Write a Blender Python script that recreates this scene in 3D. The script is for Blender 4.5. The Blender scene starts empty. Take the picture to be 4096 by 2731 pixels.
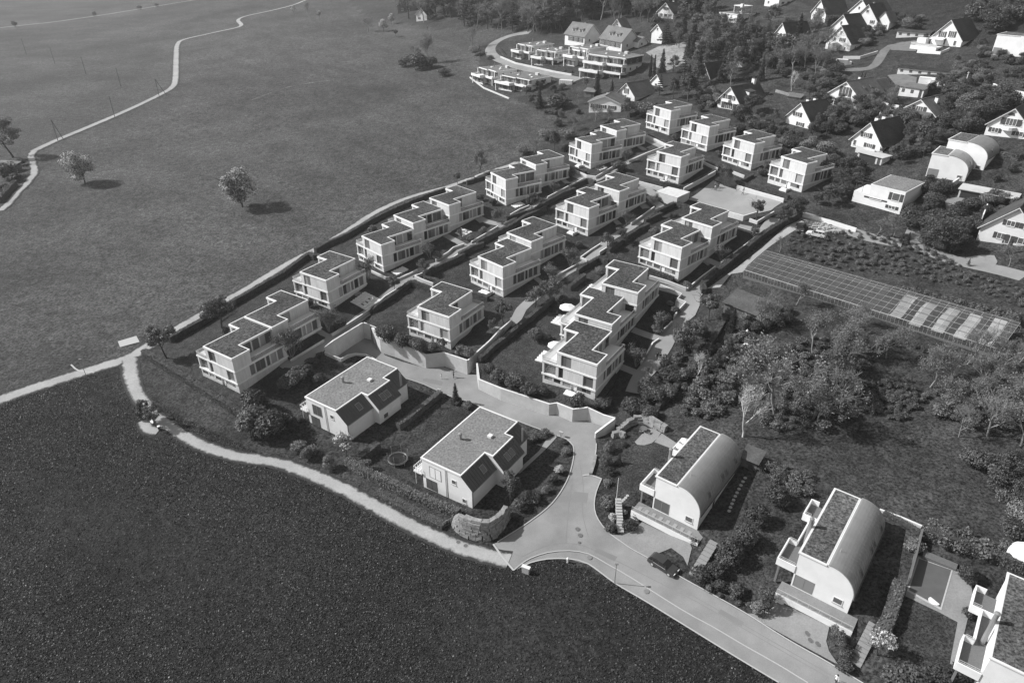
import bpy, bmesh, math, random, bisect
import numpy as np
from mathutils import Vector, Matrix
rnd = random.Random(7)
SC = bpy.context.scene
COL = SC.collection
# ---------------------------------------------------------------- camera
cam_d = bpy.data.cameras.new('camera'); cam = bpy.data.objects.new('camera', cam_d); COL.objects.link(cam)
cam_d.sensor_width = 36.0; cam_d.lens = 2794.85/4096*36.0; cam_d.clip_start = 1.0; cam_d.clip_end = 6000
cam.location = (0, 0, 82.0); cam.rotation_euler = (math.radians(90-30.718), 0, 0)
SC.camera = cam
# ---------------------------------------------------------------- sky and sun (black-and-white photograph: the sky's light is kept neutral)
SUN_EL, SUN_AZ = math.radians(38), math.radians(170)      # where the sun stands (from +x, counter-clockwise)
W = bpy.data.worlds.new('World'); SC.world = W; W.use_nodes = True
_n = W.node_tree.nodes; _l = W.node_tree.links
_sky = _n.new('ShaderNodeTexSky'); _sky.sky_type = 'NISHITA'; _sky.sun_disc = False; _sky.sun_elevation = SUN_EL
_sky.sun_rotation = math.radians(90)-SUN_AZ
_bw = _n.new('ShaderNodeRGBToBW'); _l.new(_sky.outputs[0], _bw.inputs[0]); _l.new(_bw.outputs[0], _n['Background'].inputs[0])
_n['Background'].inputs[1].default_value = 0.12
sun_d = bpy.data.lights.new('sun', 'SUN'); sun_d.energy = 4.7; sun_d.angle = math.radians(.55); sun_d.color = (1, 1, 1)
sun = bpy.data.objects.new('sun', sun_d); COL.objects.link(sun)
sun.rotation_euler = Vector((math.cos(SUN_AZ)*math.cos(SUN_EL), math.sin(SUN_AZ)*math.cos(SUN_EL), math.sin(SUN_EL))).to_track_quat('Z', 'Y').to_euler()
vs = SC.view_settings; vs.view_transform = 'Standard'; vs.look = 'None'; vs.exposure = 0.5; vs.gamma = 1.0; vs.use_curve_mapping = False
cy = SC.cycles; cy.max_bounces = 5; cy.diffuse_bounces = 3; cy.glossy_bounces = 2; cy.transmission_bounces = 3; cy.transparent_max_bounces = 6; cy.volume_bounces = 0
cy.use_denoising = True; cy.denoising_prefilter = 'ACCURATE'; cy.caustics_reflective = False; cy.caustics_refractive = False
# ---------------------------------------------------------------- geometry of the place (pure numpy)
FPX, PITCH, HCAM = 2794.85, math.radians(30.718), 82.0
_c, _s = math.cos(PITCH), math.sin(PITCH)
REG = {'o': (0, 0, 1.7415), 'R1': (2000, 1000, 1/3), 'R2': (1500, 1000, 1/3), 'R3': (2500, 350, 1/3), 'R4': (700, 1000, 1/3),
       'S1': (1400, 700, 1/3), 'S2': (1900, 450, 1/3), 'S3': (2150, 650, 1/3), 'S4': (2450, 780, 1/3),
       'Z1': (3100, 0, .42347), 'Z2': (3100, 430, .42347), 'Z3': (1850, 50, .42347), 'Z4': (2400, 0, .42347), 'f': (0, 0, 1),
       'A1': (1130, 1380, 1/3), 'A2': (1560, 1600, 1/3), 'A3': (2330, 1650, 1/3), 'A4': (3000, 1950, .58333), 'A5': (3500, 2100, .7045)}
for _k in range(9):
    REG['t%d' % (_k+1)] = (1366*(_k % 3), 910.3*(_k//3), .5808)
def Q(r, x, y):
    a = REG[r]; return a[0]+x*a[2], a[1]+y*a[2]
def ray(px, py):
    u = (px-2048)/FPX; w = (py-1365.5)/FPX
    return np.array([u, _c-_s*w, -_s-_c*w])
def at(r, x, y, z):
    d = ray(*Q(r, x, y)); t = (z-HCAM)/d[2]
    return np.array([d[0]*t, d[1]*t, z])
def project(X):
    d = X[1]*_c-(X[2]-HCAM)*_s; v = X[1]*_s+(X[2]-HCAM)*_c
    return 2048+FPX*X[0]/d, 1365.5-FPX*v/d
UNITS = {1: (-64.45, 124.93, 6.61, -33.0), 2: (-59.78, 137.08, 7.05, -33.0), 3: (-52.91, 158.89, 7.83, -33.0),
 4: (-41.11, 179.37, 9.09, -45.7), 5: (-34.0, 191.58, 10.53, -45.7), 6: (-24.55, 200.92, 12.41, -45.7),
 7: (-6.69, 217.0, 15.21, -57.8), 8: (2.77, 227.04, 16.83, -57.8), 9: (21.58, 239.39, 20.07, -57.8), 10: (31.21, 250.63, 21.63, -57.8),
 11: (51.57, 261.89, 25.85, -57.6), 12: (-21.53, 140.86, 7.53, -32.8), 13: (-8.52, 162.42, 10.49, -45.7), 14: (-1.32, 174.18, 12.18, -45.7),
 15: (15.0, 190.86, 15.16, -45.7), 16: (24.46, 199.95, 16.91, -45.7), 17: (45.44, 218.61, 21.44, -45.7), 18: (60.89, 243.8, 24.71, -57.2),
 19: (9.11, 120.27, 8.2, -32.7), 20: (13.72, 134.54, 9.18, -32.7), 21: (20.72, 145.26, 11.34, -32.9), 22: (34.88, 163.42, 15.2, -45.6),
 23: (44.15, 172.3, 16.98, -45.6), 24: (70.46, 224.82, 24.13, -57.8), 25: (79.36, 204.7, 23.81, -57.5)}
UW, UN, UD, UD1, UM = 9.0, 3.31, 13.36, 4.36, 3.35
def uloc(k, a, b):
    x, y, z, h = UNITS[k]; c, s = math.cos(math.radians(h)), math.sin(math.radians(h))
    return x+a*c-b*s, y+a*s+b*c
GD = np.array([-3000, -300, -100, 0, 30, 67, 95, 130, 166, 200, 260, 350, 500, 900, 3000.])
GZ = np.array([-14, -9, -6, -2.5, -.5, 2.5, 6.3, 11, 16.3, 22.5, 38, 62, 98, 160, 420.])
def gbase(x, y):
    D = .888*x+.46*y
    return (np.interp(D-9, GD, GZ)+np.interp(D, GD, GZ)+np.interp(D+9, GD, GZ))/3
CTRL = [(1040,880,-4.3),(860,785,-4.6),(1150,940,-3.9),(1270,1000,-3.4),(1345,1040,-2.9),(1330,1120,-2.4),(1320,1200,-2.0),(1200,1270,-2.6),(1420,1260,-1.9),
 (1560,1340,-1.6),(1750,1470,-.9),(1950,1560,-.2),(620,1065,-4),(850,1170,-3.6),(1050,1250,-3),(420,980,-4),(310,880,-3.4),(150,890,-4),(0,920,-5),(330,800,-2.9),
 (500,710,-2.3),(700,590,-1.5),(700,930,-3.6),(850,1010,-3.9),(930,930,-4.2),(980,1130,-3.4),(1100,1180,-2.9),(1200,1100,-2.7),(300,1400,-6),(1000,1450,-4),
 (1500,1500,-1.5),(100,1200,-6),(1450,1080,-1.2),(1600,1220,.3),(1700,1080,2.2),(1500,1245,-2.1),(1930,1410,2.2),(2050,1250,4),(1850,1460,-.4),(2300,1500,3.6),
 (2130,1330,3.6),(2300,1200,6.5),(1710,620,7.6),(1660,700,6.6),(1870,780,7.2),(2090,840,8.2),(2330,790,9.6),(2000,640,9.6),(2250,560,14),(1800,1000,3.2),(2000,1000,4.6),(2250,1000,7),(1700,900,2.6),
 (1440,930,-1.6),(1510,820,.7),(1570,720,2.6),(1610,660,4.2),(1860,560,11.2),(1650,480,10.6),(1590,450,10.6),(1700,450,10.9),(1540,470,9.4),(820,560,-.6),(1000,440,2.6),(600,700,-1.6),
 (1900,1130,3.2),(2150,1120,5.6),(1560,980,.6),(2350,1400,4.6)]
def _tps(P, r, lam):
    n = len(P); d = np.hypot(P[:, None, 0]-P[None, :, 0], P[:, None, 1]-P[None, :, 1])
    K = np.exp(-(d/26.0)**1.5)
    return np.linalg.solve(K+lam*np.eye(n), r)
_P, _r = [], []
for (x, y, z) in CTRL:
    p = at('o', x, y, z); _P.append(p[:2]); _r.append(z-gbase(p[0], p[1]))
for k, (x, y, z, h) in UNITS.items():
    pts = [(9.3, -1, 8.6), (-3.9, -1, 8.6), (10, 13, 6.4), (-4.4, 13, 6.4)]
    if k in (12, 19): pts = [(10, 10, 6.9)]
    if k in (20, 21): pts = [(9.6, 0, 8.6), (10, 13, 6.4)]
    for a, b, dz in pts:
        p = uloc(k, a, b); _P.append(np.array(p)); _r.append(z-dz-gbase(p[0], p[1]))
_P = np.array(_P); _r = np.array(_r); _w = _tps(_P, _r, .12)
def hraw(x, y):
    x = np.asarray(x, float); y = np.asarray(y, float); out = gbase(x, y)
    sh = out.shape; xf = x.ravel(); yf = y.ravel(); res = np.zeros(xf.shape)
    for i in range(0, len(xf), 20000):
        d = np.hypot(xf[i:i+20000, None]-_P[None, :, 0], yf[i:i+20000, None]-_P[None, :, 1])
        res[i:i+20000] = np.exp(-(d/26.0)**1.5) @ _w
    return out+res.reshape(sh)
def _axis(a, b, lo, hi, step, grow):
    c = list(np.arange(a, b+.01, step)); d = step; v = c[-1]
    while v < hi: d *= grow; v += d; c.append(v)
    d = step; v = c[0]; pre = []
    while v > lo: d *= grow; v -= d; pre.append(v)
    return np.array(pre[::-1]+c)
GX = _axis(-95, 165, -1500, 1500, 1.6, 1.06); GY = _axis(55, 300, 5, 2400, 1.6, 1.06)
GH = hraw(*np.meshgrid(GX, GY, indexing='ij'))
_gx, _gy, _gh = GX.tolist(), GY.tolist(), GH.tolist()
def hz(x, y):
    i = min(max(bisect.bisect_left(_gx, x)-1, 0), len(_gx)-2); j = min(max(bisect.bisect_left(_gy, y)-1, 0), len(_gy)-2)
    fx = (x-_gx[i])/(_gx[i+1]-_gx[i]); fy = (y-_gy[j])/(_gy[j+1]-_gy[j]); A = _gh[i]; B = _gh[i+1]; a = A[j]; d = B[j+1]
    if fx >= fy: return a+(B[j]-a)*fx+(d-B[j])*fy          # split along the (0,0)-(1,1) diagonal, as the ground mesh is
    return a+(A[j+1]-a)*fy+(d-A[j+1])*fx
def G(r, x, y):
    d = ray(*Q(r, x, y)); t = 40.0; st = 4.0
    while t < 2500:
        if HCAM+d[2]*t < hz(d[0]*t, d[1]*t): break
        t += st
    lo, hi = t-st, t
    for _ in range(22):
        m = (lo+hi)/2
        if HCAM+d[2]*m < hz(d[0]*m, d[1]*m): hi = m
        else: lo = m
    return np.array([d[0]*hi, d[1]*hi, HCAM+d[2]*hi])
def GP(r, *xy): return [G(r, a, b) for a, b in zip(xy[::2], xy[1::2])]
def ztop(base, r, x, y):
    """height at which the vertical through base meets pixel row y"""
    py = Q(r, x, y)[1]; w = (py-1365.5)/FPX
    # v = -w d ; d = Y c - Z s ; v = Y s + Z c
    Y = base[1]; Z = -(Y*_s+w*Y*_c)/(_c-w*_s)
    return HCAM+Z
# ---------------------------------------------------------------- mesh helpers
class MB:
    def __init__(s): s.v = []; s.f = []; s.m = []; s.cm = 0
    def add(s, vs, fs):
        o = len(s.v); s.v += [tuple(map(float, q)) for q in vs]
        for f in fs: s.f.append(tuple(i+o for i in f)); s.m.append(s.cm)
        return s
    def box(s, x0, x1, y0, y1, z0, z1):
        return s.add([(x0,y0,z0),(x1,y0,z0),(x1,y1,z0),(x0,y1,z0),(x0,y0,z1),(x1,y0,z1),(x1,y1,z1),(x0,y1,z1)],
                     [(0,3,2,1),(4,5,6,7),(0,1,5,4),(1,2,6,5),(2,3,7,6),(3,0,4,7)])
    def prism(s, poly, z0, z1):
        n = len(poly); a = sum(poly[i][0]*poly[(i+1)%n][1]-poly[(i+1)%n][0]*poly[i][1] for i in range(n))
        if a < 0: poly = poly[::-1]
        vs = [(x,y,z0) for x,y in poly]+[(x,y,z1) for x,y in poly]
        return s.add(vs, [tuple(range(n-1,-1,-1)), tuple(range(n,2*n))]+[(i,(i+1)%n,n+(i+1)%n,n+i) for i in range(n)])
    def extr(s, prof, y0, y1):          # profile in x-z extruded along y
        n = len(prof); a = sum(prof[i][0]*prof[(i+1)%n][1]-prof[(i+1)%n][0]*prof[i][1] for i in range(n))
        if a < 0: prof = prof[::-1]
        vs = [(x,y0,z) for x,z in prof]+[(x,y1,z) for x,z in prof]
        return s.add(vs, [tuple(range(n)), tuple(range(2*n-1,n-1,-1))]+[((i+1)%n,i,n+i,n+(i+1)%n) for i in range(n)])
    def plate(s, o, a, b, t):            # a flat slab: corner o, edges a and b, thickness t along a x b
        o, a, b = Vector(o), Vector(a), Vector(b); n = a.cross(b).normalized()*t
        c = [o, o+a, o+a+b, o+b]; vs = [*c, *[q+n for q in c]]
        return s.add(vs, [(0,3,2,1),(4,5,6,7),(0,1,5,4),(1,2,6,5),(2,3,7,6),(3,0,4,7)])
    def quad(s, *p): return s.add(p, [tuple(range(len(p)))])
    def tube(s, pts, rad, n=6, cap=True):
        pts = [Vector(p) for p in pts]
        if not hasattr(rad, '__len__'): rad = [rad]*len(pts)
        rings = []; up = Vector((.13,.31,.94))
        for i, p in enumerate(pts):
            t = (pts[min(i+1,len(pts)-1)]-pts[max(i-1,0)]); t = t.normalized() if t.length > 1e-9 else Vector((0,0,1))
            a = t.cross(up); a = a.normalized() if a.length > 1e-3 else t.cross(Vector((1,0,0))).normalized(); b = t.cross(a)
            rings.append([p+(a*math.cos(2*math.pi*k/n)+b*math.sin(2*math.pi*k/n))*rad[i] for k in range(n)])
        vs = [q for r in rings for q in r]; fs = []
        for i in range(len(pts)-1):
            for k in range(n): fs.append((i*n+k, i*n+(k+1)%n, (i+1)*n+(k+1)%n, (i+1)*n+k))
        if cap: fs += [tuple(range(n-1,-1,-1)), tuple(range((len(pts)-1)*n, len(pts)*n))]
        return s.add(vs, fs)
    def lathe(s, prof, c=(0,0,0), n=12):
        vs = []; fs = []; m = len(prof)
        for r, z in prof:
            for k in range(n): a = 2*math.pi*k/n; vs.append((c[0]+r*math.cos(a), c[1]+r*math.sin(a), c[2]+z))
        for i in range(m-1):
            for k in range(n): fs.append((i*n+k, i*n+(k+1)%n, (i+1)*n+(k+1)%n, (i+1)*n+k))
        fs += [tuple(range(n-1,-1,-1)), tuple(range((m-1)*n, m*n))]
        return s.add(vs, fs)
    def mesh(s, name, mats, smooth=False):
        me = bpy.data.meshes.new(name); me.from_pydata(s.v, [], s.f)
        if not isinstance(mats, (list, tuple)): mats = [mats]
        for m in mats: me.materials.append(m)
        if len(mats) > 1: me.polygons.foreach_set('material_index', s.m)
        if smooth: me.polygons.foreach_set('use_smooth', [True]*len(me.polygons))
        me.update(); return me
    def build(s, name, mats, parent=None, smooth=False, **kw):
        return obj(name, s.mesh(name, mats, smooth), parent, **kw)
def obj(name, me, parent=None, loc=None, rz=None, label=None, cat=None, group=None, kind=None, scale=None):
    o = bpy.data.objects.new(name, me); COL.objects.link(o)
    if parent: o.parent = parent
    if loc is not None: o.location = [float(q) for q in loc]
    if rz is not None: o.rotation_euler = (0, 0, rz)
    if scale is not None: o.scale = scale if hasattr(scale, '__len__') else (scale,)*3
    if label: o['label'] = label
    if cat: o['category'] = cat
    if group: o['group'] = group
    if kind: o['kind'] = kind
    return o
def thing(name, label, cat, loc=(0,0,0), rz=0, group=None, scale=None):
    return obj(name, None, None, loc, rz, label, cat, group, None, scale)
def leafmesh(name, centers, sizes, mats, seed=0, aspect=.75, normals=None, nz=.35, midx=None):
    """many small four-cornered leaves"""
    r = np.random.default_rng(seed); n = len(centers); c = np.asarray(centers, float); s = np.asarray(sizes, float).reshape(-1,1)
    a = r.normal(size=(n,3))
    if normals is not None: a = a*.55+np.asarray(normals)*.9
    a[:,2] += nz; a /= np.linalg.norm(a,axis=1)[:,None]
    t = np.cross(a, r.normal(size=(n,3))); t /= np.linalg.norm(t,axis=1)[:,None]; b = np.cross(a,t)
    V = np.stack([c-t*s*.5, c+b*s*aspect*.5, c+t*s*.5+a*s*.12, c-b*s*aspect*.5],1).reshape(-1,3)
    me = bpy.data.meshes.new(name); me.vertices.add(4*n); me.vertices.foreach_set('co', V.ravel())
    me.loops.add(4*n); me.loops.foreach_set('vertex_index', np.arange(4*n, dtype=np.int32))
    me.polygons.add(n); me.polygons.foreach_set('loop_start', np.arange(0,4*n,4,dtype=np.int32)); me.polygons.foreach_set('loop_total', np.full(n,4,dtype=np.int32))
    if not isinstance(mats,(list,tuple)): mats = [mats]
    for m in mats: me.materials.append(m)
    if len(mats) > 1:
        me.polygons.foreach_set('material_index', (r.random(n)*len(mats)).astype(np.int32) if midx is None else np.asarray(midx,dtype=np.int32))
    me.update(); me.validate(); return me
# ---------------------------------------------------------------- materials (all grey: the photograph is black and white)
def mat(name, v, rough=.85, amp=.15, scale=1.0, amp2=0, scale2=.1, bump=0, bscale=None, spec=.3, detail=4, metal=0, coord='pos', stretch=None, stops=None):
    m = bpy.data.materials.new(name); m.use_nodes = True; nt = m.node_tree; N = nt.nodes; L = nt.links; p = N['Principled BSDF']
    p.inputs['Roughness'].default_value = rough; p.inputs['Specular IOR Level'].default_value = spec; p.inputs['Metallic'].default_value = metal
    p.inputs['Base Color'].default_value = (v,v,v,1)
    def src():
        if coord == 'pos': o = N.new('ShaderNodeNewGeometry').outputs['Position']
        else: o = N.new('ShaderNodeTexCoord').outputs['Object']
        if stretch:
            mp = N.new('ShaderNodeMapping'); mp.inputs['Scale'].default_value = stretch; L.new(o, mp.inputs[0]); o = mp.outputs[0]
        return o
    if amp:
        o = src()
        def ramp(sc, a, det):
            t = N.new('ShaderNodeTexNoise'); t.inputs['Scale'].default_value = sc; t.inputs['Detail'].default_value = det; t.inputs['Roughness'].default_value = .62; L.new(o, t.inputs['Vector'])
            r = N.new('ShaderNodeMapRange'); r.inputs[1].default_value = .28; r.inputs[2].default_value = .72; r.inputs[3].default_value = 1-a; r.inputs[4].default_value = 1+a; L.new(t.outputs[0], r.inputs[0]); return r.outputs[0]
        a = ramp(scale, amp, detail); q = N.new('ShaderNodeMath'); q.operation = 'MULTIPLY'; q.inputs[1].default_value = v; L.new(a, q.inputs[0]); out = q.outputs[0]
        if amp2:
            b = ramp(scale2, amp2, 3); w = N.new('ShaderNodeMath'); w.operation = 'MULTIPLY'; L.new(out, w.inputs[0]); L.new(b, w.inputs[1]); out = w.outputs[0]
        c = N.new('ShaderNodeCombineColor'); [L.new(out, c.inputs[i]) for i in range(3)]; L.new(c.outputs[0], p.inputs['Base Color'])
        if bump:
            t = N.new('ShaderNodeTexNoise'); t.inputs['Scale'].default_value = bscale or scale; t.inputs['Detail'].default_value = 4; L.new(o, t.inputs['Vector'])
            bm = N.new('ShaderNodeBump'); bm.inputs['Strength'].default_value = 1; bm.inputs['Distance'].default_value = bump; L.new(t.outputs[0], bm.inputs['Height']); L.new(bm.outputs[0], p.inputs['Normal'])
    return m
def grassmat(name, v, fine=2.2, tuft=.5, patch=.03, bump=.25, flecks=0, streak=None):
    """grass seen from the air: tufts and mown or worn patches, optionally pale flower heads"""
    m = bpy.data.materials.new(name); m.use_nodes = True; nt = m.node_tree; N = nt.nodes; L = nt.links; p = N['Principled BSDF']
    p.inputs['Roughness'].default_value = .9; p.inputs['Specular IOR Level'].default_value = .15
    o = N.new('ShaderNodeNewGeometry').outputs['Position']
    def noise(sc, det, lo, hi, a, b, rough=.6, vec=None):
        t = N.new('ShaderNodeTexNoise'); t.inputs['Scale'].default_value = sc; t.inputs['Detail'].default_value = det; t.inputs['Roughness'].default_value = rough; L.new(vec or o, t.inputs['Vector'])
        r = N.new('ShaderNodeMapRange'); r.inputs[1].default_value = lo; r.inputs[2].default_value = hi; r.inputs[3].default_value = a; r.inputs[4].default_value = b; L.new(t.outputs[0], r.inputs[0]); return r.outputs[0], t.outputs[0]
    def mul(a, b):
        q = N.new('ShaderNodeMath'); q.operation = 'MULTIPLY'; L.new(a, q.inputs[0])
        if isinstance(b, float): q.inputs[1].default_value = b
        else: L.new(b, q.inputs[1])
        return q.outputs[0]
    a, h1 = noise(fine, 5, .38, .62, .25, 1.9, .75); b, h2 = noise(tuft, 4, .3, .7, .6, 1.42); c, _ = noise(patch, 5, .32, .68, .68, 1.34)
    out = mul(mul(mul(a, b), c), float(v))
    if streak:
        mp = N.new('ShaderNodeMapping'); mp.inputs['Rotation'].default_value = (0, 0, streak[0]); mp.inputs['Scale'].default_value = streak[1]; L.new(o, mp.inputs[0])
        s_, _ = noise(1.0, 2, .35, .65, .85, 1.15, .5, mp.outputs[0]); out = mul(out, s_)
    if flecks:
        vo = N.new('ShaderNodeTexVoronoi'); vo.inputs['Scale'].default_value = 1.3; L.new(o, vo.inputs['Vector'])
        r = N.new('ShaderNodeMapRange'); r.inputs[1].default_value = .05; r.inputs[2].default_value = .16; r.inputs[3].default_value = 1; r.inputs[4].default_value = 0; L.new(vo.outputs['Distance'], r.inputs[0])
        sel, _ = noise(.12, 3, .5, .66, 0, 1); f = mul(mul(r.outputs[0], sel), float(flecks))
        q = N.new('ShaderNodeMath'); q.operation = 'ADD'; L.new(out, q.inputs[0]); L.new(f, q.inputs[1]); out = q.outputs[0]
    cc = N.new('ShaderNodeCombineColor'); [L.new(out, cc.inputs[i]) for i in range(3)]; L.new(cc.outputs[0], p.inputs['Base Color'])
    ad = N.new('ShaderNodeMath'); ad.operation = 'ADD'; L.new(h1, ad.inputs[0]); L.new(h2, ad.inputs[1])
    bm = N.new('ShaderNodeBump'); bm.inputs['Strength'].default_value = 1; bm.inputs['Distance'].default_value = bump; L.new(ad.outputs[0], bm.inputs['Height']); L.new(bm.outputs[0], p.inputs['Normal'])
    return m
def leafmat(name, v, amp=.4, trans=.25):
    m = bpy.data.materials.new(name); m.use_nodes = True; nt = m.node_tree; N = nt.nodes; L = nt.links; p = N['Principled BSDF']
    p.inputs['Roughness'].default_value = .55; p.inputs['Specular IOR Level'].default_value = .35
    o = N.new('ShaderNodeNewGeometry'); t = N.new('ShaderNodeTexNoise'); t.inputs['Scale'].default_value = 1.7; t.inputs['Detail'].default_value = 4; L.new(o.outputs['Position'], t.inputs['Vector'])
    oi = N.new('ShaderNodeObjectInfo'); ad = N.new('ShaderNodeMath'); ad.operation = 'MULTIPLY_ADD'; ad.inputs[1].default_value = .35; L.new(oi.outputs['Random'], ad.inputs[0]); L.new(t.outputs[0], ad.inputs[2])
    r = N.new('ShaderNodeMapRange'); r.inputs[1].default_value = .35; r.inputs[2].default_value = 1.0; r.inputs[3].default_value = v*(1-amp); r.inputs[4].default_value = v*(1+amp); L.new(ad.outputs[0], r.inputs[0])
    c = N.new('ShaderNodeCombineColor'); [L.new(r.outputs[0], c.inputs[i]) for i in range(3)]; L.new(c.outputs[0], p.inputs['Base Color'])
    if trans:
        tr = N.new('ShaderNodeBsdfTranslucent'); L.new(c.outputs[0], tr.inputs[0]); mx = N.new('ShaderNodeMixShader'); mx.inputs[0].default_value = trans
        L.new(p.outputs[0], mx.inputs[1]); L.new(tr.outputs[0], mx.inputs[2]); L.new(mx.outputs[0], N['Material Output'].inputs[0])
    return m
M = {}
M['meadow'] = grassmat('meadow_grass', .02, 2.6, .6, .03, .2, flecks=.14)  # tall dark grass; the falloff towards the lower edge is also put into this colour
M['field'] = grassmat('field_grass', .05, 1.7, .45, .012, .14, streak=(.5, (.006, .05, 1)))
M['hill'] = grassmat('hillside_grass', .026, 1.8, .4, .03, .16)
M['rough'] = grassmat('rough_ground', .036, 2.2, .5, .07, .2)
M['lawn'] = grassmat('mown_lawn', .033, 3.6, .6, .05, .08)
M['gravel'] = mat('gravel_path', .29, .95, .14, 3, .16, .12)
M['asphalt'] = mat('pale_asphalt', .21, .92, .1, 6, .2, .16)
M['paving'] = mat('concrete_paving', .24, .9, .08, 6, .12, .15)
M['setts'] = mat('paving_setts', .2, .9, .15, 4, .15, .2)
M['kerb'] = mat('granite_kerb', .36, .85, .1, 5)
M['concrete'] = mat('fair_faced_concrete', .54, .8, .13, 1.5, .12, .3, stretch=(3, 3, .35))
M['fascia'] = mat('white_fascia', .7, .6, .03, 1)
M['cwall'] = mat('cast_concrete_wall', .46, .85, .09, 1.2, .08, .2)
M['roofgrass'] = grassmat('green_roof', .056, 2.6, 1.2, .1, .08)
M['roofgravel'] = mat('gravel_roof', .17, .95, .5, 2.6, .15, .3, bump=.05, bscale=6)
M['white'] = mat('white_render', .68, .85, .06, .5, .07, .15)
M['cream'] = mat('pale_render', .62, .85, .06, .6, .05, .15)
M['frame'] = mat('metal_frame', .2, .4, 0, spec=.5)
M['dframe'] = mat('dark_frame', .06, .5, 0)
M['wframe'] = mat('white_frame', .75, .5, 0)
M['rail'] = mat('steel_railing', .5, .4, 0, metal=.3)
M['tile'] = mat('dark_roof_tiles', .05, .8, .4, 3, .3, .25, bump=.04, bscale=6)
M['tile2'] = mat('grey_roof_tiles', .14, .85, .3, 3, .25, .2, bump=.04, bscale=6)
M['zinc'] = mat('zinc_roof', .27, .38, .08, .6, .06, .2, metal=.3, spec=.6)
M['mansard'] = mat('copper_sheet', .085, .5, .15, .7, metal=.2)
M['wood'] = mat('weathered_wood', .12, .85, .3, 4, stretch=(1, 6, 6))
M['dark'] = mat('dark_shade_and_parts', .03, .7, 0)  # near-black colour for shade painted in openings, also for tyres, mat and saddle
M['room'] = mat('room_interior', .35, .9, .2, .5)
M['stone'] = mat('sandstone_blocks', .22, .9, .3, 2.2, .25, .5, bump=.06, bscale=4)
M['bark'] = mat('bark', .07, .95, .35, 5, coord='obj')
M['birchbark'] = mat('birch_bark', .55, .9, .3, 4, coord='obj')
M['leaf'] = leafmat('dark_leaf', .065, .5); M['leaf2'] = leafmat('mid_leaf', .125, .5); M['leaf3'] = leafmat('pale_spring_leaf', .15, .35, .35)
M['needle'] = leafmat('needles', .04, .4, .1); M['hedge'] = leafmat('hedge_leaf', .085, .35, .15); M['hedge2'] = leafmat('glossy_hedge_leaf', .12, .5, .2)
M['blossom'] = leafmat('blossom', .5, .3, .3); M['bud'] = leafmat('bud_leaf', .17, .35, .3); M['paleblossom'] = leafmat('white_blossom', .55, .2, .3)
M['twig'] = mat('twigs', .2, .95, .2, 3, coord='obj')
def glassmat(name, v=.03, rough=.04):
    m = bpy.data.materials.new(name); m.use_nodes = True; p = m.node_tree.nodes['Principled BSDF']
    p.inputs['Base Color'].default_value = (v,v,v,1); p.inputs['Roughness'].default_value = rough; p.inputs['Specular IOR Level'].default_value = .6
    return m
M['glass_dark'] = glassmat('window_glass_dark', .03, .03); M['glass_dim'] = glassmat('window_glass_room', .16, .05); M['glass_curtain'] = glassmat('window_glass_curtain', .3, .08)
M['glass'] = glassmat('window_glass', .10, .03)
def clearglass(name, tint=.85, mixv=.3):
    m = bpy.data.materials.new(name); m.use_nodes = True; nt = m.node_tree; N = nt.nodes; L = nt.links; p = N['Principled BSDF']
    p.inputs['Base Color'].default_value = (.3,.3,.3,1); p.inputs['Roughness'].default_value = .05; p.inputs['Specular IOR Level'].default_value = .7
    t = N.new('ShaderNodeBsdfTransparent'); t.inputs[0].default_value = (tint,tint,tint,1); mx = N.new('ShaderNodeMixShader'); mx.inputs[0].default_value = mixv
    L.new(t.outputs[0], mx.inputs[1]); L.new(p.outputs[0], mx.inputs[2]); L.new(mx.outputs[0], N['Material Output'].inputs[0]); return m
M['clear'] = clearglass('clear_glass', .8, .35); M['ghglass'] = clearglass('greenhouse_glass', .72, .16); M['ghframe'] = mat('greenhouse_frame', .4, .6, .2, 2)
M['shingle'] = mat('old_shingles', .075, .9, .35, 3, .25, .4)
M['sedum'] = grassmat('sedum_roof', .085, 2.6, 1.2, .1, .06)
M['coping'] = mat('wall_coping', .6, .8, .06, 2)

def softgravel():
    m = M['gravel'].copy(); m.name = 'gravel_path_edge'; nt = m.node_tree; N = nt.nodes; L = nt.links; p = N['Principled BSDF']; src = p.inputs['Base Color'].links[0].from_socket
    at_ = N.new('ShaderNodeAttribute'); at_.attribute_name = 'edge'; g = N.new('ShaderNodeNewGeometry'); t = N.new('ShaderNodeTexNoise'); t.inputs['Scale'].default_value = .9; t.inputs['Detail'].default_value = 6; t.inputs['Roughness'].default_value = .7; L.new(g.outputs['Position'], t.inputs['Vector'])
    a = N.new('ShaderNodeMath'); a.operation = 'ADD'; L.new(at_.outputs['Fac'], a.inputs[0]); L.new(t.outputs[0], a.inputs[1]); r = N.new('ShaderNodeMapRange'); r.inputs[1].default_value = .78; r.inputs[2].default_value = 1.12; L.new(a.outputs[0], r.inputs[0])
    mx = N.new('ShaderNodeMix'); mx.data_type = 'RGBA'; L.new(r.outputs[0], mx.inputs[0]); mx.inputs[6].default_value = (.03, .03, .03, 1); L.new(src, mx.inputs[7]); L.new(mx.outputs[2], p.inputs['Base Color']); return m
M['gravelsoft'] = softgravel()
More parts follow.
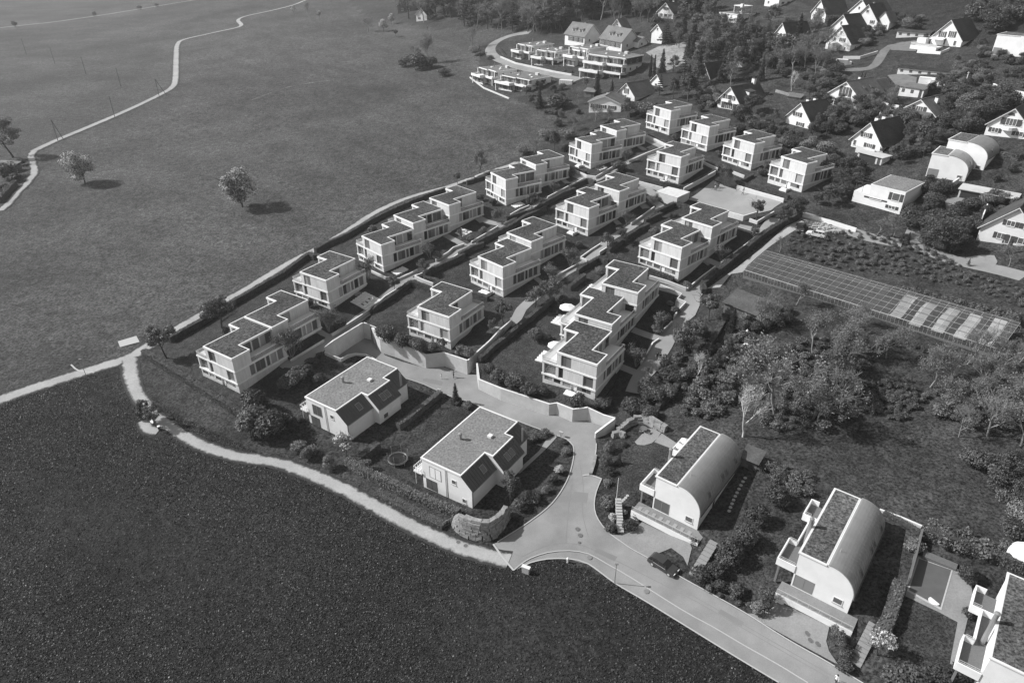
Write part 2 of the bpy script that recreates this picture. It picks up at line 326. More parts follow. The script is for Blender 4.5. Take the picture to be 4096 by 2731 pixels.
# ---------------------------------------------------------------- ground: one sheet to the horizon
def inpoly(x, y, P):
    c = False; j = len(P)-1
    for i in range(len(P)):
        if (P[i][1] > y) != (P[j][1] > y) and x < (P[j][0]-P[i][0])*(y-P[i][1])/(P[j][1]-P[i][1])+P[i][0]: c = not c
        j = i
    return c
def prs(s): return [tuple(map(float, q.split(','))) for q in s.split()]
def wpoly(r, s): return [G(r, *q)[:2] for q in prs(s)]
FIELD_W = wpoly('o', '0,905 300,812 420,745 760,560 1060,420 1190,385 1300,258 1240,255 1100,185 1105,100 1205,65 1000,68 850,40 800,3')
FIELD_W = [(-1600, 60), (-300, 118)]+FIELD_W+[(-150, 2600), (-1600, 2600)]
MEADOW_W = [(-1600, 60), (-300, 118)]+wpoly('o', '0,905 300,812 330,900 420,960 640,1060 1160,1290 1300,1285 1450,1355 1800,1560')+[(40, 30), (0, 0), (-1600, 0)]
SITE_W = wpoly('o', '330,808 500,712 720,588 900,490 1100,402 1300,312 1480,232 1550,212 1680,262 1890,345 1900,410 1845,488 1740,560 1630,650 1640,700 1560,830 1480,940 1400,985 1385,1000 1240,968 1095,900 1040,830 870,790 760,800 720,850 600,905 560,960 450,880')
HILL_W = [(150, 300), (190, 262), (1600, 200), (1600, 2600), (180, 2600), (140, 420)]
def inpolyv(x, y, P):
    c = np.zeros(len(x), bool); j = len(P)-1
    for i in range(len(P)):
        if P[i][1] != P[j][1]:
            t = ((P[i][1] > y) != (P[j][1] > y)) & (x < (P[j][0]-P[i][0])*(y-P[i][1])/(P[j][1]-P[i][1])+P[i][0]); c ^= t
        j = i
    return c
def build_ground():
    nx, ny = len(GX), len(GY); X, Y = np.meshgrid(GX, GY, indexing='ij'); V = np.stack([X, Y, GH], -1).reshape(-1, 3)
    i, j = np.meshgrid(np.arange(nx-1), np.arange(ny-1), indexing='ij'); i = i.ravel(); j = j.ravel()
    a = i*ny+j; b = (i+1)*ny+j; c = i*ny+j+1; d = (i+1)*ny+j+1
    T = np.stack([a, b, d, a, d, c], 1).reshape(-1, 3)
    me = bpy.data.meshes.new('ground'); me.vertices.add(len(V)); me.vertices.foreach_set('co', V.ravel()); n = len(T)
    me.loops.add(3*n); me.loops.foreach_set('vertex_index', T.ravel().astype(np.int32)); me.polygons.add(n)
    me.polygons.foreach_set('loop_start', np.arange(0, 3*n, 3, dtype=np.int32)); me.polygons.foreach_set('loop_total', np.full(n, 3, dtype=np.int32))
    cx = V[T].mean(1); mi = np.full(n, 4, dtype=np.int32)
    for idx, P in ((2, HILL_W), (0, MEADOW_W), (1, FIELD_W), (3, SITE_W)): mi[inpolyv(cx[:, 0], cx[:, 1], P)] = idx
    for k in ('meadow', 'field', 'hill', 'lawn', 'rough'): me.materials.append(M[k])
    me.polygons.foreach_set('material_index', mi); me.polygons.foreach_set('use_smooth', np.ones(n, dtype=bool))
    me.update(); me.validate(); obj('ground', me, kind='structure', label='grassy hillside ground with fields, lawns and garden soil')
build_ground()
def smooth(P, step=2.5):
    """Catmull-Rom through the points, resampled"""
    P = [np.array(p[:2], float) for p in P]; P = [2*P[0]-P[1]]+P+[2*P[-1]-P[-2]]; out = []
    for k in range(1, len(P)-2):
        a, b, c, d = P[k-1:k+3]; n = max(2, int(np.linalg.norm(c-b)/step))
        for i in range(n):
            t = i/n; out.append(.5*((2*b)+(c-a)*t+(2*a-5*b+4*c-d)*t*t+(-a+3*b-3*c+d)*t**3))
    out.append(P[-2]); return out
def ribbon(name, P, width, m, off=.07, step=2.0, rough_edge=0, label=None, seed=1, cross=4, curve=True, zf=None):
    r = random.Random(seed); pts = smooth(P, step) if curve else [np.array(p[:2]) for p in P]; mb = MB(); n = len(pts)
    W_ = width if hasattr(width, '__len__') else None
    for i, p in enumerate(pts):
        t = pts[min(i+1, n-1)]-pts[max(i-1, 0)]; t /= np.linalg.norm(t)+1e-9; nn = np.array([-t[1], t[0]])
        w = np.interp(i/(n-1), np.linspace(0, 1, len(W_)), W_) if W_ else width
        wl = w/2*(1+rough_edge*(r.random()-.5)); wr = w/2*(1+rough_edge*(r.random()-.5))
        for k in range(cross+1):
            s = -wl+(wl+wr)*k/cross; q = p+nn*s; z = (zf(q[0], q[1]) if zf else hz(q[0], q[1]))+off
            if rough_edge and k in (0, cross): z -= .05
            mb.v.append((q[0], q[1], z))
    for i in range(n-1):
        for k in range(cross):
            a = i*(cross+1)+k; mb.f.append((a, a+cross+1, a+cross+2, a+1)); mb.m.append(0)
    o = mb.build(name, m, kind='structure', label=label, smooth=True)
    if rough_edge: at_ = o.data.attributes.new('edge', 'FLOAT', 'POINT'); at_.data.foreach_set('value', [(0, .62, 1, .62, 0)[k] if cross == 4 else 1 for i in range(n) for k in range(cross+1)])
    return o
def fill(name, poly, m, off=.06, cell=2.0, zf=None, kind='structure', skirt=0, label=None, parent=None, smats=None):
    """a draped sheet filling a polygon (world xy)"""
    bm = bmesh.new(); vs = [bm.verts.new((float(p[0]), float(p[1]), 0)) for p in poly]
    f = bm.faces.new(vs); bmesh.ops.triangulate(bm, faces=[f])
    for _ in range(8):
        e = [q for q in bm.edges if q.calc_length() > cell]
        if not e: break
        bmesh.ops.subdivide_edges(bm, edges=e, cuts=1); bmesh.ops.triangulate(bm, faces=bm.faces[:])
    for v in bm.verts: v.co.z = (zf(v.co.x, v.co.y) if zf else hz(v.co.x, v.co.y))+off
    bmesh.ops.recalc_face_normals(bm, faces=bm.faces[:])
    if bm.faces and sum(q.normal.z for q in bm.faces) < 0: bmesh.ops.reverse_faces(bm, faces=bm.faces[:])
    if skirt:
        be = [e for e in bm.edges if e.is_boundary]; g = bmesh.ops.extrude_edge_only(bm, edges=be)['geom']
        for v in g:
            if isinstance(v, bmesh.types.BMVert): v.co.z -= skirt
        bmesh.ops.recalc_face_normals(bm, faces=bm.faces[:])
    me = bpy.data.meshes.new(name); bm.to_mesh(me); bm.free(); me.materials.append(m)
    return obj(name, me, parent, kind=kind, label=label)
# ---------------------------------------------------------------- the new white houses: one design, two glazing variants
ZR = 8.7
def window(parent, ax, fixed, out, a0, a1, z0, z1, n=1, fm='frame', name='window', depth=.16, fr=.07, pane='glass'):
    """a framed window lying in the plane x=fixed (ax 'x') or y=fixed (ax 'y'); out = +1/-1 is the outward direction"""
    mb = MB(); pb = MB(); f0 = fixed-out*depth; f1 = fixed-out*(depth-.07); lo, hi = min(f0, f1), max(f0, f1)
    def bx(b, p, q, r, s, t0, t1):
        if ax == 'y': b.box(p, q, t0, t1, r, s)
        else: b.box(t0, t1, p, q, r, s)
    bx(mb, a0, a1, z0, z0+fr, lo, hi); bx(mb, a0, a1, z1-fr, z1, lo, hi)
    for k in range(n+1):
        c = a0+(a1-a0)*k/n; c = min(max(c, a0+fr/2), a1-fr/2); bx(mb, c-fr/2, c+fr/2, z0+fr, z1-fr, lo, hi)
    o = mb.build(name, M[fm], parent)
    m = (lo+hi)/2
    for k in range(n):
        p = a0+(a1-a0)*k/n+fr*.4; q = a0+(a1-a0)*(k+1)/n-fr*.4; b = MB(); bx(b, p, q, z0+fr*.5, z1-fr*.5, m-.012, m+.012); b.build('pane', M[pane], o)
    return o
def box_part(parent, name, m, *b): return MB().box(*b).build(name, M[m] if isinstance(m, str) else m, parent)
def rail_mesh(runs, h=.95, gap=.16, t=.022):
    mb = MB()
    for (x0, y0, x1, y1) in runs:
        L_ = math.hypot(x1-x0, y1-y0); n = max(1, int(L_/gap)); dx, dy = (x1-x0)/L_, (y1-y0)/L_
        ex, ey = abs(dy)*.03+abs(dx)*0, abs(dx)*.03
        mb.box(min(x0, x1)-ex, max(x0, x1)+ex, min(y0, y1)-ey, max(y0, y1)+ey, h-.05, h)
        mb.box(min(x0, x1)-ex, max(x0, x1)+ex, min(y0, y1)-ey, max(y0, y1)+ey, .08, .12)
        for k in range(n+1):
            x = x0+(x1-x0)*k/n; y = y0+(y1-y0)*k/n; mb.box(x-t, x+t, y-t, y+t, .1, h-.04)
    return mb
def roof_poly(g):
    return [(-g, -g), (UW+g, -g), (UW+g, UD1+g), (UW-UN+g, UD1+g), (UW-UN+g, UD+g), (-UM-g, UD+g), (-UM-g, UD-UD1-g), (-g, UD-UD1-g)]
def make_unit(full):
    r = thing('terrace_house', 'x', 'house')
    C, F = 'concrete', 'fascia'
    fa = MB().prism(roof_poly(.12), 8.25, ZR).build('roof', M[F], r)
    MB().prism(roof_poly(-.16), ZR-.1, ZR+.04).build('roof_planting', M['roofgrass'], fa)
    MB().box(-UM-.12, UW+.12, -.12, UD+.12, 5.17, 5.52).build('terrace_slab', M[F], r)
    MB().box(-UM-.12, UW+.12, -.12, UD+.12, 2.17, 2.52).build('floor_slab', M[F], r)
    P = lambda n, *b: box_part(r, n, C, *b)
    z0, z1 = 5.52, 8.25                                          # upper storey
    P('wall_pier', 0, 1.0, 0, .4, z0, z1); P('wall_panel', 3.3, UW, 0, .4, z0, z1); window(r, 'y', 0, -1, 1.0, 3.3, z0, z1, 2, depth=.22)
    P('wall_panel', UW-.4, UW, .4, UD1, z0, z1); P('wall_panel', UW-UN, UW-.4, UD1-.4, UD1, z0, z1)
    e = UW-UN
    if full:
        window(r, 'x', e, 1, UD1+.1, 12.7, z0, z1, 5, depth=.22); P('wall_pier', e-.4, e, 12.7, UD, z0, z1)
        for k in (7.2, 9.3): P('column', e-.2, e+.02, k, k+.3, z0, z1)
    else:
        window(r, 'x', e, 1, UD1+.1, 7.7, z0, z1, 2, depth=.22); P('wall_panel', e-.4, e, 7.7, UD, z0, z1)
    P('wall_panel', -UM, e-.4, UD-.4, UD, z0, z1)
    P('column', -UM, -UM+.45, UD-UD1, UD-UD1+.45, z0, z1); window(r, 'y', UD-UD1+.35, -1, -UM+.45, 0, z0, z1, 2); P('wall_panel', -UM, -UM+.4, UD-UD1+2.4, UD-.4, z0, z1)
    window(r, 'x', -UM+.1, -1, UD-UD1+.45, UD-UD1+2.4, z0, z1, 1)
    P('wall_panel', 0, .4, .4, 2.2, z0, z1); window(r, 'x', 0, -1, 2.2, 7.2, z0, z1, 3); P('wall_panel', 0, .4, 7.2, UD-UD1+.3, z0, z1)
    z0, z1 = 2.52, 5.17                                          # living storey
    P('wall_pier', -UM, -UM+.4, 0, .45, z0, z1); window(r, 'y', 0, -1, -UM+.4, -.2, z0, z1, 1, depth=.5, pane='clear'); P('column', -.2, .45, .02, .5, z0, z1)
    window(r, 'y', 0, -1, .45, 1.55, z0, z1, 1, depth=.3); P('wall_panel', 1.55, 6.15, 0, .4, z0, z1); window(r, 'y', 0, -1, 6.15, 8.4, z0, z1, 1, depth=.3); P('wall_pier', 8.4, UW, 0, .4, z0, z1)
    P('wall_panel', UW-.4, UW, .4, 3.6, z0, z1)
    ys = [3.6, 5.1, 7.9, 9.1, 10.9, 12.7]
    for k in range(5):
        window(r, 'x', UW, 1, ys[k], ys[k+1]-.3, z0, z1-.05, 1 if k != 1 else 2, depth=.25); P('column' if k < 4 else 'wall_pier', UW-.35, UW-.02, ys[k+1]-.3, ys[k+1] if k < 4 else UD, z0, z1)
    window(r, 'x', -UM, -1, .45, 4.2, z0, z1, 1, depth=.4, pane='clear'); P('wall_panel', -UM, -UM+.4, 4.2, 7, z0, z1); window(r, 'x', -UM, -1, 7, 9.2, z0, z1, 2); P('wall_panel', -UM, -UM+.4, 9.2, UD-.4, z0, z1)
    P('wall_panel', -UM, UW-.4, UD-.4, UD, z0, z1)
    MB().box(1.3, 1.6, .9, 6.5, z0, z1).box(-UM+.5, 1.3, 6.2, 6.5, z0, z1).box(-1.6, 0, 2.2, 3.2, z0, z0+.75).build('room', M['room'], r)
    z0, z1 = -3.2, 2.17                                          # garden storey, set into the slope
    P('base_wall', -UM+.1, 3.5, .1, .45, z0, .95); P('base_wall', 4.7, UW-.02, .1, .45, z0, .95)
    for a, b, n in ((-UM+.5, -1.0, 2), (-.6, 1.0, 1), (1.5, 3.4, 1), (4.9, 8.0, 3)): window(r, 'y', .1, -1, a, b, .95, z1, n, depth=.15)
    for a, b in ((-UM+.1, -UM+.5), (-1.0, -.6), (1.0, 1.5), (8.0, UW-.02)): P('wall_pier', a, b, .1, .45, .95, z1)
    P('wall_pier', 3.4, 3.55, .1, .5, 0, z1); P('wall_pier', 4.65, 4.9, .1, .5, 0, z1)
    box_part(r, 'door', 'wframe', 3.55, 4.65, .3, .38, -.4, z1)
    P('base_wall', UW-.4, UW-.03, .45, UD-.05, z0, z1); P('base_wall', -UM+.1, -UM+.5, .45, UD-.05, z0, z1); P('base_wall', -UM+.5, UW-.4, UD-.45, UD-.05, z0, z1)
    a = rail_mesh([(-UM, 0, -.05, 0), (-UM, 0, -UM, UD-UD1-.05)]).build('railing', M['rail'], r, kind='stuff'); a.location = (0, 0, 5.52)
    b = rail_mesh([(e+.1, UD, UW, UD)]).build('railing', M['rail'], r, kind='stuff'); b.location = (0, 0, 5.52)
    box_part(r, 'balustrade', 'clear', UW-.3, UW-.27, UD1+.1, UD-.1, 5.52, 6.4); box_part(r, 'handrail', 'rail', UW-.32, UW-.25, UD1+.05, UD-.1, 6.4, 6.46)
    return r
def copy_tree(o, parent=None, first=True):
    c = o.copy(); COL.objects.link(c); c.parent = parent
    for ch in KIDS.get(o.name, [k for k in o.children]): copy_tree(ch, c, False)
    return c
KIDS = {}
def cache(o):
    ks = list(o.children); KIDS[o.name] = ks
    for k in ks: cache(k)
ULAB = {1: 'white two-roofed concrete house nearest the gravel path junction, front half of the pair', 2: 'white concrete house joined behind the one nearest the path junction',
 3: 'single white concrete house with paved terrace and deckchairs, beside the field hedge', 4: 'front house of the three joined white houses stepping up beside the field path',
 5: 'middle house of the three joined white houses stepping up beside the field path', 6: 'rear house of the three joined white houses stepping up beside the field path',
 7: 'lower house of the joined pair beside the bend of the field hedge', 8: 'upper house of the joined pair beside the bend of the field hedge, above its neighbour',
 9: 'lower house of the pair below the bushy thicket at the field edge', 10: 'upper house of the pair below the bushy thicket at the field edge',
 11: 'farthest white concrete house, at the top left of the row of four', 12: 'single white house above the curved retaining wall with shrubs and staircase beside it',
 13: 'lower house of the joined pair between the two ramps, above the staircase', 14: 'upper house of the joined pair between the two ramps, above the staircase',
 15: 'lower house of the joined pair just left of the low concrete block by the square', 16: 'upper house of the joined pair just left of the low concrete block by the square',
 17: 'single white house on the hedged terrace directly above the square', 18: 'second from the left in the top row of four white houses',
 19: 'nearest of the three joined white houses above the long retaining wall, parasol at its terrace', 20: 'middle of the three joined white houses above the long retaining wall',
 21: 'rear of the three joined white houses above the long retaining wall', 22: 'lower house of the joined pair in front of the square', 23: 'upper house of the joined pair in front of the square',
 24: 'third from the left in the top row of four white houses, behind a plaza tree', 25: 'rightmost of the top row of four white houses, above the square and its hedge'}
pA, pB = make_unit(False), make_unit(True); cache(pA); cache(pB); used = set()
for k, (x, y, z, h) in UNITS.items():
    full = k in (1, 4, 5, 7, 9, 15, 19, 22); p = pB if full else pA
    o = p if full not in used else copy_tree(p); used.add(full)
    for wd in [q for q in o.children if q.name.startswith('window')]:
        for pn in wd.children:
            if pn.material_slots and pn.material_slots[0].material != M['clear']:
                pn.material_slots[0].link = 'OBJECT'; pn.material_slots[0].material = M[rnd.choice(('glass', 'glass', 'glass_dark', 'glass_dim', 'glass_curtain'))]
    o.location = (x, y, z-ZR); o.rotation_euler = (0, 0, math.radians(h)); o['label'] = ULAB[k]; o['group'] = 'white terrace houses of the new estate'
# ---------------------------------------------------------------- roads, paths, walls, hedges
def W2(s):
    """'t5:10,20 30,40 R2:5,6' -> list of ground points"""
    out = []; r = 'o'
    for q in s.split():
        if ':' in q: r, q = q.split(':')
        a, b = q.split(','); out.append(G(r, float(a), float(b)))
    return out
# gravel ways
ribbon('path', W2('o:-60,938 60,897 150,868 230,843 300,820 350,788 R4:0,965 330,770 600,615 900,445 1200,258 1500,88 1640,20 S1:0,648 200,513 400,402 600,312 800,242 1000,190 1160,147 1400,64 1560,22 1640,0 S2:0,782 150,718 380,650 500,600'), [5, 4.6, 4.2, 4, 3.8, 3.8, 3.8], M['gravelsoft'], .1, 1.5, .12, 'pale gravel path running along the field hedge', 2)
ribbon('path', W2('o:296,824 303,868 316,905 350,950 410,993 480,1030 560,1051 640,1064 740,1100 840,1150 940,1205 1040,1250 1110,1273 1170,1287'), [4.6, 3.4, 2.9, 3.2, 3.5, 3.5, 3.6], M['gravelsoft'], .12, 1.2, .16, 'pale gravel path curving below the house gardens', 3)
ribbon('path', W2('t1:232,1042 390,968 790,800 1100,655 1185,602 1208,545 1213,400 1222,310 1275,272 1480,225 1620,195 1662,175 1640,140 1700,112 1870,75 2010,40 2100,5 2200,-40'), 5.2, M['gravelsoft'], .16, 3, .06, 'pale farm track winding across the far field', 4)
ribbon('path', W2('t1:238,1040 215,1070 225,1120 235,1190 190,1260 130,1320 60,1400 0,1455'), 3.6, M['gravelsoft'], .16, 2, .25, 'gravel track passing the tree at the left edge', 5)
ribbon('path', W2('t1:-60,200 200,172 400,150 900,75 1200,25 1420,-10'), 5.5, M['gravelsoft'], .2, 5, .05, 'far straight track at the top of the field', 6)
M['worn'] = grassmat('worn_grass', .066, 1.1, .3, .05, .3)
ribbon('worn_track', W2('t1:1730,690 1950,612 2150,570 2352,548 t2:150,515 300,492'), 2.2, M['worn'], .1, 3, .5, 'faint worn track across the field', 7)
ribbon('worn_track', W2('t1:1040,1245 1250,1222 1420,1205 1560,1185'), 1.6, M['worn'], .08, 3, .6, 'faint worn line near the two blossom trees', 8)
# asphalt with its pavement
ROAD = ('t8:1045,615 1290,462 1450,332 1550,182 1590,60 A2:2205,640 2195,550 2110,470 2000,430 1640,300 1515,250 1070,78 960,28 860,5 A1:2130,668 1700,478 1480,405 1372,300 1240,240 1130,195 1000,130 880,120 790,148 720,190 '
        'R4:1925,1290 2270,1060 2352,1085 t5:160,742 250,775 255,830 300,880 420,925 590,970 690,957 865,1012 935,1012 950,1112 1100,1186 1430,1292 1480,1287 1590,1335 1690,1328 1800,1366 1745,1428 '
        'A3:165,375 160,470 130,600 90,750 225,805 165,950 140,1100 160,1230 230,1350 330,1460 480,1566 t8:2000,652 2110,712 2352,852 t9:200,962 430,1092 700,1262 1000,1432 1240,1575 1400,1660 '
        '1000,1760 660,1568 300,1352 0,1167 t8:2100,1012 1880,882 1700,752 1570,717 1420,717 1300,742 1185,797')
ROADP = W2(ROAD)
fill('road', ROADP, M['asphalt'], .06, 2.0, label='pale asphalt road with junction and cul-de-sac')
M['asphalt2'] = mat('asphalt_patch', .175, .92, .08, 9, .1, .1)
def kerb(s, w=.17, h=.1, m='kerb', label='pale granite kerb line', name='kerb'): return ribbon(name, W2(s), w, M[m], .07+h, 1.2, 0, label, cross=1)
kerb('t8:1185,795 1240,750 1300,712 1420,672 1570,660 1700,682 1830,752 2000,850 2352,1072 t9:200,1182 420,1312 650,1442 860,1570')
kerb('t8:1045,615 1110,705 1185,795', .3)
kerb('t8:1235,775 1300,742 1420,716 1570,716 1700,751 1880,881 2100,1011 2352,1166 t9:300,1351 660,1567', .2, .08)
kerb('A3:165,375 160,470 130,600 90,750'); kerb('A3:225,805 165,950 140,1100 160,1230 230,1350 330,1460 480,1566 t8:2000,650 2110,710 2352,850 t9:200,960 430,1090 700,1260 1000,1430 1240,1573')
kerb('A3:0,762 90,752 230,802', .3); kerb('t8:1075,600 1290,462 1450,332 1550,182 1590,60 A2:2205,640 2195,550 2110,470 2000,430', .2)
kerb('A2:1990,425 1640,298 1515,248 1070,76 960,26 860,2', .18); kerb('A1:2130,668 1700,478 1480,405', .18)
ribbon('road_joint', W2('t8:1585,200 1560,400 1545,610'), .12, M['asphalt2'], .075, 2, 0, 'dark asphalt joint running up the side road', cross=1)
for q in ('t8:1600,250 1700,260 1690,330 1590,320', 't8:1760,640 1900,700 1880,730 1740,665', 't9:260,1060 420,1150 400,1180 240,1085', 'A2:1700,270 1900,345 1880,365 1690,290', 't5:560,1030 700,1060 690,1090 560,1060'):
    fill('asphalt_patch', W2(q), M['asphalt2'], .066, 2, label='slightly darker repaired patch of asphalt')
for q in ('t8:1240,700 1420,620 1600,610 1800,680 2352,960 t9:200,1070 600,1300 1000,1530', 't8:1700,560 1660,400 1665,200 1640,60', 't9:0,930 300,1100 700,1330 1100,1560'):
    ribbon('road_joint', W2(q), .09, M['asphalt2'], .075, 2, 0, 'thin sealed joint in the asphalt', cross=1)
# internal pale paths of the estate
for k, (s, w) in enumerate([
  ('R4:1290,1350 1420,1380 1560,1300 1790,1150 1900,1040 2000,990 2200,830 2352,720 S1:420,1460 640,1300 760,1230', 2.4),
  ('S1:560,1290 760,1180 900,1120 1060,1070 1250,950 1400,870 1480,830 1640,730 1800,640 1880,590 1990,510 2080,430 S2:520,1270 640,1180 760,1100 900,1040 1060,950 1240,850 1330,800', 2.6),
  ('S2:1080,720 1200,760 1330,810 1450,815 1560,750 1680,680 1830,605 2030,510 2260,430', 2.4), ('S2:1900,220 2060,330 2180,390 2290,440', 2.0),
  ('R2:1600,900 1700,820 1740,740 1830,640 S3:330,1330 460,1270 600,1180 700,1090 790,990 900,900 1090,800 1250,690 1390,610 1480,540 1420,480 1330,400', 2.7),
  ('S3:1230,290 1330,340 1420,400 1560,460 1700,500 1800,540', 3.0), ('S3:1240,270 1450,320 1560,380', 2.2),
  ('t5:2010,1140 2060,1030 2150,920 2210,830 2240,740 2290,690 2352,620 S4:840,1290 930,1230 1000,1120', 3.4),
  ('S4:560,1105 760,1160 900,1190 1000,1200', 2.6), ('S4:960,1180 1100,1050 1230,900 1310,840 1500,700 1700,560 1800,480 1840,420', 2.0),
  ('S4:1500,380 1640,410 1800,440 1860,380 1940,280', 3.2), ('R1:1440,1400 1640,1480 1700,1500', 2.0), ('R1:1590,960 1850,1050 1990,1060', 2.0), ('S4:1110,770 1290,850', 1.8),
  ('S1:1520,500 1640,560 1850,610', 2.2), ('S1:1150,730 1300,810 1420,880', 2.0), ('R4:1700,950 1780,1010 1900,1060', 1.8), ('R4:1220,1330 1340,1400', 2.0)]):
    ribbon('garden_path', W2(s), w, M['paving'], .08+.004*k, 1.5, 0, 'pale concrete garden path between the white houses', k)
fill('forecourt', W2('S4:560,1112 825,1225 775,1280 875,1322 735,1490 R1:2080,860 2060,890 1925,1020 1985,1055 1905,1090 1830,1140 1790,1215 1690,1380 1570,1560 1780,1560 1880,1460 2060,1180 S4:850,1566 990,1450 1045,1330 1050,1240 1085,1190 1065,1098 885,1185'), M['paving'], .16, 2, label='wide pale forecourt path where the couple strolls')
PLAZA = W2('S4:900,60 1000,0 R3:1060,1120 1180,1180 1330,1230 1500,1265 1900,1375 1800,1440 S4:1900,190 1735,228 1570,268 1385,222 1040,90')
fill('square', PLAZA, M['paving'], .15, 2.5, label='pale paved square between the white houses')
# retaining and garden walls: (ground point, top row in the picture) pairs or a plain height
def wall(s, h=None, t=.3, name='garden_wall', label=None, m='cwall', cap=True, group=None, down=.8, closed=False):
    """s: 'R2:bx,by/ty ...' (ty: pixel row of the top) or with h: plain points"""
    P = []; Z = []; r = 'o'
    for q in s.split():
        if ':' in q: r, q = q.split(':')
        q, ty = (q.split('/')+[None])[:2]; a, b = map(float, q.split(',')); p = G(r, a, b); P.append(np.array(p[:2])); Z.append((p[2], ztop(p, r, a, float(ty)) if ty else p[2]+h))
    return wall_w(P, Z, t, name, label, m, group, down), P, Z
def wall_w(P, Z, t, name, label, m, group=None, down=.8):
    n = len(P); L_, R_ = [], []
    for i in range(n):
        d = P[min(i+1, n-1)]-P[max(i-1, 0)]; d /= np.linalg.norm(d)+1e-9; nn = np.array([-d[1], d[0]])*t/2; L_.append(P[i]+nn); R_.append(P[i]-nn)
    mb = MB()
    for i in range(n): mb.v += [(*L_[i], Z[i][0]-down), (*R_[i], Z[i][0]-down), (*R_[i], Z[i][1]), (*L_[i], Z[i][1])]
    for i in range(n-1):
        a = 4*i; b = a+4
        for k in range(4): mb.f.append((a+k, b+k, b+(k+1) % 4, a+(k+1) % 4)); mb.m.append(0)
    mb.f += [(3, 2, 1, 0), (4*n-4, 4*n-3, 4*n-2, 4*n-1)]; mb.m += [0, 0]
    o = mb.build(name, M[m] if isinstance(m, str) else m, label=label, cat='wall', group=group, kind='thing')
    bm = bmesh.new(); bm.from_mesh(o.data); bmesh.ops.recalc_face_normals(bm, faces=bm.faces[:]); bm.to_mesh(o.data); bm.free()
    c = MB()                                                        # coping laid along the top
    for i in range(n):
        d = (L_[i]-R_[i])*.03; c.v += [(*(L_[i]+d), Z[i][1]+.004), (*(R_[i]-d), Z[i][1]+.004), (*(R_[i]-d), Z[i][1]+.09), (*(L_[i]+d), Z[i][1]+.09)]
    c.f = list(mb.f); c.m = list(mb.m); k = c.build('coping', M['coping'] if m == 'cwall' else M[m], o)
    bm = bmesh.new(); bm.from_mesh(k.data); bmesh.ops.recalc_face_normals(bm, faces=bm.faces[:]); bm.to_mesh(k.data); bm.free()
    return o
def idw(pts):
    A = np.array([p[:2] for p in pts]); Zs = np.array([p[2] for p in pts])
    def f(x, y):
        d = (A[:, 0]-x)**2+(A[:, 1]-y)**2+.3; w = 1/d**1.6; return float((w*Zs).sum()/w.sum())
    return f
def densify(P, step):
    out = []
    for i in range(len(P)):
        a, b = np.array(P[i]), np.array(P[(i+1) % len(P)]); n = max(1, int(np.linalg.norm((b-a)[:2])/step))
        out += [a+(b-a)*k/n for k in range(n)]
    return out
_, P12, Z12 = wall('R2:-20,1080/930 28,1150/960 45,1190/1010 80,1228/1062 250,1280/1100 620,1415/1255 840,1392/1230 1115,1490/1325', t=.35, name='retaining_wall', label='tall curved concrete retaining wall below the single white house', down=1.5)
_, P12b, Z12b = wall('R2:1118,1488/1325 1240,1352/1212 1380,1205/1085 1500,1050/955 1640,890/838', t=.3, name='retaining_wall', label='concrete wall rising beside the staircase', down=1)
_, P19, Z19 = wall('t5:935,1005/935 950,1112/1045 1100,1186/1106 1430,1292/1215 1480,1285/1207 1590,1335/1250 1690,1326/1238', t=.35, name='retaining_wall', label='long kinked concrete retaining wall along the cul-de-sac', down=1.5)
wall('t5:1692,1326/1240 1800,1364/1290 1878,1390/1312', t=.3, name='retaining_wall', label='bright concrete wall at the right end of the cul-de-sac')
wall('t5:1876,1388/1314 1815,1424/1360 1745,1450/1415', t=.35, name='retaining_wall', label='short concrete wall closing the corner above the stone garden')
wall('R4:1812,1255/1165 1925,1288/1090 2100,1165/980 2270,1056/875 2352,1080/890 t5:165,745/655 250,777/690', t=.35, name='retaining_wall', label='concrete wall around the sunken garage court', down=1.2)
wall('A1:512,115/85 705,200/165 790,150/118 880,122/103 1000,133/112 1130,197/180', t=.3, name='garden_wall', label='low curved concrete wall sweeping round behind the gravel-roofed house')
g12 = [(*p, z[1]-.12) for p, z in zip(P12, Z12)]+[(*p, z[1]-.12) for p, z in zip(P12b[1:], Z12b[1:])]
back = [G('R2', *q) for q in ((1560, 790), (1330, 720))]+[np.array([*uloc(12, 9.5, 11), 1.0]), np.array([*uloc(12, 9, 14.5), 1.2]), np.array([*uloc(12, -4, 15), .9])]+[G('R2', *q) for q in ((660, 500), (440, 420), (200, 590), (0, 745), (-60, 900))]
B12 = list(g12)+[np.array([b[0], b[1], max(b[2], -.9)]) for b in back]
B12 = [np.array(q, float) for q in B12]
zf12 = idw(densify(B12, 3)+[np.array([*uloc(12, 9.3, -.6), -1.1]), np.array([*uloc(12, -3.6, -.6), -1.1]), np.array([*uloc(12, 3, -1), -1.1]), np.array([*uloc(12, 9.6, 6), -.2]), np.array([*uloc(12, -4.2, 6), -.7]), np.array([*uloc(12, 10, 12), .9])])
fill('lawn', B12, M['lawn'], 0, 1.5, zf=zf12, skirt=.5, label='raised lawn of the single white house behind the curved wall')
g19 = [(*p, z[1]-.12) for p, z in zip(P19, Z19)]
rt = [np.array([*uloc(19, 10.5, -3.5), -.9]), np.array([*uloc(19, 10.3, 2), -.1]), np.array([*uloc(19, 10.2, 8), .9]), np.array([*uloc(20, 9.4, -.2), 1.3]), np.array([*uloc(20, 0, 6), 2.0]), np.array([*uloc(21, 0, 4), 3.9]), np.array([*uloc(21, -3, 14), 4.9])]
bk = [G('R1', *q) for q in ((1180, 150), (930, 270), (1010, 340), (830, 480), (640, 640), (330, 860), (0, 1110))]+[G('R2', *q) for q in ((1590, 1060), (1245, 1350))]
B19 = [np.array(q, float) for q in g19]+rt+[np.array([b[0], b[1], max(b[2]+.25, -.9)]) for b in bk]
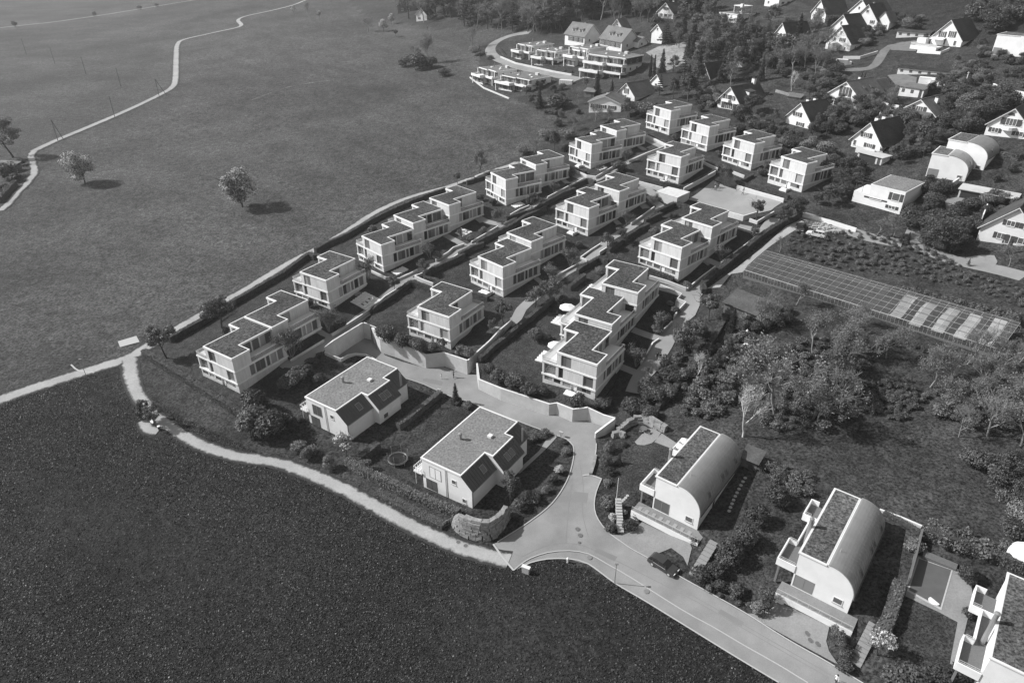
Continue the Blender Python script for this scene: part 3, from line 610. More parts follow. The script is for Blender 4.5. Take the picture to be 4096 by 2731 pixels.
zf19 = idw(densify(B19, 3)+[np.array([*uloc(19, 9.3, -.6), -.5]), np.array([*uloc(19, -3.8, -.6), -.5]), np.array([*uloc(19, -4.2, 9), .9]), np.array([*uloc(20, -4.2, 9), 2.1]), np.array([*uloc(21, -4.2, 6), 3.9])])
fill('lawn', B19, M['lawn'], 0, 1.5, zf=zf19, skirt=.6, label='raised lawn beside the three joined houses')
def gz(x, y):
    """ground or raised lawn"""
    if inpoly(x, y, [(p[0], p[1]) for p in B12]): return max(zf12(x, y), hz(x, y))
    if inpoly(x, y, [(p[0], p[1]) for p in B19]): return max(zf19(x, y), hz(x, y))
    return hz(x, y)
def G2(r, x, y):
    """like G, but stops on the raised lawns"""
    p = G(r, x, y); d = ray(*Q(r, x, y)); t1 = p[1]/d[1]
    t = t1-22
    while t < t1:
        if HCAM+d[2]*t < gz(d[0]*t, d[1]*t): return np.array([d[0]*t, d[1]*t, HCAM+d[2]*t])
        t += .15
    return p
for s, h, lab in [('R4:1390,1345 1600,1215 1790,1100', .5, 'low concrete wall edging the lawn of the front pair of houses'), ('R4:1885,1040 2100,895 2352,730 S1:420,1480 645,1340', .6, 'low concrete wall between the deckchair garden and the path'),
  ('S1:260,1170 430,1250 590,1262 700,1215 810,1160', .6, 'low concrete wall around the lawn of the front triple house'), ('S1:780,1245 890,1205', .9, 'small planter wall beside the ramp hedge'), ('S1:780,1250 890,1300 1000,1340', 1.0, 'concrete wall below the square planter hedge'),
  ('S1:1030,1045 1180,955 1240,900 1370,855', .8, 'wedge-shaped ramp wall between the triple house and the hedge'), ('S1:1080,1105 1190,1040 1300,965', .5, 'thin ramp kerb wall opposite the wedge-shaped wall'),
  ('S1:1455,825 1610,735 1775,635', .6, 'low garden wall along the ramp below the round shrubs'), ('S1:1850,605 1995,525 1925,495 2040,430 2150,385', .6, 'stepped ramp wall behind the triple house'), ('S2:350,1352 500,1280', .5, 'short ramp wall above the stepped wall'),
  ('S2:870,1035 1080,925 1290,818', .6, 'long low wall along the ramp of the hedge-bend pair'), ('S2:1840,605 2050,510 2260,430', .6, 'long low wall running up to the single house over the square'), ('S2:1195,720 1340,785 1450,800 1560,735 1680,665', .9, 'curved ramp wall between the upper pairs'),
  ('S2:2060,300 2170,350 2280,405', .8, 'ramp wall below the farthest white house'), ('S2:2150,1160 2000,1270 1870,1360', .8, 'wedge-shaped ramp wall below the low concrete block'), ('S3:515,1160 640,1070 750,1000', .6, 'low wall along the middle ramp'), ('S3:515,1155 600,1195', .5, 'short end wall of the middle ramp'),
  ('S3:205,1395 350,1310 490,1235', .6, 'low wall edging the middle ramp above the staircase'), ('S3:740,1115 830,1060', 1.0, 'planter wall beside the tree on the middle ramp'), ('S3:1340,1395 1560,1460 1780,1545', .9, 'concrete wall below the hedge of the pair in front of the square'), ('S3:1785,1545 1950,1410 2130,1275', .7, 'low wall right of the pair in front of the square'),
  ('S3:1215,260 1370,300 1500,335', .9, 'long concrete wall under the terrace hedge of the single house'), ('S4:1300,838 1530,670 1760,497', .7, 'long low wall between the pair and the boundary hedge path'), ('S4:560,1110 690,1165 825,1225 775,1280 875,1322 800,1400 735,1490', .9, 'zigzag concrete garden wall right of the rear joined house'),
  ('R1:1690,1375 1790,1210 1830,1135 1905,1085', .55, 'low wall and bench beside the strolling couple'), ('R1:1925,1015 2060,885', .6, 'broad low wall end beside the right-hand path'), ('R3:700,1255 900,1150 1080,1050', 1.3, 'concrete wall under the terrace hedge at the back of the square'),
  ('R3:1340,1220 1600,1300 1900,1385', 1.2, 'concrete wall along the back of the square below the hedge'), ('R3:1290,1035 1430,1090', .8, 'concrete wall stub behind the plaza tree'), ('S4:1385,262 1565,312', 1.5, 'front wall of the raised square'), ('S4:1565,312 1735,262', 1.5, 'angled front wall of the raised square'),
  ('S4:1640,320 1730,352 1930,235', .9, 'planter wall at the right corner of the square'), ('S4:1500,405 1660,455 ', .5, 'low wall at the back of the lawn by the square'), ('S4:1890,440 2000,370', .7, 'small box wall beside the boundary hedge'), ('R3:250,610 400,670 500,720', .8, 'low wall between the two upper lawns'), ('R3:900,900 1020,960 1110,1000', .8, 'low wall between the terrace hedge and the third house')]:
    wall(s, h, .28, label=lab, group='low concrete garden walls of the estate')
# low concrete block (garage head) beside the square
def block():
    P = [at('S3', *q, 12.9)[:2] for q in ((1430, 345), (1570, 290), (1828, 352), (1678, 420))]
    o = MB().prism([tuple(p) for p in P], 9.0, 12.75).build('concrete_block', M['cwall'], label='low flat concrete block beside the square', cat='garage')
    c = np.mean(P, axis=0); Pi = [tuple(p+(p-c)*.02) for p in P]; MB().prism(Pi, 12.754, 12.9).build('roof', M['concrete'], o)
block()
# stairs
def stairs(s, w, n, label, h=None, m='paving', name='staircase', base=None):
    a, b = W2(s)[:2]; d = b[:2]-a[:2]; L_ = np.linalg.norm(d); d /= L_; nn = np.array([-d[1], d[0]]); z0, z1 = gz(*a[:2]), gz(*b[:2])
    if h is not None: z1 = z0+h
    r = thing(name, label, 'stairs', (a[0], a[1], z0)); r['kind'] = 'thing'; me = MB().box(0, L_/n*1.04, -w/2, w/2, -.9, 0).mesh('step', M[m])
    for k in range(n): obj('step', me, r, (d[0]*L_*k/n, d[1]*L_*k/n, (z1-z0)*(k+1)/n+.02), math.atan2(d[1], d[0]))
stairs('R2:1175,1470 1495,1000', 2.6, 22, 'long concrete staircase climbing between hedge and retaining wall', name='staircase')
for s, w, n, lab in [('R4:1690,1000 1600,930', 3.2, 5, 'concrete entrance steps of the rear front-pair house'), ('R4:2230,520 2150,470', 3.2, 5, 'pale steps down to the deckchair terrace'), ('S1:1610,560 1530,500', 3, 5, 'entrance steps of the rear triple house'), ('S1:1200,740 1130,690', 3, 5, 'entrance steps of the middle triple house'),
  ('S2:1130,845 1060,790', 3, 5, 'pale steps of the upper hedge-bend house'), ('S2:2060,450 1980,400', 3, 5, 'pale steps of the upper thicket-side house'), ('S2:1770,590 1700,550', 2.6, 4, 'entrance steps of the lower thicket-side house'), ('S3:1000,740 940,680', 2.6, 5, 'entrance steps below the wedge ramp wall'), ('S3:1310,550 1250,490', 2.6, 5, 'entrance steps of the house by the concrete block'),
  ('S3:2090,1210 2000,1150', 2.6, 5, 'entrance steps of the lower house in front of the square'), ('S1:2330,1290 2250,1225', 2.6, 5, 'entrance steps of the lower mid-ramp house')]:
    stairs(s, w, n, lab, name='entrance_steps')
# ---------------------------------------------------------------- hedges
def hedge(s, w=1.1, h=1.4, label='', seed=1, m='hedge', ls=.2, dens=34, pts=None, group=None, name='hedge', wavy=.05):
    r = np.random.default_rng(seed)
    P = pts if pts is not None else []
    if pts is None:
        rg = 'o'
        for q in s.split():
            if ':' in q: rg, q = q.split(':')
            a, b = q.split(','); P.append(G2(rg, float(a), float(b)))
    P = [np.array(p[:2], float) for p in P]; Q_ = []
    for a, b in zip(P[:-1], P[1:]):
        n = max(1, int(np.linalg.norm(b-a)/1.2)); Q_ += [a+(b-a)*k/n for k in range(n)]
    Q_.append(P[-1]); n = len(Q_); core = MB(); C, S, Nn = [], [], []
    fr = []
    for i in range(n):
        d = Q_[min(i+1, n-1)]-Q_[max(i-1, 0)]; d /= np.linalg.norm(d)+1e-9; nn = np.array([-d[1], d[0]]); z = gz(*Q_[i]); ww = w/2*(1+wavy*2*(r.random()-.5)); hh = h*(1+wavy*2*(r.random()-.5)); fr.append((Q_[i], d, nn, z, ww, hh))
        for sx, zz in ((-1, -.4), (1, -.4), (.96, hh-.06), (-.96, hh-.06)): q = Q_[i]+nn*sx*(ww-.05); core.v.append((q[0], q[1], z+zz))
    for i in range(n-1):
        a = 4*i; b = a+4
        for k in range(4): core.f.append((a+k, b+k, b+(k+1) % 4, a+(k+1) % 4)); core.m.append(0)
    core.f += [(3, 2, 1, 0), (4*n-4, 4*n-3, 4*n-2, 4*n-1)]; core.m += [0, 0]
    for i in range(n-1):
        p, d, nn, z, ww, hh = fr[i]; L_ = np.linalg.norm(Q_[i+1]-p); z2 = fr[i+1][3]
        for side in (-1, 1, 0):
            A = L_*(hh if side else 2*ww); k = int(A*dens)
            t = r.random(k)*L_; g = r.random(k); pos = np.zeros((k, 3)); pos[:, :2] = p+d*t[:, None]; pos[:, 2] = z+(z2-z)*t/max(L_, .01)
            if side: pos[:, :2] += nn*side*ww+nn*(r.normal(size=(k, 1))*.03); pos[:, 2] += g*hh; nv = np.tile([*(nn*side), .1], (k, 1))
            else: pos[:, :2] += nn*((g*2-1)*ww)[:, None]; pos[:, 2] += hh+r.normal(size=k)*.04; nv = np.tile([0, 0, 1.], (k, 1))
            C.append(pos); Nn.append(nv)
    C = np.concatenate(C); Nn = np.concatenate(Nn); S = ls*(.6+.8*r.random(len(C)))
    root = core.build(name, M['leaf'] if m == 'hedge' else M['hedge'], label=label, cat='hedge', group=group, kind='thing')
    obj('foliage', leafmesh('hedge_foliage', C, S, M[m], seed, normals=Nn, nz=.1), root)
    return root
for k, (s, w, h, lab) in enumerate([
  ('o:333,815 398,858 480,908 540,948 572,968', 1.4, 1.6, 'front clipped hedge running down from the path junction'), ('R4:-60,1110 30,1060 330,895 700,665 1000,492 1300,322 1610,90 1690,120', 1.2, 1.6, 'long clipped hedge between the field path and the front houses'),
  ('R4:1690,40 1800,-30 S1:0,735 200,615 450,485 700,372 1000,252 1150,205', 1.2, 1.6, 'clipped hedge curving along the field path behind the triple house'), ('S1:1400,122 1650,45 S2:0,838 190,755', 1.1, 1.5, 'short hedge piece between the triple house and the hedge-bend pair'),
  ('S2:1050,480 1130,420 1200,385 1400,255 1600,135', 1.1, 1.5, 'hedge behind the thicket-side pair'), ('Z3:1570,995 1680,945 1760,915 1830,885', 1.1, 1.5, 'dark hedge left of the farthest white house'),
  ('R2:-40,780 200,600 430,425 560,460 670,505', 1.0, 1.5, 'dark hedge enclosing the lawn of the single house by the curved wall'), ('R2:600,365 700,385 800,425', 1.0, 1.3, 'short dark hedge behind the single house by the curved wall'), ('R2:1165,545 1260,580 1360,612', 1.0, 1.4, 'short dark hedge in front of the mid-ramp pair'),
  ('S1:890,1240 1000,1170 1200,1080 1375,1000', 1.1, 1.6, 'dark hedge along the first ramp, lower piece'), ('S1:1310,990 1450,920 1600,862', 1.1, 1.6, 'dark hedge along the first ramp, second piece'), ('S1:1525,850 1700,760 1900,665 2100,540 2352,432', 1.1, 1.6, 'long dark hedge along the first ramp above the round shrubs'),
  ('S2:380,1310 560,1250 720,1205 860,1110 1050,1010 1195,955', 1.1, 1.6, 'curving dark hedge along the first ramp, upper piece'), ('S2:1130,930 1240,880 1340,840 1440,868', 1.0, 1.4, 'short curved hedge around the end of the first ramp'),
  ('R2:1255,1350 1400,1225 1600,1062 1900,815 2140,625', 1.0, 1.5, 'long hedge beside the staircase'), ('R1:830,485 1015,345', 1.1, 1.5, 'short hedge block above the parasol terrace'), ('R1:930,290 1050,210 1175,140 1300,178', 1.0, 1.5, 'hedge around the small back garden of the rear joined house'),
  ('S3:845,1100 1050,945 1180,860 1330,790', 1.1, 1.6, 'hedge beside the middle ramp tree'), ('S3:1285,745 1480,662', 1.1, 1.6, 'hedge block beside the middle ramp, upper piece'), ('S3:1415,640 1530,580 1640,530 1740,560 1830,590', 1.1, 1.5, 'hedge enclosing the dark back garden before the square'),
  ('R1:1280,80 1500,160 1800,280 2080,385', 1.0, 1.3, 'long hedge in front of the pair before the square'), ('R3:20,1065 250,1130 450,1180 700,1230', 1.0, 1.3, 'hedge along the front of the terrace garden above the square'), ('R3:705,1228 880,1130 1075,1030', 1.0, 1.2, 'hedge along the right of the terrace garden above the square'),
  ('R3:280,595 390,640 500,690', .9, 1.2, 'hedge below the farthest white house'), ('R3:860,860 1000,930 1130,985', .9, 1.1, 'hedge between the second and third houses of the top row'), ('R3:1385,1170 1660,1250 1960,1345', 1.0, 1.3, 'hedge below the rightmost house of the top row'), ('R3:1390,1160 1530,1075', 1.0, 1.2, 'short return of the hedge by the plaza steps'),
  ('S4:1080,1110 1200,1000 1330,895 1560,710 1800,512 2000,385 2250,262', 1.3, 1.6, 'long boundary hedge between the estate and the greenhouse yard'), ('S4:1075,1120 1095,1190 ', 1.2, 1.5, 'end of the boundary hedge above the yard shed'), ('t6:285,650 200,800 100,930 0,1040 t5:2290,1130 2170,1260', 1.1, 1.3, 'lower boundary hedge beside the wild garden'), ('S3:2352,1140 2230,1230', 1.0, 1.0, 'short hedge beside the lawn of the upper house before the square'),
  ('S2:1130,690 1230,720 1330,745', .9, 1.2, 'short hedge between the two upper pairs')]):
    hedge(s, w, h, lab, 10+k)
# ---------------------------------------------------------------- the older houses around the estate
def hroot(name, label, spec, cat='house', group=None):
    x, y, z, h = spec[:4]; return thing(name, label, cat, (x, y, z), math.radians(h), group)
def facade_windows(r, ax, fixed, out, wins, fm='wframe'):
    """wins: (a0, a1, z0, z1, panes, shutters)"""
    for q in wins:
        a0, a1, z0, z1, n, sh = (list(q)+[1, 0])[:6]
        mb = MB(); f0, f1 = (fixed-.05, fixed+.06) if out > 0 else (fixed-.06, fixed+.05)
        def bx(b, p, q_, s, t, g0, g1):
            if ax == 'y': b.box(p, q_, g0, g1, s, t)
            else: b.box(g0, g1, p, q_, s, t)
        fr = .09
        bx(mb, a0-fr, a1+fr, z0-fr, z0, f0, f1); bx(mb, a0-fr, a1+fr, z1, z1+fr, f0, f1); bx(mb, a0-fr, a0, z0, z1, f0, f1); bx(mb, a1, a1+fr, z0, z1, f0, f1)
        for k in range(1, n): c = a0+(a1-a0)*k/n; bx(mb, c-.04, c+.04, z0, z1, f0, f1)
        w = mb.build('window', M[fm], r); g0, g1 = (fixed-.02, fixed+.02)
        b = MB(); bx(b, a0, a1, z0, z1, g0, g1); b.build('pane', M['glass'], w)
        b = MB(); bx(b, a0-fr*1.6, a1+fr*1.6, z0-fr-.08, z0-fr-.003, *( (fixed-.05, fixed+.14) if out > 0 else (fixed-.14, fixed+.05))); b.build('sill', M['kerb'], w)
        if sh:
            sw = (a1-a0)*.5
            for p, q_ in ((a0-fr-sw, a0-fr-.02), (a1+fr+.02, a1+fr+sw)):
                b = MB(); bx(b, p, q_, z0-.05, z1+.05, *((fixed+.01, fixed+.08) if out > 0 else (fixed-.08, fixed-.01))); b.build('shutter', M['dframe'], w)
def roof_slope(r, p0, p1, y0, y1, th, m, courses=0):
    """p0 eave, p1 ridge in x-z; runs along y"""
    mb = MB(); dx, dz = p1[0]-p0[0], p1[1]-p0[1]; L_ = math.hypot(dx, dz); nx, nz = -dz/L_, dx/L_
    if nz < 0: nx, nz = -nx, -nz
    if not courses:
        mb.extr([(p0[0], p0[1]), (p1[0], p1[1]), (p1[0]+nx*th, p1[1]+nz*th), (p0[0]+nx*th, p0[1]+nz*th)], y0, y1)
    else:
        for k in range(courses):
            a = k/courses; b = (k+1)/courses
            A = (p0[0]+dx*a, p0[1]+dz*a); B = (p0[0]+dx*b, p0[1]+dz*b)
            mb.extr([A, B, (B[0]+nx*th*.55, B[1]+nz*th*.55), (A[0]+nx*th, A[1]+nz*th)], y0, y1)
    return mb.build('roof_slope', M[m], r)
def gable_house(name, label, spec, wallm='white', roofm='tile', oh=.55, front=(), right=(), left=(), chim=(), courses=0, back=0, extra=None, group=None, eave=.5, lift=0):
    x, y, z, h, w, d, he, hr = spec; r = hroot(name, label, spec, group=group); r.location.z += lift
    MB().extr([(0, -4), (w, -4), (w, he), (w/2, hr), (0, he)], 0, d).build('wall', M[wallm], r)
    sl = (hr-he)/(w/2)
    for s in (0, 1):
        e = (-eave, he-eave*sl) if not s else (w+eave, he-eave*sl); e = (e[0], e[1]+.03); t = (w/2, hr+.03)
        roof_slope(r, e, t, -oh, d+oh, .24, roofm, courses)
        b = MB(); yy = -oh-.05                                       # bargeboard along the verge
        b.extr([(e[0], e[1]-.12), (t[0], t[1]-.12), (t[0], t[1]+.12), (e[0], e[1]+.12)], yy, -oh-.003).build('bargeboard', M['cream'], r)
    MB().tube([(w/2, -oh, hr+.26), (w/2, d+oh, hr+.26)], .14, 6).build('ridge', M[roofm], r)
    facade_windows(r, 'y', 0, -1, front); facade_windows(r, 'x', w, 1, right); facade_windows(r, 'x', 0, -1, left)
    for (u, v, s, hh) in chim:
        zz = hr-abs(u-w/2)*sl; c = MB().box(u-s/2, u+s/2, v-s/2, v+s/2, zz-.6, zz+hh).build('chimney', M['white'], r); MB().box(u-s/2-.1, u+s/2+.1, v-s/2-.1, v+s/2+.1, zz+hh+.004, zz+hh+.16).box(u-s*.3, u+s*.3, v-s*.3, v+s*.3, zz+hh+.16, zz+hh+.4).build('chimney_cap', M['tile'], c)
    return r
def dormer(r, u0, u1, he, hr, w, side, v0, v1, z0, z1, m='tile2'):
    """shed dormer on a slope; side 0 = left slope (towards x=0)"""
    sl = (hr-he)/(w/2)
    def xs(z): return (z-he)/sl if not side else w-(z-he)/sl
    a, b = xs(z0), xs(z1)
    d = MB().extr([(a, z0), (a, z1), (b, z1)], v0, v1).build('dormer', M['white'], r)
    s = -1 if not side else 1
    MB().extr([(a+s*.3, z1-.02), (a+s*.3, z1+.14), (b-s*.1, z1+.5), (b-s*.1, z1+.3)], v0-.2, v1+.2).build('dormer_roof', M[m], d)
    MB().box(min(a, a+s*.06), max(a, a+s*.06), v0+.25, v1-.25, z0+.25, z1-.15).build('pane', M['glass'], d)
def skylight(r, o, a, b, t=.1):
    f = MB().plate(o, a, b, t).build('roof_window', M['frame'], r); a, b = Vector(a), Vector(b); n = a.cross(b).normalized()
    MB().plate(Vector(o)+a*.12+b*.1+n*(t+.004), a*.76, b*.8, .02).build('pane', M['glass'], f)
gable_house('house', 'white house with dark roof, twin white chimneys and shuttered windows above a terrace garage', (107.8, 222.9, 21.8, -57, 9.7, 14.5, 2.8, 8.2), front=[(3.4, 5.2, 3.7, 5.1, 3, 1), (5.2, 7.0, .9, 2.1, 3, 1), (.6, 1.5, .6, 2.2, 1, 0)], right=[(4, 5.2, .2, 2.2, 1), (8.5, 10, .9, 2.0, 2)], chim=[(3.9, 4.4, 1.1, 1.9), (3.9, 8.2, 1.1, 1.9)], eave=.9, courses=14, group='gabled houses on the slope')
gable_house('house', 'white gabled house with twin chimneys half hidden behind a round bushy tree', (96.2, 250.5, 21.9, -60, 10.2, 12.5, 3.1, 8.2), front=[(3.4, 5.2, 3.7, 5.1, 2, 1), (5.4, 7.0, .8, 2.0, 2, 1)], chim=[(3.8, 4.8, 1.1, 1.9), (3.8, 8.4, 1.1, 1.9)], eave=.7, group='gabled houses on the slope')
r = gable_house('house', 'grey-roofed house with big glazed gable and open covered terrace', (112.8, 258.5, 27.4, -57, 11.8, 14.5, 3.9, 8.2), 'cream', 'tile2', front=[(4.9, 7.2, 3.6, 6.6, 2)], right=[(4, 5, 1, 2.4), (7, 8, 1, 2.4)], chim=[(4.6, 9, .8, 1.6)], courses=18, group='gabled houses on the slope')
box_part(r, 'terrace_opening_shade', 'dark', 2.6, 8.2, -.06, -.004, .1, 2.6); box_part(r, 'balcony', 'cream', 2.4, 8.4, -1.6, 0, 2.7, 3.5); box_part(r, 'column', 'white', 2.6, 2.85, -1.5, -1.25, 0, 2.7); box_part(r, 'column', 'white', 7.9, 8.15, -1.5, -1.25, 0, 2.7)  # near-black panel on the gable wall paints the shade of the covered terrace
MB().extr([(2, -4), (10.5, -4), (10.5, 4), (6.2, 7.6), (2, 4)], 14.55, 22).build('rear_wing', M['cream'], r); roof_slope(r, (11.2, 3.4), (6.2, 7.65), 14.6, 22.5, .24, 'tile2', 14); roof_slope(r, (1.2, 3.4), (6.2, 7.65), 14.6, 22.5, .24, 'tile2', 14)
skylight(r, (9.6, 5, 6.05), (0, 1.1, 0), (-1.0, 0, .73)); skylight(r, (9.6, 9, 6.05), (0, 1.1, 0), (-1.0, 0, .73))
r = gable_house('house', 'low house with ribbed grey tile roof and pale roof terrace on its left', (127.5, 235.7, 28.1, -54, 11.3, 12.6, 2.2, 6.2), 'cream', 'tile2', front=[(4.6, 6.8, 2.6, 4.2, 3), (2.2, 3.2, .6, 1.7), (7.5, 9, .6, 1.7, 2)], chim=[(7.6, 6, 1.0, 1.7)], courses=18, group='gabled houses on the slope')
box_part(r, 'roof_terrace', 'white', -6.5, -.7, -.5, 5, -3, 2.6); MB().box(-6.6, -.7, -.6, -.45, 2.604, 3.5).box(-6.6, -6.45, -.45, 5, 2.604, 3.5).build('parapet', M['cream'], r); box_part(r, 'balcony', 'wood', 1.2, 10.4, -1.3, 0, 2.1, 2.9)
r = gable_house('house', 'white gabled house with half-round attic window at the right edge', (141.4, 211.6, 28.6, -47, 11.4, 12, 3.0, 8.1), front=[(4.5, 7.0, 3.4, 5.3, 3), (1.6, 3.2, .9, 2.1, 2), (3.0, 3.6, 3.6, 4.8), (8.0, 8.6, 3.6, 4.8), (7.8, 9.6, .9, 2.1, 2)], group='gabled houses on the slope')
MB().extr([(5.2+.9*math.cos(a), 6.1+.9*math.sin(a)) for a in np.linspace(0, math.pi, 9)], -.05, -.004).build('window', M['glass'], r); MB().lathe([(1.9, 2.2), (1.9, 3.1), (1.75, 3.1), (1.75, 2.4)], (5.7, 0, 0), 14).build('balcony', M['white'], r)
r = gable_house('house', 'large pale gabled house cut off by the right edge above the driveway', (116.1, 163.3, 15.2, -44, 12.8, 13, 2.9, 9.3), 'cream', front=[(5.0, 6.6, 4.6, 5.8, 2), (8.6, 10.4, 4.6, 5.8, 2), (4.0, 5.6, 1.0, 2.4, 2), (5.9, 6.7, .2, 2.3, 1), (8.4, 10.6, .9, 2.3, 2)], group='gabled houses on the slope')
r = gable_house('house', 'white house with two balcony windows and awning on the upper right slope', (161.4, 290.7, 42.7, -55, 11.4, 13.0, 2.7, 8.9), front=[(3.1, 4.4, 2.9, 4.9, 2), (6.6, 7.9, 3.3, 5.3, 2), (8.6, 9.5, .6, 2.2), (4.9, 5.6, .4, 2.4)], group='gabled houses on the slope')
box_part(r, 'terrace', 'white', -4.5, 5.5, -5.5, -.004, -4, -.2); MB().box(-4.5, 5.5, -5.5, -5.4, .1, .8).box(-4.5, -4.4, -5.4, 0, .1, .8).build('railing', M['rail'], r); MB().plate((.5, -2.6, 2.2), (5, 0, 0), (0, 2.5, .6), .06).build('awning', M['white'], r); box_part(r, 'porch', 'cream', -4, -.6, -2.5, 0, -.2, 2.2)
r = gable_house('house', 'white gabled house with small glass conservatory, lowest of the hillside cluster', (130.5, 312.8, 38.1, -56, 11.2, 10.5, 3.2, 9.0), front=[(3.0, 4.2, 3.4, 4.6), (6.4, 7.7, 3.4, 4.7, 2), (5.4, 6.1, 6.2, 7.2), (8.4, 9.2, .5, 1.5)], right=[(3, 3.8, .6, 1.8), (6, 6.8, .6, 1.8)], courses=12, group='hillside cluster houses')
MB().extr([(3, 0), (7, 0), (7, 2.2), (5, 3), (3, 2.2)], -2.6, -.004).build('conservatory', M['clear'], r)
gable_house('house', 'half-timbered house with low dark roof between the cluster houses', (135.2, 323.5, 40.5, -56, 10.5, 12, 4.2, 9.6), front=[(4.4, 5.2, 6, 7.2)], right=[(2, 3, 2, 3.2), (5, 6, 2, 3.2), (8, 9, 2, 3.2)], courses=12, group='hillside cluster houses')
r = gable_house('house', 'tall white cluster house with cross wing and dark shutters', (146.3, 326.9, 43.7, -51, 9.9, 11.0, 4.4, 10.0), front=[(4.4, 5.5, 7, 8), (7.5, 8.4, 3.0, 4.2, 1, 1)], right=[(2, 2.8, 1, 2.2, 1, 1)], chim=[(4, 6, .8, 1.5)], group='hillside cluster houses')
MB().extr([(9, -6), (14.5, -6), (14.5, 4.2), (11.75, 7.6), (9, 4.2)], 1.5, 8).build('cross_wing', M['white'], r); roof_slope(r, (15, 3.6), (11.75, 7.65), 1.2, 8.4, .22, 'tile2'); roof_slope(r, (8.5, 3.6), (11.75, 7.65), 1.2, 8.4, .22, 'tile2')
facade_windows(r, 'y', 1.5, -1, [(10.2, 11.0, 1.6, 2.8, 1, 1), (12.4, 13.2, 1.6, 2.8, 1, 1), (12.4, 13.2, -1.6, -.4, 1, 1)])
gable_house('house', 'rear white house of the hillside cluster with long dark ridge', (146.9, 334.5, 45.3, -63, 10.5, 13, 5.0, 9.8), front=[(4, 5, 6, 7)], group='hillside cluster houses')
gable_house('house', 'white gabled house with dark tiled roof highest on the slope', (138.1, 353.8, 44.6, -71, 9.4, 12, 3.6, 8.6), front=[(3.0, 4.3, 4.0, 5.3, 2), (5.4, 6.4, 4.0, 5.3, 2), (2.4, 3.7, .9, 2.3, 2), (5.2, 6.0, .9, 2.1)], right=[(2, 2.6, 1, 2.2), (6, 6.6, 1, 2.4), (9, 9.6, 1, 2.4)], courses=14, group='gabled houses on the slope')
gable_house('house', 'white gabled house standing behind the tall dark spruce', (113.2, 328.4, 35.8, -65, 9.6, 13, 4.8, 10.7), front=[(2.4, 3.2, 5.6, 6.8), (4.4, 5.2, 5.6, 6.8), (6, 6.9, 5.6, 6.8), (2.2, 3.1, 2.4, 3.6), (5, 5.9, 2.4, 3.6)], courses=14, group='gabled houses on the slope')
r = gable_house('house', 'white gabled house with balcony, flower terrace and single chimney behind the top row', (78.6, 276.0, 22.4, -54, 10.3, 15.6, 2.8, 8.0), front=[(3.2, 5.0, 3.6, 5.2, 2, 1), (5.6, 7.0, 3.6, 5.2, 2), (3.6, 7.0, .3, 2.4, 4)], chim=[(5.2, 13, 1.2, 1.9)], group='gabled houses on the slope')
box_part(r, 'balcony', 'white', 2.4, 5.6, -1.2, 0, 2.8, 3.6); dormer(r, 0, 0, 2.8, 8.0, 10.3, 1, 6, 9.5, 4.0, 6.2, 'tile')
gable_house('house', 'small house with striped tile roof and white bargeboards beside the tall conifers', (44.8, 307.2, 19.4, -53, 9.7, 12.1, 2.3, 6.6), 'cream', 'tile2', front=[(4.2, 5.5, 2.6, 4.6, 2), (3.0, 4.2, .4, 1.8, 2)], courses=16, group='gabled houses on the slope')
gable_house('house', 'white house with three shuttered windows among trees at the top', (79.1, 418.1, 39.0, -53, 11.5, 12.5, 3.0, 7.6), front=[(4.6, 5.6, 4.3, 5.6, 1, 1), (6.4, 7.4, 4.3, 5.6, 1, 1), (2.2, 3.2, 1, 2.3, 1, 1), (5.6, 6.6, 1, 2.3, 1, 1), (8.6, 9.6, 1, 2.3, 1, 1)], chim=[(5.5, 6, .8, 1.0)], group='gabled houses on the slope')
gable_house('house', 'narrow tower-like house with half-timbered gable beside the earth mound', (69.6, 377.6, 31.8, -55, 7.5, 8.2, 5.4, 8.6), 'cream', 'tile2', front=[(3.2, 4.2, 6, 7)], right=[(1.5, 2.4, 3, 4.2), (5, 5.8, 3, 4.2)], group='gabled houses on the slope')
r = gable_house('house', 'tile-roofed house with two dormers, left of the pair above the terraced flats', (38.2, 397.7, 28.3, 36, 11.3, 16.1, 3.6, 8.9), 'cream', 'tile2', left=[(2, 4, .6, 2.6, 2), (6, 8, .6, 2.6, 2), (10, 12, .6, 2.6, 2)], front=[(3, 4, 1, 2.2)], chim=[(6.5, 7, .9, 1.3)], group='dormer houses above the flats')
for v in (3.5, 9): dormer(r, 0, 0, 3.6, 8.9, 11.3, 0, v, v+2.6, 5.0, 6.6)
r = gable_house('house', 'tile-roofed house with two dormers, right of the pair above the terraced flats', (54.5, 373.2, 29.1, 32, 11.1, 17.5, 3.5, 8.8), 'cream', 'tile2', left=[(2, 4, .6, 2.6, 2), (6, 8, .6, 2.6, 2), (10.5, 12.5, .6, 2.6, 2), (14, 16, .6, 2.6, 2)], front=[(3, 4, 1, 2.2)], chim=[(6.5, 8, .9, 1.3)], group='dormer houses above the flats')
for v in (4, 9.5): dormer(r, 0, 0, 3.5, 8.8, 11.1, 0, v, v+2.6, 5.0, 6.6)
r = gable_house('outbuilding', 'low tiled annexe joining the dormer house and the tower house', (63, 374, 30.2, 32, 5.5, 9, 2.4, 4.2), 'cream', 'tile2', front=[(1.5, 2.5, .8, 1.8)], group='gabled houses on the slope')
gable_house('house', 'pointed half-timbered gable behind the dormer house roof', (52, 398, 32, -40, 7, 7, 4.5, 8.5), 'cream', 'tile2', front=[(3, 4, 5.4, 6.4)], group='gabled houses on the slope')
r = gable_house('farmhouse', 'dark farmhouse with barn roof at the top edge beyond the field', (-90.0, 605.1, 23.8, -12, 15, 14, 4.8, 9.5), 'wood', 'tile', front=[(3, 5, 1, 2.6, 2), (8, 10, 1, 2.6, 2)], group='farm buildings beyond the field')
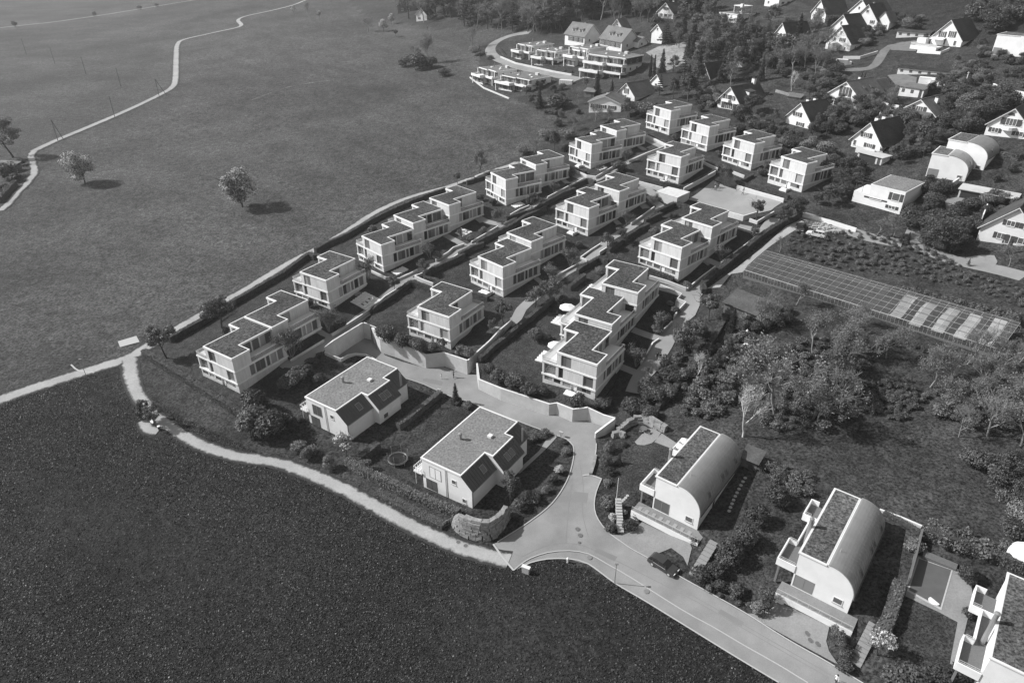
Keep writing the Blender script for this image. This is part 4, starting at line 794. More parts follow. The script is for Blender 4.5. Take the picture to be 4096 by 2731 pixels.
gable_house('farmhouse', 'small white-based farmhouse beside the dark barn beyond the field', (-70, 560, 22.5, -25, 9, 10, 4.2, 8.6), 'white', 'tile', front=[(2, 3, 1, 2.2, 1), (5.5, 6.5, 1, 2.2), (4, 5, 5, 6)], group='farm buildings beyond the field')
gable_house('house', 'low hip-roofed white house with shuttered windows below the flats', (31.5, 294.5, 16.8, -25, 13.5, 10, 3.9, 6.4), 'white', 'tile2', front=[(1.5, 3, 1.6, 2.9, 2, 1), (5, 6.5, 1.6, 2.9, 2, 1), (9, 10.6, 1.6, 2.9, 2, 1)], right=[(1.5, 2.8, 1.6, 2.9, 2, 1), (5.6, 7, 1.6, 2.9, 2, 1)], chim=[(6.4, 4, .9, 1.0)], courses=8, group='gabled houses on the slope')
r = gable_house('house', 'dark mansard-roofed house half hidden behind pines', (79, 315, 25.0, -58, 8, 12, 2.2, 7.4), 'wood', 'tile', front=[(2, 3, 3, 4.2), (5, 6, 3, 4.2)], right=[(2, 3, .4, 1.8), (5, 6, .4, 1.8)], group='gabled houses on the slope')
gable_house('house', 'grey roof with pale gable showing between the conifers', (60, 318, 21.8, -58, 8, 10, 2.0, 5.6), 'cream', 'tile2', front=[(3, 4.4, 1, 2)], group='gabled houses on the slope')
# ------------ gravel-roofed houses with a metal mansard slope
def mansard_house(label, spec, blind):
    x, y, z, h, w, wf, d, he, hr = spec; r = hroot('house', label, spec, group='gravel-roofed houses by the path')
    v0, v1, ex = 7.0, 13.3, 1.7
    MB().extr([(0, -3), (w, -3), (w, he), (wf, hr), (0, hr)], 0, d).build('wall', M['white'], r)
    MB().extr([(w-2, 0.4), (w+ex, .4), (w+ex, he), (wf+ex, hr), (w-2, hr)], v0, v1).build('bay', M['white'], r)
    P = [(-.15, -.15), (wf+.1, -.15), (wf+.1, v0-.1), (wf+ex+.1, v0-.1), (wf+ex+.1, v1+.1), (wf+.1, v1+.1), (wf+.1, d+.15), (-.15, d+.15)]
    f = MB().prism(P, hr, hr+.3).build('roof', M['fascia'], r)
    Pi = [(.12, .12), (wf-.17, .12), (wf-.17, v0+.17), (wf+ex-.17, v0+.17), (wf+ex-.17, v1-.17), (wf-.17, v1-.17), (wf-.17, d-.12), (.12, d-.12)]
    MB().prism(Pi, hr+.2, hr+.33).build('gravel_bed', M['roofgravel'], f)
    for a, b, e in ((0, v0, 0), (v1, d, 0), (v0, v1, ex)):
        p0 = Vector((w+e+.25, a-(.12 if e or a == 0 else 0), he-.2)); q = Vector((wf+e+.06, 0, hr+.02)); L_ = b-a+(.24 if e else .12); up = Vector((q.x-p0.x, 0, q.z-p0.z))
        s = MB().plate(p0, (0, L_, 0), up, .1).build('mansard_slope', M['mansard'], r); sm = MB(); n = int(L_/.62)
        nrm = Vector((0, 1, 0)).cross(up).normalized()
        for k in range(1, n): sm.plate(p0+Vector((0, L_*k/n-.02, 0))+nrm*.1, (0, .04, 0), up, .05)
        sm.build('standing_seams', M['mansard'], s, kind='stuff'); MB().tube([(w+e+.3, a, he-.22), (w+e+.3, b, he-.22)], .1, 6).build('gutter', M['frame'], s)
    def sky(e, v, n=1):
        p0 = Vector((w+e+.25, v, he-.2)); q = Vector((wf+e+.06, v, hr+.02)); up = q-p0; nrm = Vector((0, 1, 0)).cross(up).normalized()
        for k in range(n): skylight(r, p0+up*.28+Vector((0, k*1.35, 0))+nrm*.1, (0, 1.2, 0), up*.45, .12)
    sky(0, 3.9); sky(ex, 8.9, 2)
    b = window(r, 'y', 0, -1, 1.6, 4.1, 3.0, 5.4, 2, 'frame', depth=.02, pane='wframe' if blind else 'glass'); window(r, 'y', 0, -1, .7, 3.1, .1, 2.3, 2, 'dframe', depth=.02)
    facade_windows(r, 'y', 0, -1, [(6.5, 7.3, 3.9, 4.7, 1, 0), (8.6, 9.3, .7, 1.5, 1, 0)], 'cream')
    facade_windows(r, 'x', w+ex, 1, [(8.2, 9.4, 1.0, 2.0)])
    MB().tube([(5.2, -.1, -1), (5.2, -.1, hr)], .06, 5).build('downpipe', M['frame'], r); MB().tube([(w+.08, .15, -1), (w+.08, .15, he-.3)], .06, 5).build('downpipe', M['frame'], r)
    bal = MB().box(-1.9, -.004, -.3, d-.4, 2.75, 2.95).build('balcony', M['concrete'], r)
    g = rail_mesh([(-1.85, -.25, -1.85, d-.45), (-1.85, -.25, -.1, -.25), (-1.85, d-.45, -.1, d-.45)], 1.0, .5, .03); g.build('railing', M['wframe'], bal, kind='stuff').location = (0, 0, 2.95)
    for v in (0, 5.6, 11.2, d-.6): box_part(r, 'post', 'rail', -1.8, -1.68, v, v+.12, -1.5, 2.746)
    v = MB().lathe([(.24, 0), (.24, .9), (.38, .95), (.36, 1.3), (.1, 1.4)], (2.7, 7.6, hr+.33), 10).build('vent_pipe', M['zinc'], r)
    MB().box(6.4, 7.2, 10.6, 11.4, hr+.334, hr+.75).build('roof_hatch', M['white'], r)
    for k in (0, .35): MB().tube([(w+.3, d-2.2+k, he+.2), (w+.3, d-2.2+k, hr+1.3-k)], .09, 6).build('flue', M['zinc'], r)
    return r
mansard_house('gravel-roofed white house with metal side slope, farther of the two, blossom tree at its corner', (-40.6, 112.5, -3.9, -33, 10.8, 8.3, 17.5, 4.1, 6.2), False)
mansard_house('gravel-roofed white house with metal side slope, nearer one above the stone block wall', (-15.6, 93.3, -3.2, -33, 10.6, 8.4, 17.4, 4.2, 6.3), True)
# ------------ barrel-roofed houses
def barrel_house(label, spec, flue=True, small=False, bal=True):
    x, y, z, h, w, wf, d, he, hr = spec; r = hroot('house', label, spec, group='barrel-roofed white houses')
    a, b = w-wf, hr+.35-he; N = 14
    arc = [(wf+a*math.sin(t), he+b*math.cos(t)) for t in np.linspace(0, math.pi/2, N)]
    MB().extr([(0, -3.5), (w, -3.5)]+arc[::-1]+[(wf-.35, hr+.25), (wf-.35, hr), (0, hr)], 0, d).build('wall', M['white'], r)
    out = [(wf-.25, hr+.42)]+[(wf+(a+.14)*math.sin(t), he+(b+.14)*math.cos(t)) for t in np.linspace(0, math.pi/2, N)]+[(w+.2, he-.15)]
    inn = [(wf-.25, hr+.3)]+[(wf+(a+.02)*math.sin(t), he+(b+.02)*math.cos(t)) for t in np.linspace(0, math.pi/2, N)]+[(w+.1, he-.15)]
    mb = MB(); n = len(out)
    for yy in (-.12, d+.12): mb.v += [(p[0], yy, p[1]) for p in out]+[(p[0], yy, p[1]) for p in inn]
    for i in range(n-1):
        mb.f += [(i, i+1, 2*n+i+1, 2*n+i), (n+i+1, n+i, 3*n+i, 3*n+i+1), (n+i, n+i+1, i+1, i), (2*n+i, 2*n+i+1, 3*n+i+1, 3*n+i)]
    mb.f += [(n-1, 2*n-1, 4*n-1, 3*n-1), (n, 0, 2*n, 3*n)]; mb.m = [0]*len(mb.f)
    roof = mb.build('barrel_roof', M['zinc'], r); sm = MB()
    for k in range(1, int(d/.75)):
        v = d*k/int(d/.75)
        for i in range(4, n-1):
            p, q = out[i], out[i+1]; dx, dz = q[0]-p[0], q[1]-p[1]; L_ = math.hypot(dx, dz); nx, nz = -dz/L_*-1, dx/L_
            sm.plate((p[0], v-.02, p[1]), (0, .04, 0), (dx, 0, dz), -.04)
    sm.build('standing_seams', M['zinc'], roof, kind='stuff'); MB().tube([(w+.22, -.1, he-.18), (w+.22, d+.1, he-.18)], .1, 6).build('gutter', M['dframe'], roof)
    f = MB().prism([(-.2, -.15), (wf-.4, -.15), (wf-.4, d+.15), (-.2, d+.15)], hr+.004, hr+.2).build('flat_roof', M['cream'], r); MB().box(.1, wf-.6, .15, d-.15, hr+.15, hr+.23).build('roof_planting', M['sedum'], f)
    for v in ((3, 3.9), (8.2, 9.1), (9.6, 10.5), (13.4, 14.3)) if d > 12 else ((3.5, 4.4),):
        t0, t1 = math.radians(58), math.radians(74); p = (wf+(a+.15)*math.sin(t1), he+(b+.15)*math.cos(t1)); q = (wf+(a+.15)*math.sin(t0), he+(b+.15)*math.cos(t0)); skylight(r, (p[0], v[0], p[1]), (0, v[1]-v[0], 0), (q[0]-p[0], 0, q[1]-p[1]), .1)
    window(r, 'y', 0, -1, .2, 2.9, .1, 2.3, 2, 'frame', depth=.03, pane='frame' if small else 'glass'); facade_windows(r, 'y', 0, -1, [(w-2.1, w-1.0, .8, 1.7)], 'cream'); facade_windows(r, 'x', w, 1, [(d-4, d-2.2, .9, 1.7), (5.2, 6.2, -.2, 1.9)], 'cream')
    if bal:
        b_ = MB().box(-2.5, -.004, 0, 4.6, 2.6, 2.85).box(-2.5, -.004, d-5, d-1.2, 2.6, 2.85).box(-1.3, -.004, 4.604, d-5.004, 2.6, 2.85).build('balcony', M['wood'], r)
        q = MB()
        for v0, v1 in ((0, 4.6), (d-5, d-1.2)): q.box(-2.62, -2.45, v0-.1, v1+.1, 2.5, 3.75).box(-2.45, -.004, v0-.12, v0+.03, 2.5, 3.75).box(-2.45, -1.35, v1-.03, v1+.12, 2.5, 3.75)
        q.box(-1.45, -1.28, 4.72, d-5.12, 2.5, 3.75); q.build('parapet', M['white'], b_)
        rail_mesh([(-2.4, .1, -.2, .1), (-2.4, 4.5, -1.5, 4.5), (-2.4, d-4.9, -1.5, d-4.9)], .4, .5, .02).build('railing', M['rail'], b_, kind='stuff').location = (0, 0, 3.75)
        box_part(r, 'column', 'zinc', -2.3, -2.05, .1, .35, -1, 2.5); box_part(r, 'column', 'zinc', -2.3, -2.05, d-2, d-1.75, -1, 2.5)
    if flue: MB().tube([(-.5, 5.6, 2), (-.5, 5.6, hr+1.6)], .28, 12).lathe([(.34, 0), (.34, .16), (.12, .26)], (-.5, 5.6, hr+1.604), 12).build('flue', M['zinc'], r)
    MB().tube([(wf+.3, 3.2, hr+.3), (wf+.3, 3.2, hr+1.0)], .05, 6).build('vent_pipe', M['rail'], r)
    return r
barrel_house('barrel-roofed white house nearest the road junction, flue on its planted roof', (23.0, 84.6, .1, -38, 7.9, 4.0, 16.2, 3.0, 6.6))
barrel_house('barrel-roofed white house between the conifer row and the swimming pool', (39.4, 67.4, 2.0, -38, 7.7, 4.0, 15.9, 2.9, 6.3), small=True)
barrel_house('white house with roof terraces and thick flue cut off at the bottom right corner', (54.6, 50.1, 3.6, -38, 10.0, 5.6, 15.3, 3.0, 6.6))
barrel_house('front half of the double barrel-roofed white house on the slope', (117.9, 195.4, 20.8, -40, 9.8, 4.4, 9.5, 2.9, 6.3), False, True, False)
barrel_house('rear half of the double barrel-roofed white house on the slope', (124.4, 200.4, 22.5, -46, 10.8, 5.2, 10.5, 3.8, 7.2), False, True, False)
barrel_house('arched white house cut off by the upper right edge', (171.5, 267.5, 42.6, -48, 13, 7.5, 10, 3.2, 6.4), False, True, False)
# ------------ flat-roofed white houses
def flat_house(label, spec, storeys, fwin, rwin=(), roofm='roofgravel', wallm='white', group=None, rim=.25):
    x, y, z, h, w, d, hh = spec; r = hroot('house', label, spec, group=group)
    MB().box(0, w, 0, d, -4, hh-.3).build('wall', M[wallm], r); f = MB().box(-rim, w+rim, -rim, d+rim, hh-.296, hh).build('roof', M['fascia'], r); MB().box(.2, w-.2, .2, d-.2, hh-.05, hh+.05).build('roof_surface', M[roofm], f)
    facade_windows(r, 'y', 0, -1, fwin); facade_windows(r, 'x', w, 1, rwin); return r
r = flat_house('white cubic house with pergola frame and cut-out roof corner on the right', (97.7, 185.2, 15.7, -48, 9.2, 12.5, 6.0), 2, [(6.2, 8.0, 3.2, 5.1, 1), (6.0, 7.6, .8, 1.6, 2), (.6, 3.6, 2.2, 2.5, 1)], [(1.2, 2.0, -.2, 1.9), (5, 6, -.2, 1.9)], group='flat-roofed white houses', rim=.05)
box_part(r, 'terrace', 'white', -4, -.004, 0, 8, -1, 3.2); q = MB()
for u, v in ((-3.9, .1), (-3.9, 4), (-3.9, 7.9), (-1.9, .1)): q.tube([(u, v, 3.2), (u, v, 5.9)], .06, 4)
for v in (.1, 2.7, 5.3, 7.9): q.tube([(-3.9, v, 5.9), (-.05, v, 5.9)], .06, 4)
q.tube([(-3.9, .1, 5.9), (-3.9, 7.9, 5.9)], .06, 4).tube([(-1.9, .1, 5.9), (-1.9, 7.9, 5.9)], .06, 4); q.build('pergola', M['dframe'], r)
r = flat_house('white modern house with tall chimney and roof canopy among trees at the top', (104.4, 386.3, 40.6, -60, 12, 12.0, 4.2), 1, [(7, 8, 1, 2), (8.6, 9.6, 1, 2)], [(2, 3, 1.4, 2.2), (4, 5, 1.4, 2.2), (6, 7, 1.4, 2.2)], group='flat-roofed white houses')
box_part(r, 'chimney', 'white', 10.2, 11.6, 3, 4.2, 4.2, 8.6); box_part(r, 'canopy', 'white', 4, 11, 5, 11, 7.2, 7.5); [box_part(r, 'post', 'white', u, u+.2, v, v+.2, 4.26, 7.2) for u, v in ((4.2, 5.2), (10.6, 10.6), (4.2, 10.6))]; MB().plate((1.5, -3, 1.9), (4, 0, 0), (0, 3, .9), .06).build('awning', M['white'], r); box_part(r, 'balcony', 'white', 0, 7, -3.2, -.004, -.6, .5)
flat_house('low white flat house with long windows at the very top edge', (128, 392, 47.5, -60, 9, 16, 3.6), 1, [(2, 3, 1, 2)], [(2, 4, 1, 2), (6, 8, 1, 2), (10, 12, 1, 2)], group='flat-roofed white houses')
def flats(label, spec, storeys, step=3.2):
    """stepped block: each lower storey reaches farther forward and carries the terrace of the one above"""
    x, y, z, h, w, d, hh = spec; r = hroot('apartment_house', label, spec, group='terraced white flats below the trees'); sh = hh/storeys
    for k in range(storeys):
        o = -(storeys-1-k)*step; zz = k*sh; b0 = zz-(4 if k == 0 else 0)+.004; t = zz+sh-.35; m = w*.52
        box_part(r, 'storey', 'white', 0, w, 2.0, d, b0, t); box_part(r, 'left_bay', 'white', 0, m, o+.6, 1.996, b0, t); box_part(r, 'right_bay', 'white', m+.004, w*.8, o*.45+1.2, 1.996, b0, t)
        facade_windows(r, 'y', o+.6, -1, [(.8, m*.45, zz+.2, zz+2.3, 2), (m*.58, m*.92, zz+.2, zz+2.3, 2)]); facade_windows(r, 'y', o*.45+1.2, -1, [(m+.8, w*.8-.5, zz+.2, zz+2.3, 2)]); facade_windows(r, 'y', 2.0, -1, [(w*.83, w*.95, zz+.2, zz+2.2, 1)])
        facade_windows(r, 'x', w, 1, [(d*.35, d*.43, zz+.9, zz+1.9), (d*.7, d*.78, zz+.9, zz+1.9)])
        if k < storeys-1:
            q = MB().box(-1.2, m+.3, o-1.2, o+step+.5, t+.004, zz+sh).box(-1.2, m+.3, o-1.2, o-1.0, zz+sh+.004, zz+sh+.8).box(-1.2, -1.0, o-.99, o+step+.5, zz+sh+.004, zz+sh+.8).box(m+.1, m+.3, o-.99, o+step-.5, zz+sh+.004, zz+sh+.8); q.build('terrace', M['white'], r)
            q = MB().box(m+.304, w+.4, o*.45-.2, o*.45+step+1, t+.004, zz+sh-.02).box(m+.304, w+.4, o*.45-.2, o*.45, zz+sh, zz+sh+.6).box(w+.2, w+.4, o*.45+.01, o*.45+step+1, zz+sh, zz+sh+.6); q.build('terrace', M['white'], r)
        box_part(r, 'column', 'white', -.9, -.6, o-.8, o-.5, b0, t); box_part(r, 'column', 'white', w-.1, w+.2, o*.45+.1, o*.45+.4, b0, t)
    P = [(-.5, -.3), (w*.53, -.3), (w*.53, .6), (w+.5, .6), (w+.5, d+.4), (-.5, d+.4)]; f = MB().prism(P, hh-.346, hh).build('roof', M['fascia'], r); MB().prism([(-.2, 0), (w*.53-.3, 0), (w*.53-.3, .9), (w+.2, .9), (w+.2, d+.1), (-.2, d+.1)], hh-.06, hh+.05).build('roof_surface', M['tile2'], f)
    for u, v in ((w*.3, d*.35), (w*.55, d*.6), (w*.8, d*.4)): MB().box(u-.5, u+.5, v-.5, v+.5, hh+.054, hh+.4).build('rooflight', M['white'], r)
    MB().box(w*.6, w*.6+1.8, d*.75, d*.75+1.4, hh+.054, hh+1.1).build('plant_box', M['concrete'], r); MB().tube([(w*.25, d*.5, hh), (w*.25, d*.5, hh+2)], .18, 6).build('flue', M['frame'], r)
    return r
flats('white terraced flats in front, right of the two beside the meadow', (-4.4, 351, 15.4, -48, 17.5, 15.0, 5.6), 2)
flats('white terraced flats in front, left of the two beside the meadow', (-16.1, 370.0, 15.0, -58, 14.0, 13, 6.4), 2)
flats('white terraced flats behind the lane, farthest left', (3.6, 406, 20.7, -54, 11, 15, 6.8), 2)
flats('white terraced flats behind the lane, second from left with dark upper windows', (13.5, 386, 20.6, -46, 11.5, 11, 6.8), 2)
flats('white terraced flats behind the lane, third from left', (29.5, 374, 22.2, -54, 11.5, 13, 8.4), 2)
r = flats('large three-storey white flats with dark top floor beside the twin cypresses', (36.5, 350, 20.8, -44, 19.5, 14.5, 9.8), 3, 2.6)
box_part(r, 'cladding', 'tile', 19.504, 19.56, 2.0, 14.5, 6.7, 9.4)
# ---------------------------------------------------------------- plants: prototypes, then copies
def branches(rg, base, direction, length, rad, level, maxlev, segs, tips, spread=.6, nk=(3, 5), up=.25, taper=.62, minr=.012, wob=.12):
    d = Vector(direction).normalized(); p = Vector(base); pts = [p.copy()]; rs = [rad]; n = 4 if level < 2 else 3
    for k in range(n):
        d = (d+Vector((rg.gauss(0, wob), rg.gauss(0, wob), rg.gauss(0, wob)+up*.12))).normalized(); p = p+d*(length/n); pts.append(p.copy()); rs.append(max(minr, rad*(1-(k+1)/n*(1-taper))))
    segs.append((pts, rs, level))
    if level >= maxlev: tips.append((pts[-1], d)); tips.append((pts[-2], d)); return
    for k in range(rg.randint(*nk)):
        i = rg.uniform(.35, 1.0) if level else rg.uniform(.45, 1.0); j = min(int(i*n), n-1); f = i*n-j; q = pts[j].lerp(pts[j+1], f)
        a = rg.uniform(0, 2*math.pi); perp = d.cross(Vector((math.cos(a), math.sin(a), .3))).normalized()
        nd = (d*(1-spread)+perp*spread+Vector((0, 0, up))).normalized(); branches(rg, q, nd, length*rg.uniform(.5, .75), rs[j]*.6, level+1, maxlev, segs, tips, spread, nk, up, taper, minr, wob)
    tips.append((pts[-1], d))
def trunkmesh(name, segs, m, sides=(6, 5, 4, 3, 3)):
    mb = MB()
    for pts, rs, l in segs: mb.tube(pts, rs, sides[min(l, 4)], cap=False)
    return mb.mesh(name, m, True)
def lobes(rg, n, rx, rz, zc, low=-.6):
    out = []
    while len(out) < n:
        v = np.array([rg.gauss(0, 1) for _ in range(3)]); v /= np.linalg.norm(v)
        if v[2] < low: continue
        k = rg.uniform(.45, .95); out.append((v[0]*rx*k, v[1]*rx*k, zc+v[2]*rz*k))
    return out
def crown(rg, L_, r0, n, shell=.75, squash=.8):
    r = np.random.default_rng(rg.randint(0, 99999)); C = []; Nv = []
    for c in L_:
        rr = r0*rg.uniform(.65, 1.25); k = int(n/len(L_)*rr/r0); v = r.normal(size=(k, 3)); v /= np.linalg.norm(v, axis=1)[:, None]; q = rr*(shell+(1-shell)*r.random(k))[:, None]*(.82+.3*r.random(k))[:, None]
        C.append(np.array(c)+v*q*np.array([1, 1, squash])); Nv.append(v)
    return np.concatenate(C), np.concatenate(Nv)
PROTO = {}
def proto_round(key, seed, h=6.0, rx=1.9, n=2300, ls=.3, m=('leaf', 'leaf', 'leaf2'), trunk=1.5, nl=13, lr=.46, low=-.6):
    rg = random.Random(seed); segs, tips = [], []; branches(rg, (0, 0, -.3), (0, 0, 1), h*.62, h*.021, 0, 2, segs, tips, .62, (4, 6), .3)
    zc = trunk+(h-trunk)*.52; L_ = lobes(rg, nl, rx*.78, (h-trunk)*.46, zc, low); C, Nv = crown(rg, L_, rx*lr, n, .55)
    r = np.random.default_rng(seed); S = ls*(.55+.9*r.random(len(C)))
    PROTO[key] = (trunkmesh('tree_trunk', segs, M['bark']), leafmesh('tree_crown', C, S, [M[q] for q in m], seed, normals=Nv), h)
for i in range(4): proto_round('round%d' % i, 20+i, 6.0, (2.3, 2.0, 2.5, 1.9)[i], 3400, .22, ('leaf2', 'leaf', 'bud'), 1.3, 22, .3)
for i in range(3): proto_round('big%d' % i, 40+i, 9.0, 3.2, 6500, .27, ('leaf', 'needle', 'leaf2'), 1.6, 30, .34)
for i in range(2): proto_round('blossom%d' % i, 50+i, 9.0, 4.3, 7000, .3, ('blossom', 'blossom', 'bud', 'leaf2'), .5, 44, .3, -.95)
for i in range(2): proto_round('pale%d' % i, 56+i, 8.0, 2.6, 3800, .22, ('bud', 'leaf3', 'leaf2'), 1.4, 28, .3)
for i in range(2): proto_round('white%d' % i, 53+i, 4.0, 1.4, 1300, .22, ('paleblossom', 'blossom', 'leaf3'), .9, 10)
def proto_vase(key, seed, h=5.0):
    rg = random.Random(seed); segs, tips = [], []
    for k in range(5): a = k*1.26+rg.random(); branches(rg, (0, 0, -.2), (.34*math.cos(a), .34*math.sin(a), 1), h*.55, .05, 1, 3, segs, tips, .35, (3, 4), .35, wob=.07)
    r = np.random.default_rng(seed); P = np.array([list(t[0]) for t in tips]); C = np.repeat(P, max(1, 3200//len(P)), 0); C = C+r.normal(size=C.shape)*.3
    PROTO[key] = (trunkmesh('shrub_stems', segs, M['twig'], (5, 4, 3, 3)), leafmesh('shrub_crown', C, .18*(.6+.8*r.random(len(C))), [M['leaf'], M['leaf2'], M['bud']], seed), float(C[:, 2].max()))
for i in range(3): proto_vase('vase%d' % i, 60+i)
def proto_bush(key, seed, m, ls=.2, n=1500, rx=1.1, h=1.7):
    rg = random.Random(seed); L_ = lobes(rg, 11, rx*.62, h*.42, h*.5, -.5); C, Nv = crown(rg, L_, rx*.5, n, .8); C[:, 2] = np.maximum(C[:, 2], .03)
    r = np.random.default_rng(seed); segs = []; tips = []
    for k in range(4): branches(rg, (0, 0, -.2), (rg.gauss(0, .5), rg.gauss(0, .5), 1), h*.6, .035, 2, 3, segs, tips)
    PROTO[key] = (trunkmesh('bush_stems', segs, M['bark']), leafmesh('bush_foliage', C, ls*(.6+.8*r.random(len(C))), [M[q] for q in m], seed, normals=Nv), h)
for i in range(2):                                                   # tall shrubs keep small leaves
    proto_bush('bushL%d' % i, 270+i, ('leaf', 'leaf', 'leaf2'), .22, 3600, 1.9, 3.2); proto_bush('darkL%d' % i, 274+i, ('needle', 'leaf', 'needle'), .22, 3600, 1.7, 3.2); proto_bush('glossL%d' % i, 276+i, ('hedge2', 'leaf2', 'hedge2'), .22, 3200, 1.8, 3.2); proto_bush('shrubL%d' % i, 278+i, ('bud', 'leaf2', 'twig'), .2, 2600, 1.9, 3.2)
for i in range(3): proto_bush('bush%d' % i, 70+i, ('leaf', 'leaf', 'leaf2'))
for i in range(2): proto_bush('gloss%d' % i, 75+i, ('hedge2', 'hedge2', 'leaf2'))
for i in range(2): proto_bush('shrub%d' % i, 78+i, ('bud', 'leaf2', 'twig'), .19, 1100)
proto_bush('flower0', 82, ('paleblossom', 'paleblossom', 'blossom'), .17, 900, .7, 1.2)
proto_bush('dark0', 84, ('needle', 'needle', 'leaf'), .2, 1500); proto_bush('dark1', 85, ('needle', 'leaf', 'needle'), .2, 1500, 1.0, 2.0)
def proto_conifer(key, seed, h=10.0, rb=2.2, n=5200, m=('needle', 'needle', 'leaf'), gap=.5, droop=.35, bare=.08):
    rg = random.Random(seed); r = np.random.default_rng(seed); C = []; segs = [([Vector((0, 0, -.3)), Vector((0, 0, h*.5)), Vector((0, 0, h))], [h*.018, h*.011, .02], 0)]; z = h*bare; A = []
    while z < h*.985:
        f = 1-(z/h); R = rb*(f**.85)*rg.uniform(.78, 1.12)+.12; k = max(5, int(9*f+4))
        for j in range(k):
            a = 2*math.pi*j/k+rg.random()*.7; R2 = R*rg.uniform(.7, 1.1); A.append((z, a, R2))
            segs.append(([Vector((0, 0, z)), Vector((math.cos(a)*R2*.9, math.sin(a)*R2*.9, z-droop*R2*.8))], [.03, .008], 3))
        z += gap*(.55+.6*f)*h/10
    tot = sum(q[2] for q in A)
    for z, a, R in A:
        k = max(3, int(n*R/tot)); t = r.random(k)**.7*R; w = (R-t)*.28+.08; C.append(np.stack([np.cos(a)*t-np.sin(a)*r.normal(size=k)*w, np.sin(a)*t+np.cos(a)*r.normal(size=k)*w, z-droop*t+r.normal(size=k)*.07], 1))
    C = np.concatenate(C)
    PROTO[key] = (trunkmesh('conifer_trunk', segs, M['bark'], (6, 3, 3, 3)), leafmesh('conifer_crown', C, .34*h/10*(.6+.8*r.random(len(C))), [M[q] for q in m], seed, aspect=.45), h)
proto_conifer('spruce0', 90); proto_conifer('spruce1', 91, rb=1.9); proto_conifer('cypress0', 92, 10, .85, 3600, gap=.42, droop=-.9); proto_conifer('pine0', 93, 10, 3.4, 4200, ('needle', 'leaf', 'leaf'), .95, .12, .22); proto_conifer('pine1', 94, 10, 3.0, 3800, ('needle', 'leaf', 'leaf2'), 1.1, .1, .25)
def proto_bud(key, seed, h=10.0, leaf=1900, m=('bud', 'leaf2', 'twig'), bark='twig', nk=(4, 6), spread=.5, ls=.2, mult=1.0):
    rg = random.Random(seed); segs, tips = [], []; branches(rg, (0, 0, -.4), (rg.gauss(0, .04), rg.gauss(0, .04), 1), h*.5, h*.017, 0, 4, segs, tips, spread, nk, .32, minr=.017)
    P = np.array([list(t[0]) for t in tips]); r = np.random.default_rng(seed); zz = max(p[2] for p in P); s = h/zz
    segs = [([q*s for q in a], [b_ for b_ in b], l) for a, b, l in segs]; P = P*s
    if len(segs) > 900: keep = [g for g in segs if g[2] < 3]; rest = [g for g in segs if g[2] >= 3]; rg.shuffle(rest); segs = keep+rest[:900-min(len(keep), 600)]
    crownm = None
    if leaf: C = P[r.integers(0, len(P), leaf)]+r.normal(size=(leaf, 3))*.32; crownm = leafmesh('tree_buds', C, ls*(.6+.8*r.random(leaf)), [M[q] for q in m], seed)
    PROTO[key] = (trunkmesh('tree_branches', segs, M[bark], (6, 5, 3, 3, 3)), crownm, h)
for i in range(4): proto_bud('bud%d' % i, 100+i)
for i in range(2): proto_bud('bare%d' % i, 110+i, leaf=260)
proto_bud('birch0', 115, leaf=200, bark='birchbark', spread=.38)
print('plant prototypes', {k: (len(v[0].polygons), len(v[1].polygons) if v[1] else 0) for k, v in PROTO.items()})
CATN = {'round': ('garden_tree', 'tree'), 'big': ('broadleaf_tree', 'tree'), 'blossom': ('blossom_tree', 'tree'), 'pale': ('broadleaf_tree', 'tree'), 'white': ('flowering_tree', 'tree'), 'vase': ('multi_stem_tree', 'tree'), 'bush': ('shrub', 'shrub'), 'gloss': ('shrub', 'shrub'), 'shrub': ('shrub', 'shrub'), 'flower': ('flowering_shrub', 'shrub'), 'dark': ('evergreen_shrub', 'shrub'), 'spruce': ('spruce_tree', 'tree'), 'cypress': ('cypress_tree', 'tree'), 'pine': ('pine_tree', 'tree'), 'bud': ('budding_tree', 'tree'), 'bare': ('bare_tree', 'tree'), 'birch': ('birch_tree', 'tree')}
NV = {'round': 4, 'big': 3, 'blossom': 2, 'pale': 2, 'white': 2, 'vase': 3, 'bush': 3, 'gloss': 2, 'shrub': 2, 'flower': 1, 'dark': 2, 'spruce': 2, 'cypress': 1, 'pine': 2, 'bud': 4, 'bare': 2, 'birch': 1}
prnd = random.Random(5)
def plant(kind, p, h, label, group=None, wide=1.0):
    key = kind+str(prnd.randrange(NV[kind]))
    if kind in ('bush', 'dark', 'gloss', 'shrub') and h > 2.3: key = kind+'L'+str(prnd.randrange(2))
    a, b, H = PROTO[key]; s = h/H; nm, cat = CATN[kind]
    r = thing(nm, label, cat, p, prnd.uniform(0, 6.28), group, (s*wide, s*wide, s)); r['kind'] = 'thing'
    obj('stems' if cat == 'shrub' else 'trunk', a, r)
    if b: obj('foliage' if cat == 'shrub' else 'crown', b, r)
    return r
def shrink(k, r, y):
    f = FACT.get(k, .96)
    if k in ('bush', 'dark', 'gloss', 'shrub', 'flower'): a = PITCH+math.atan((Q(r, 0, y)[1]-1365.5)/FPX); f = 1.42*math.cos(a)/(math.cos(a)+1.2*math.sin(a))
    return f
FACT = {'bush': .68, 'dark': .66, 'gloss': .7, 'shrub': .68, 'flower': .8, 'blossom': 1.06, 'round': .93}
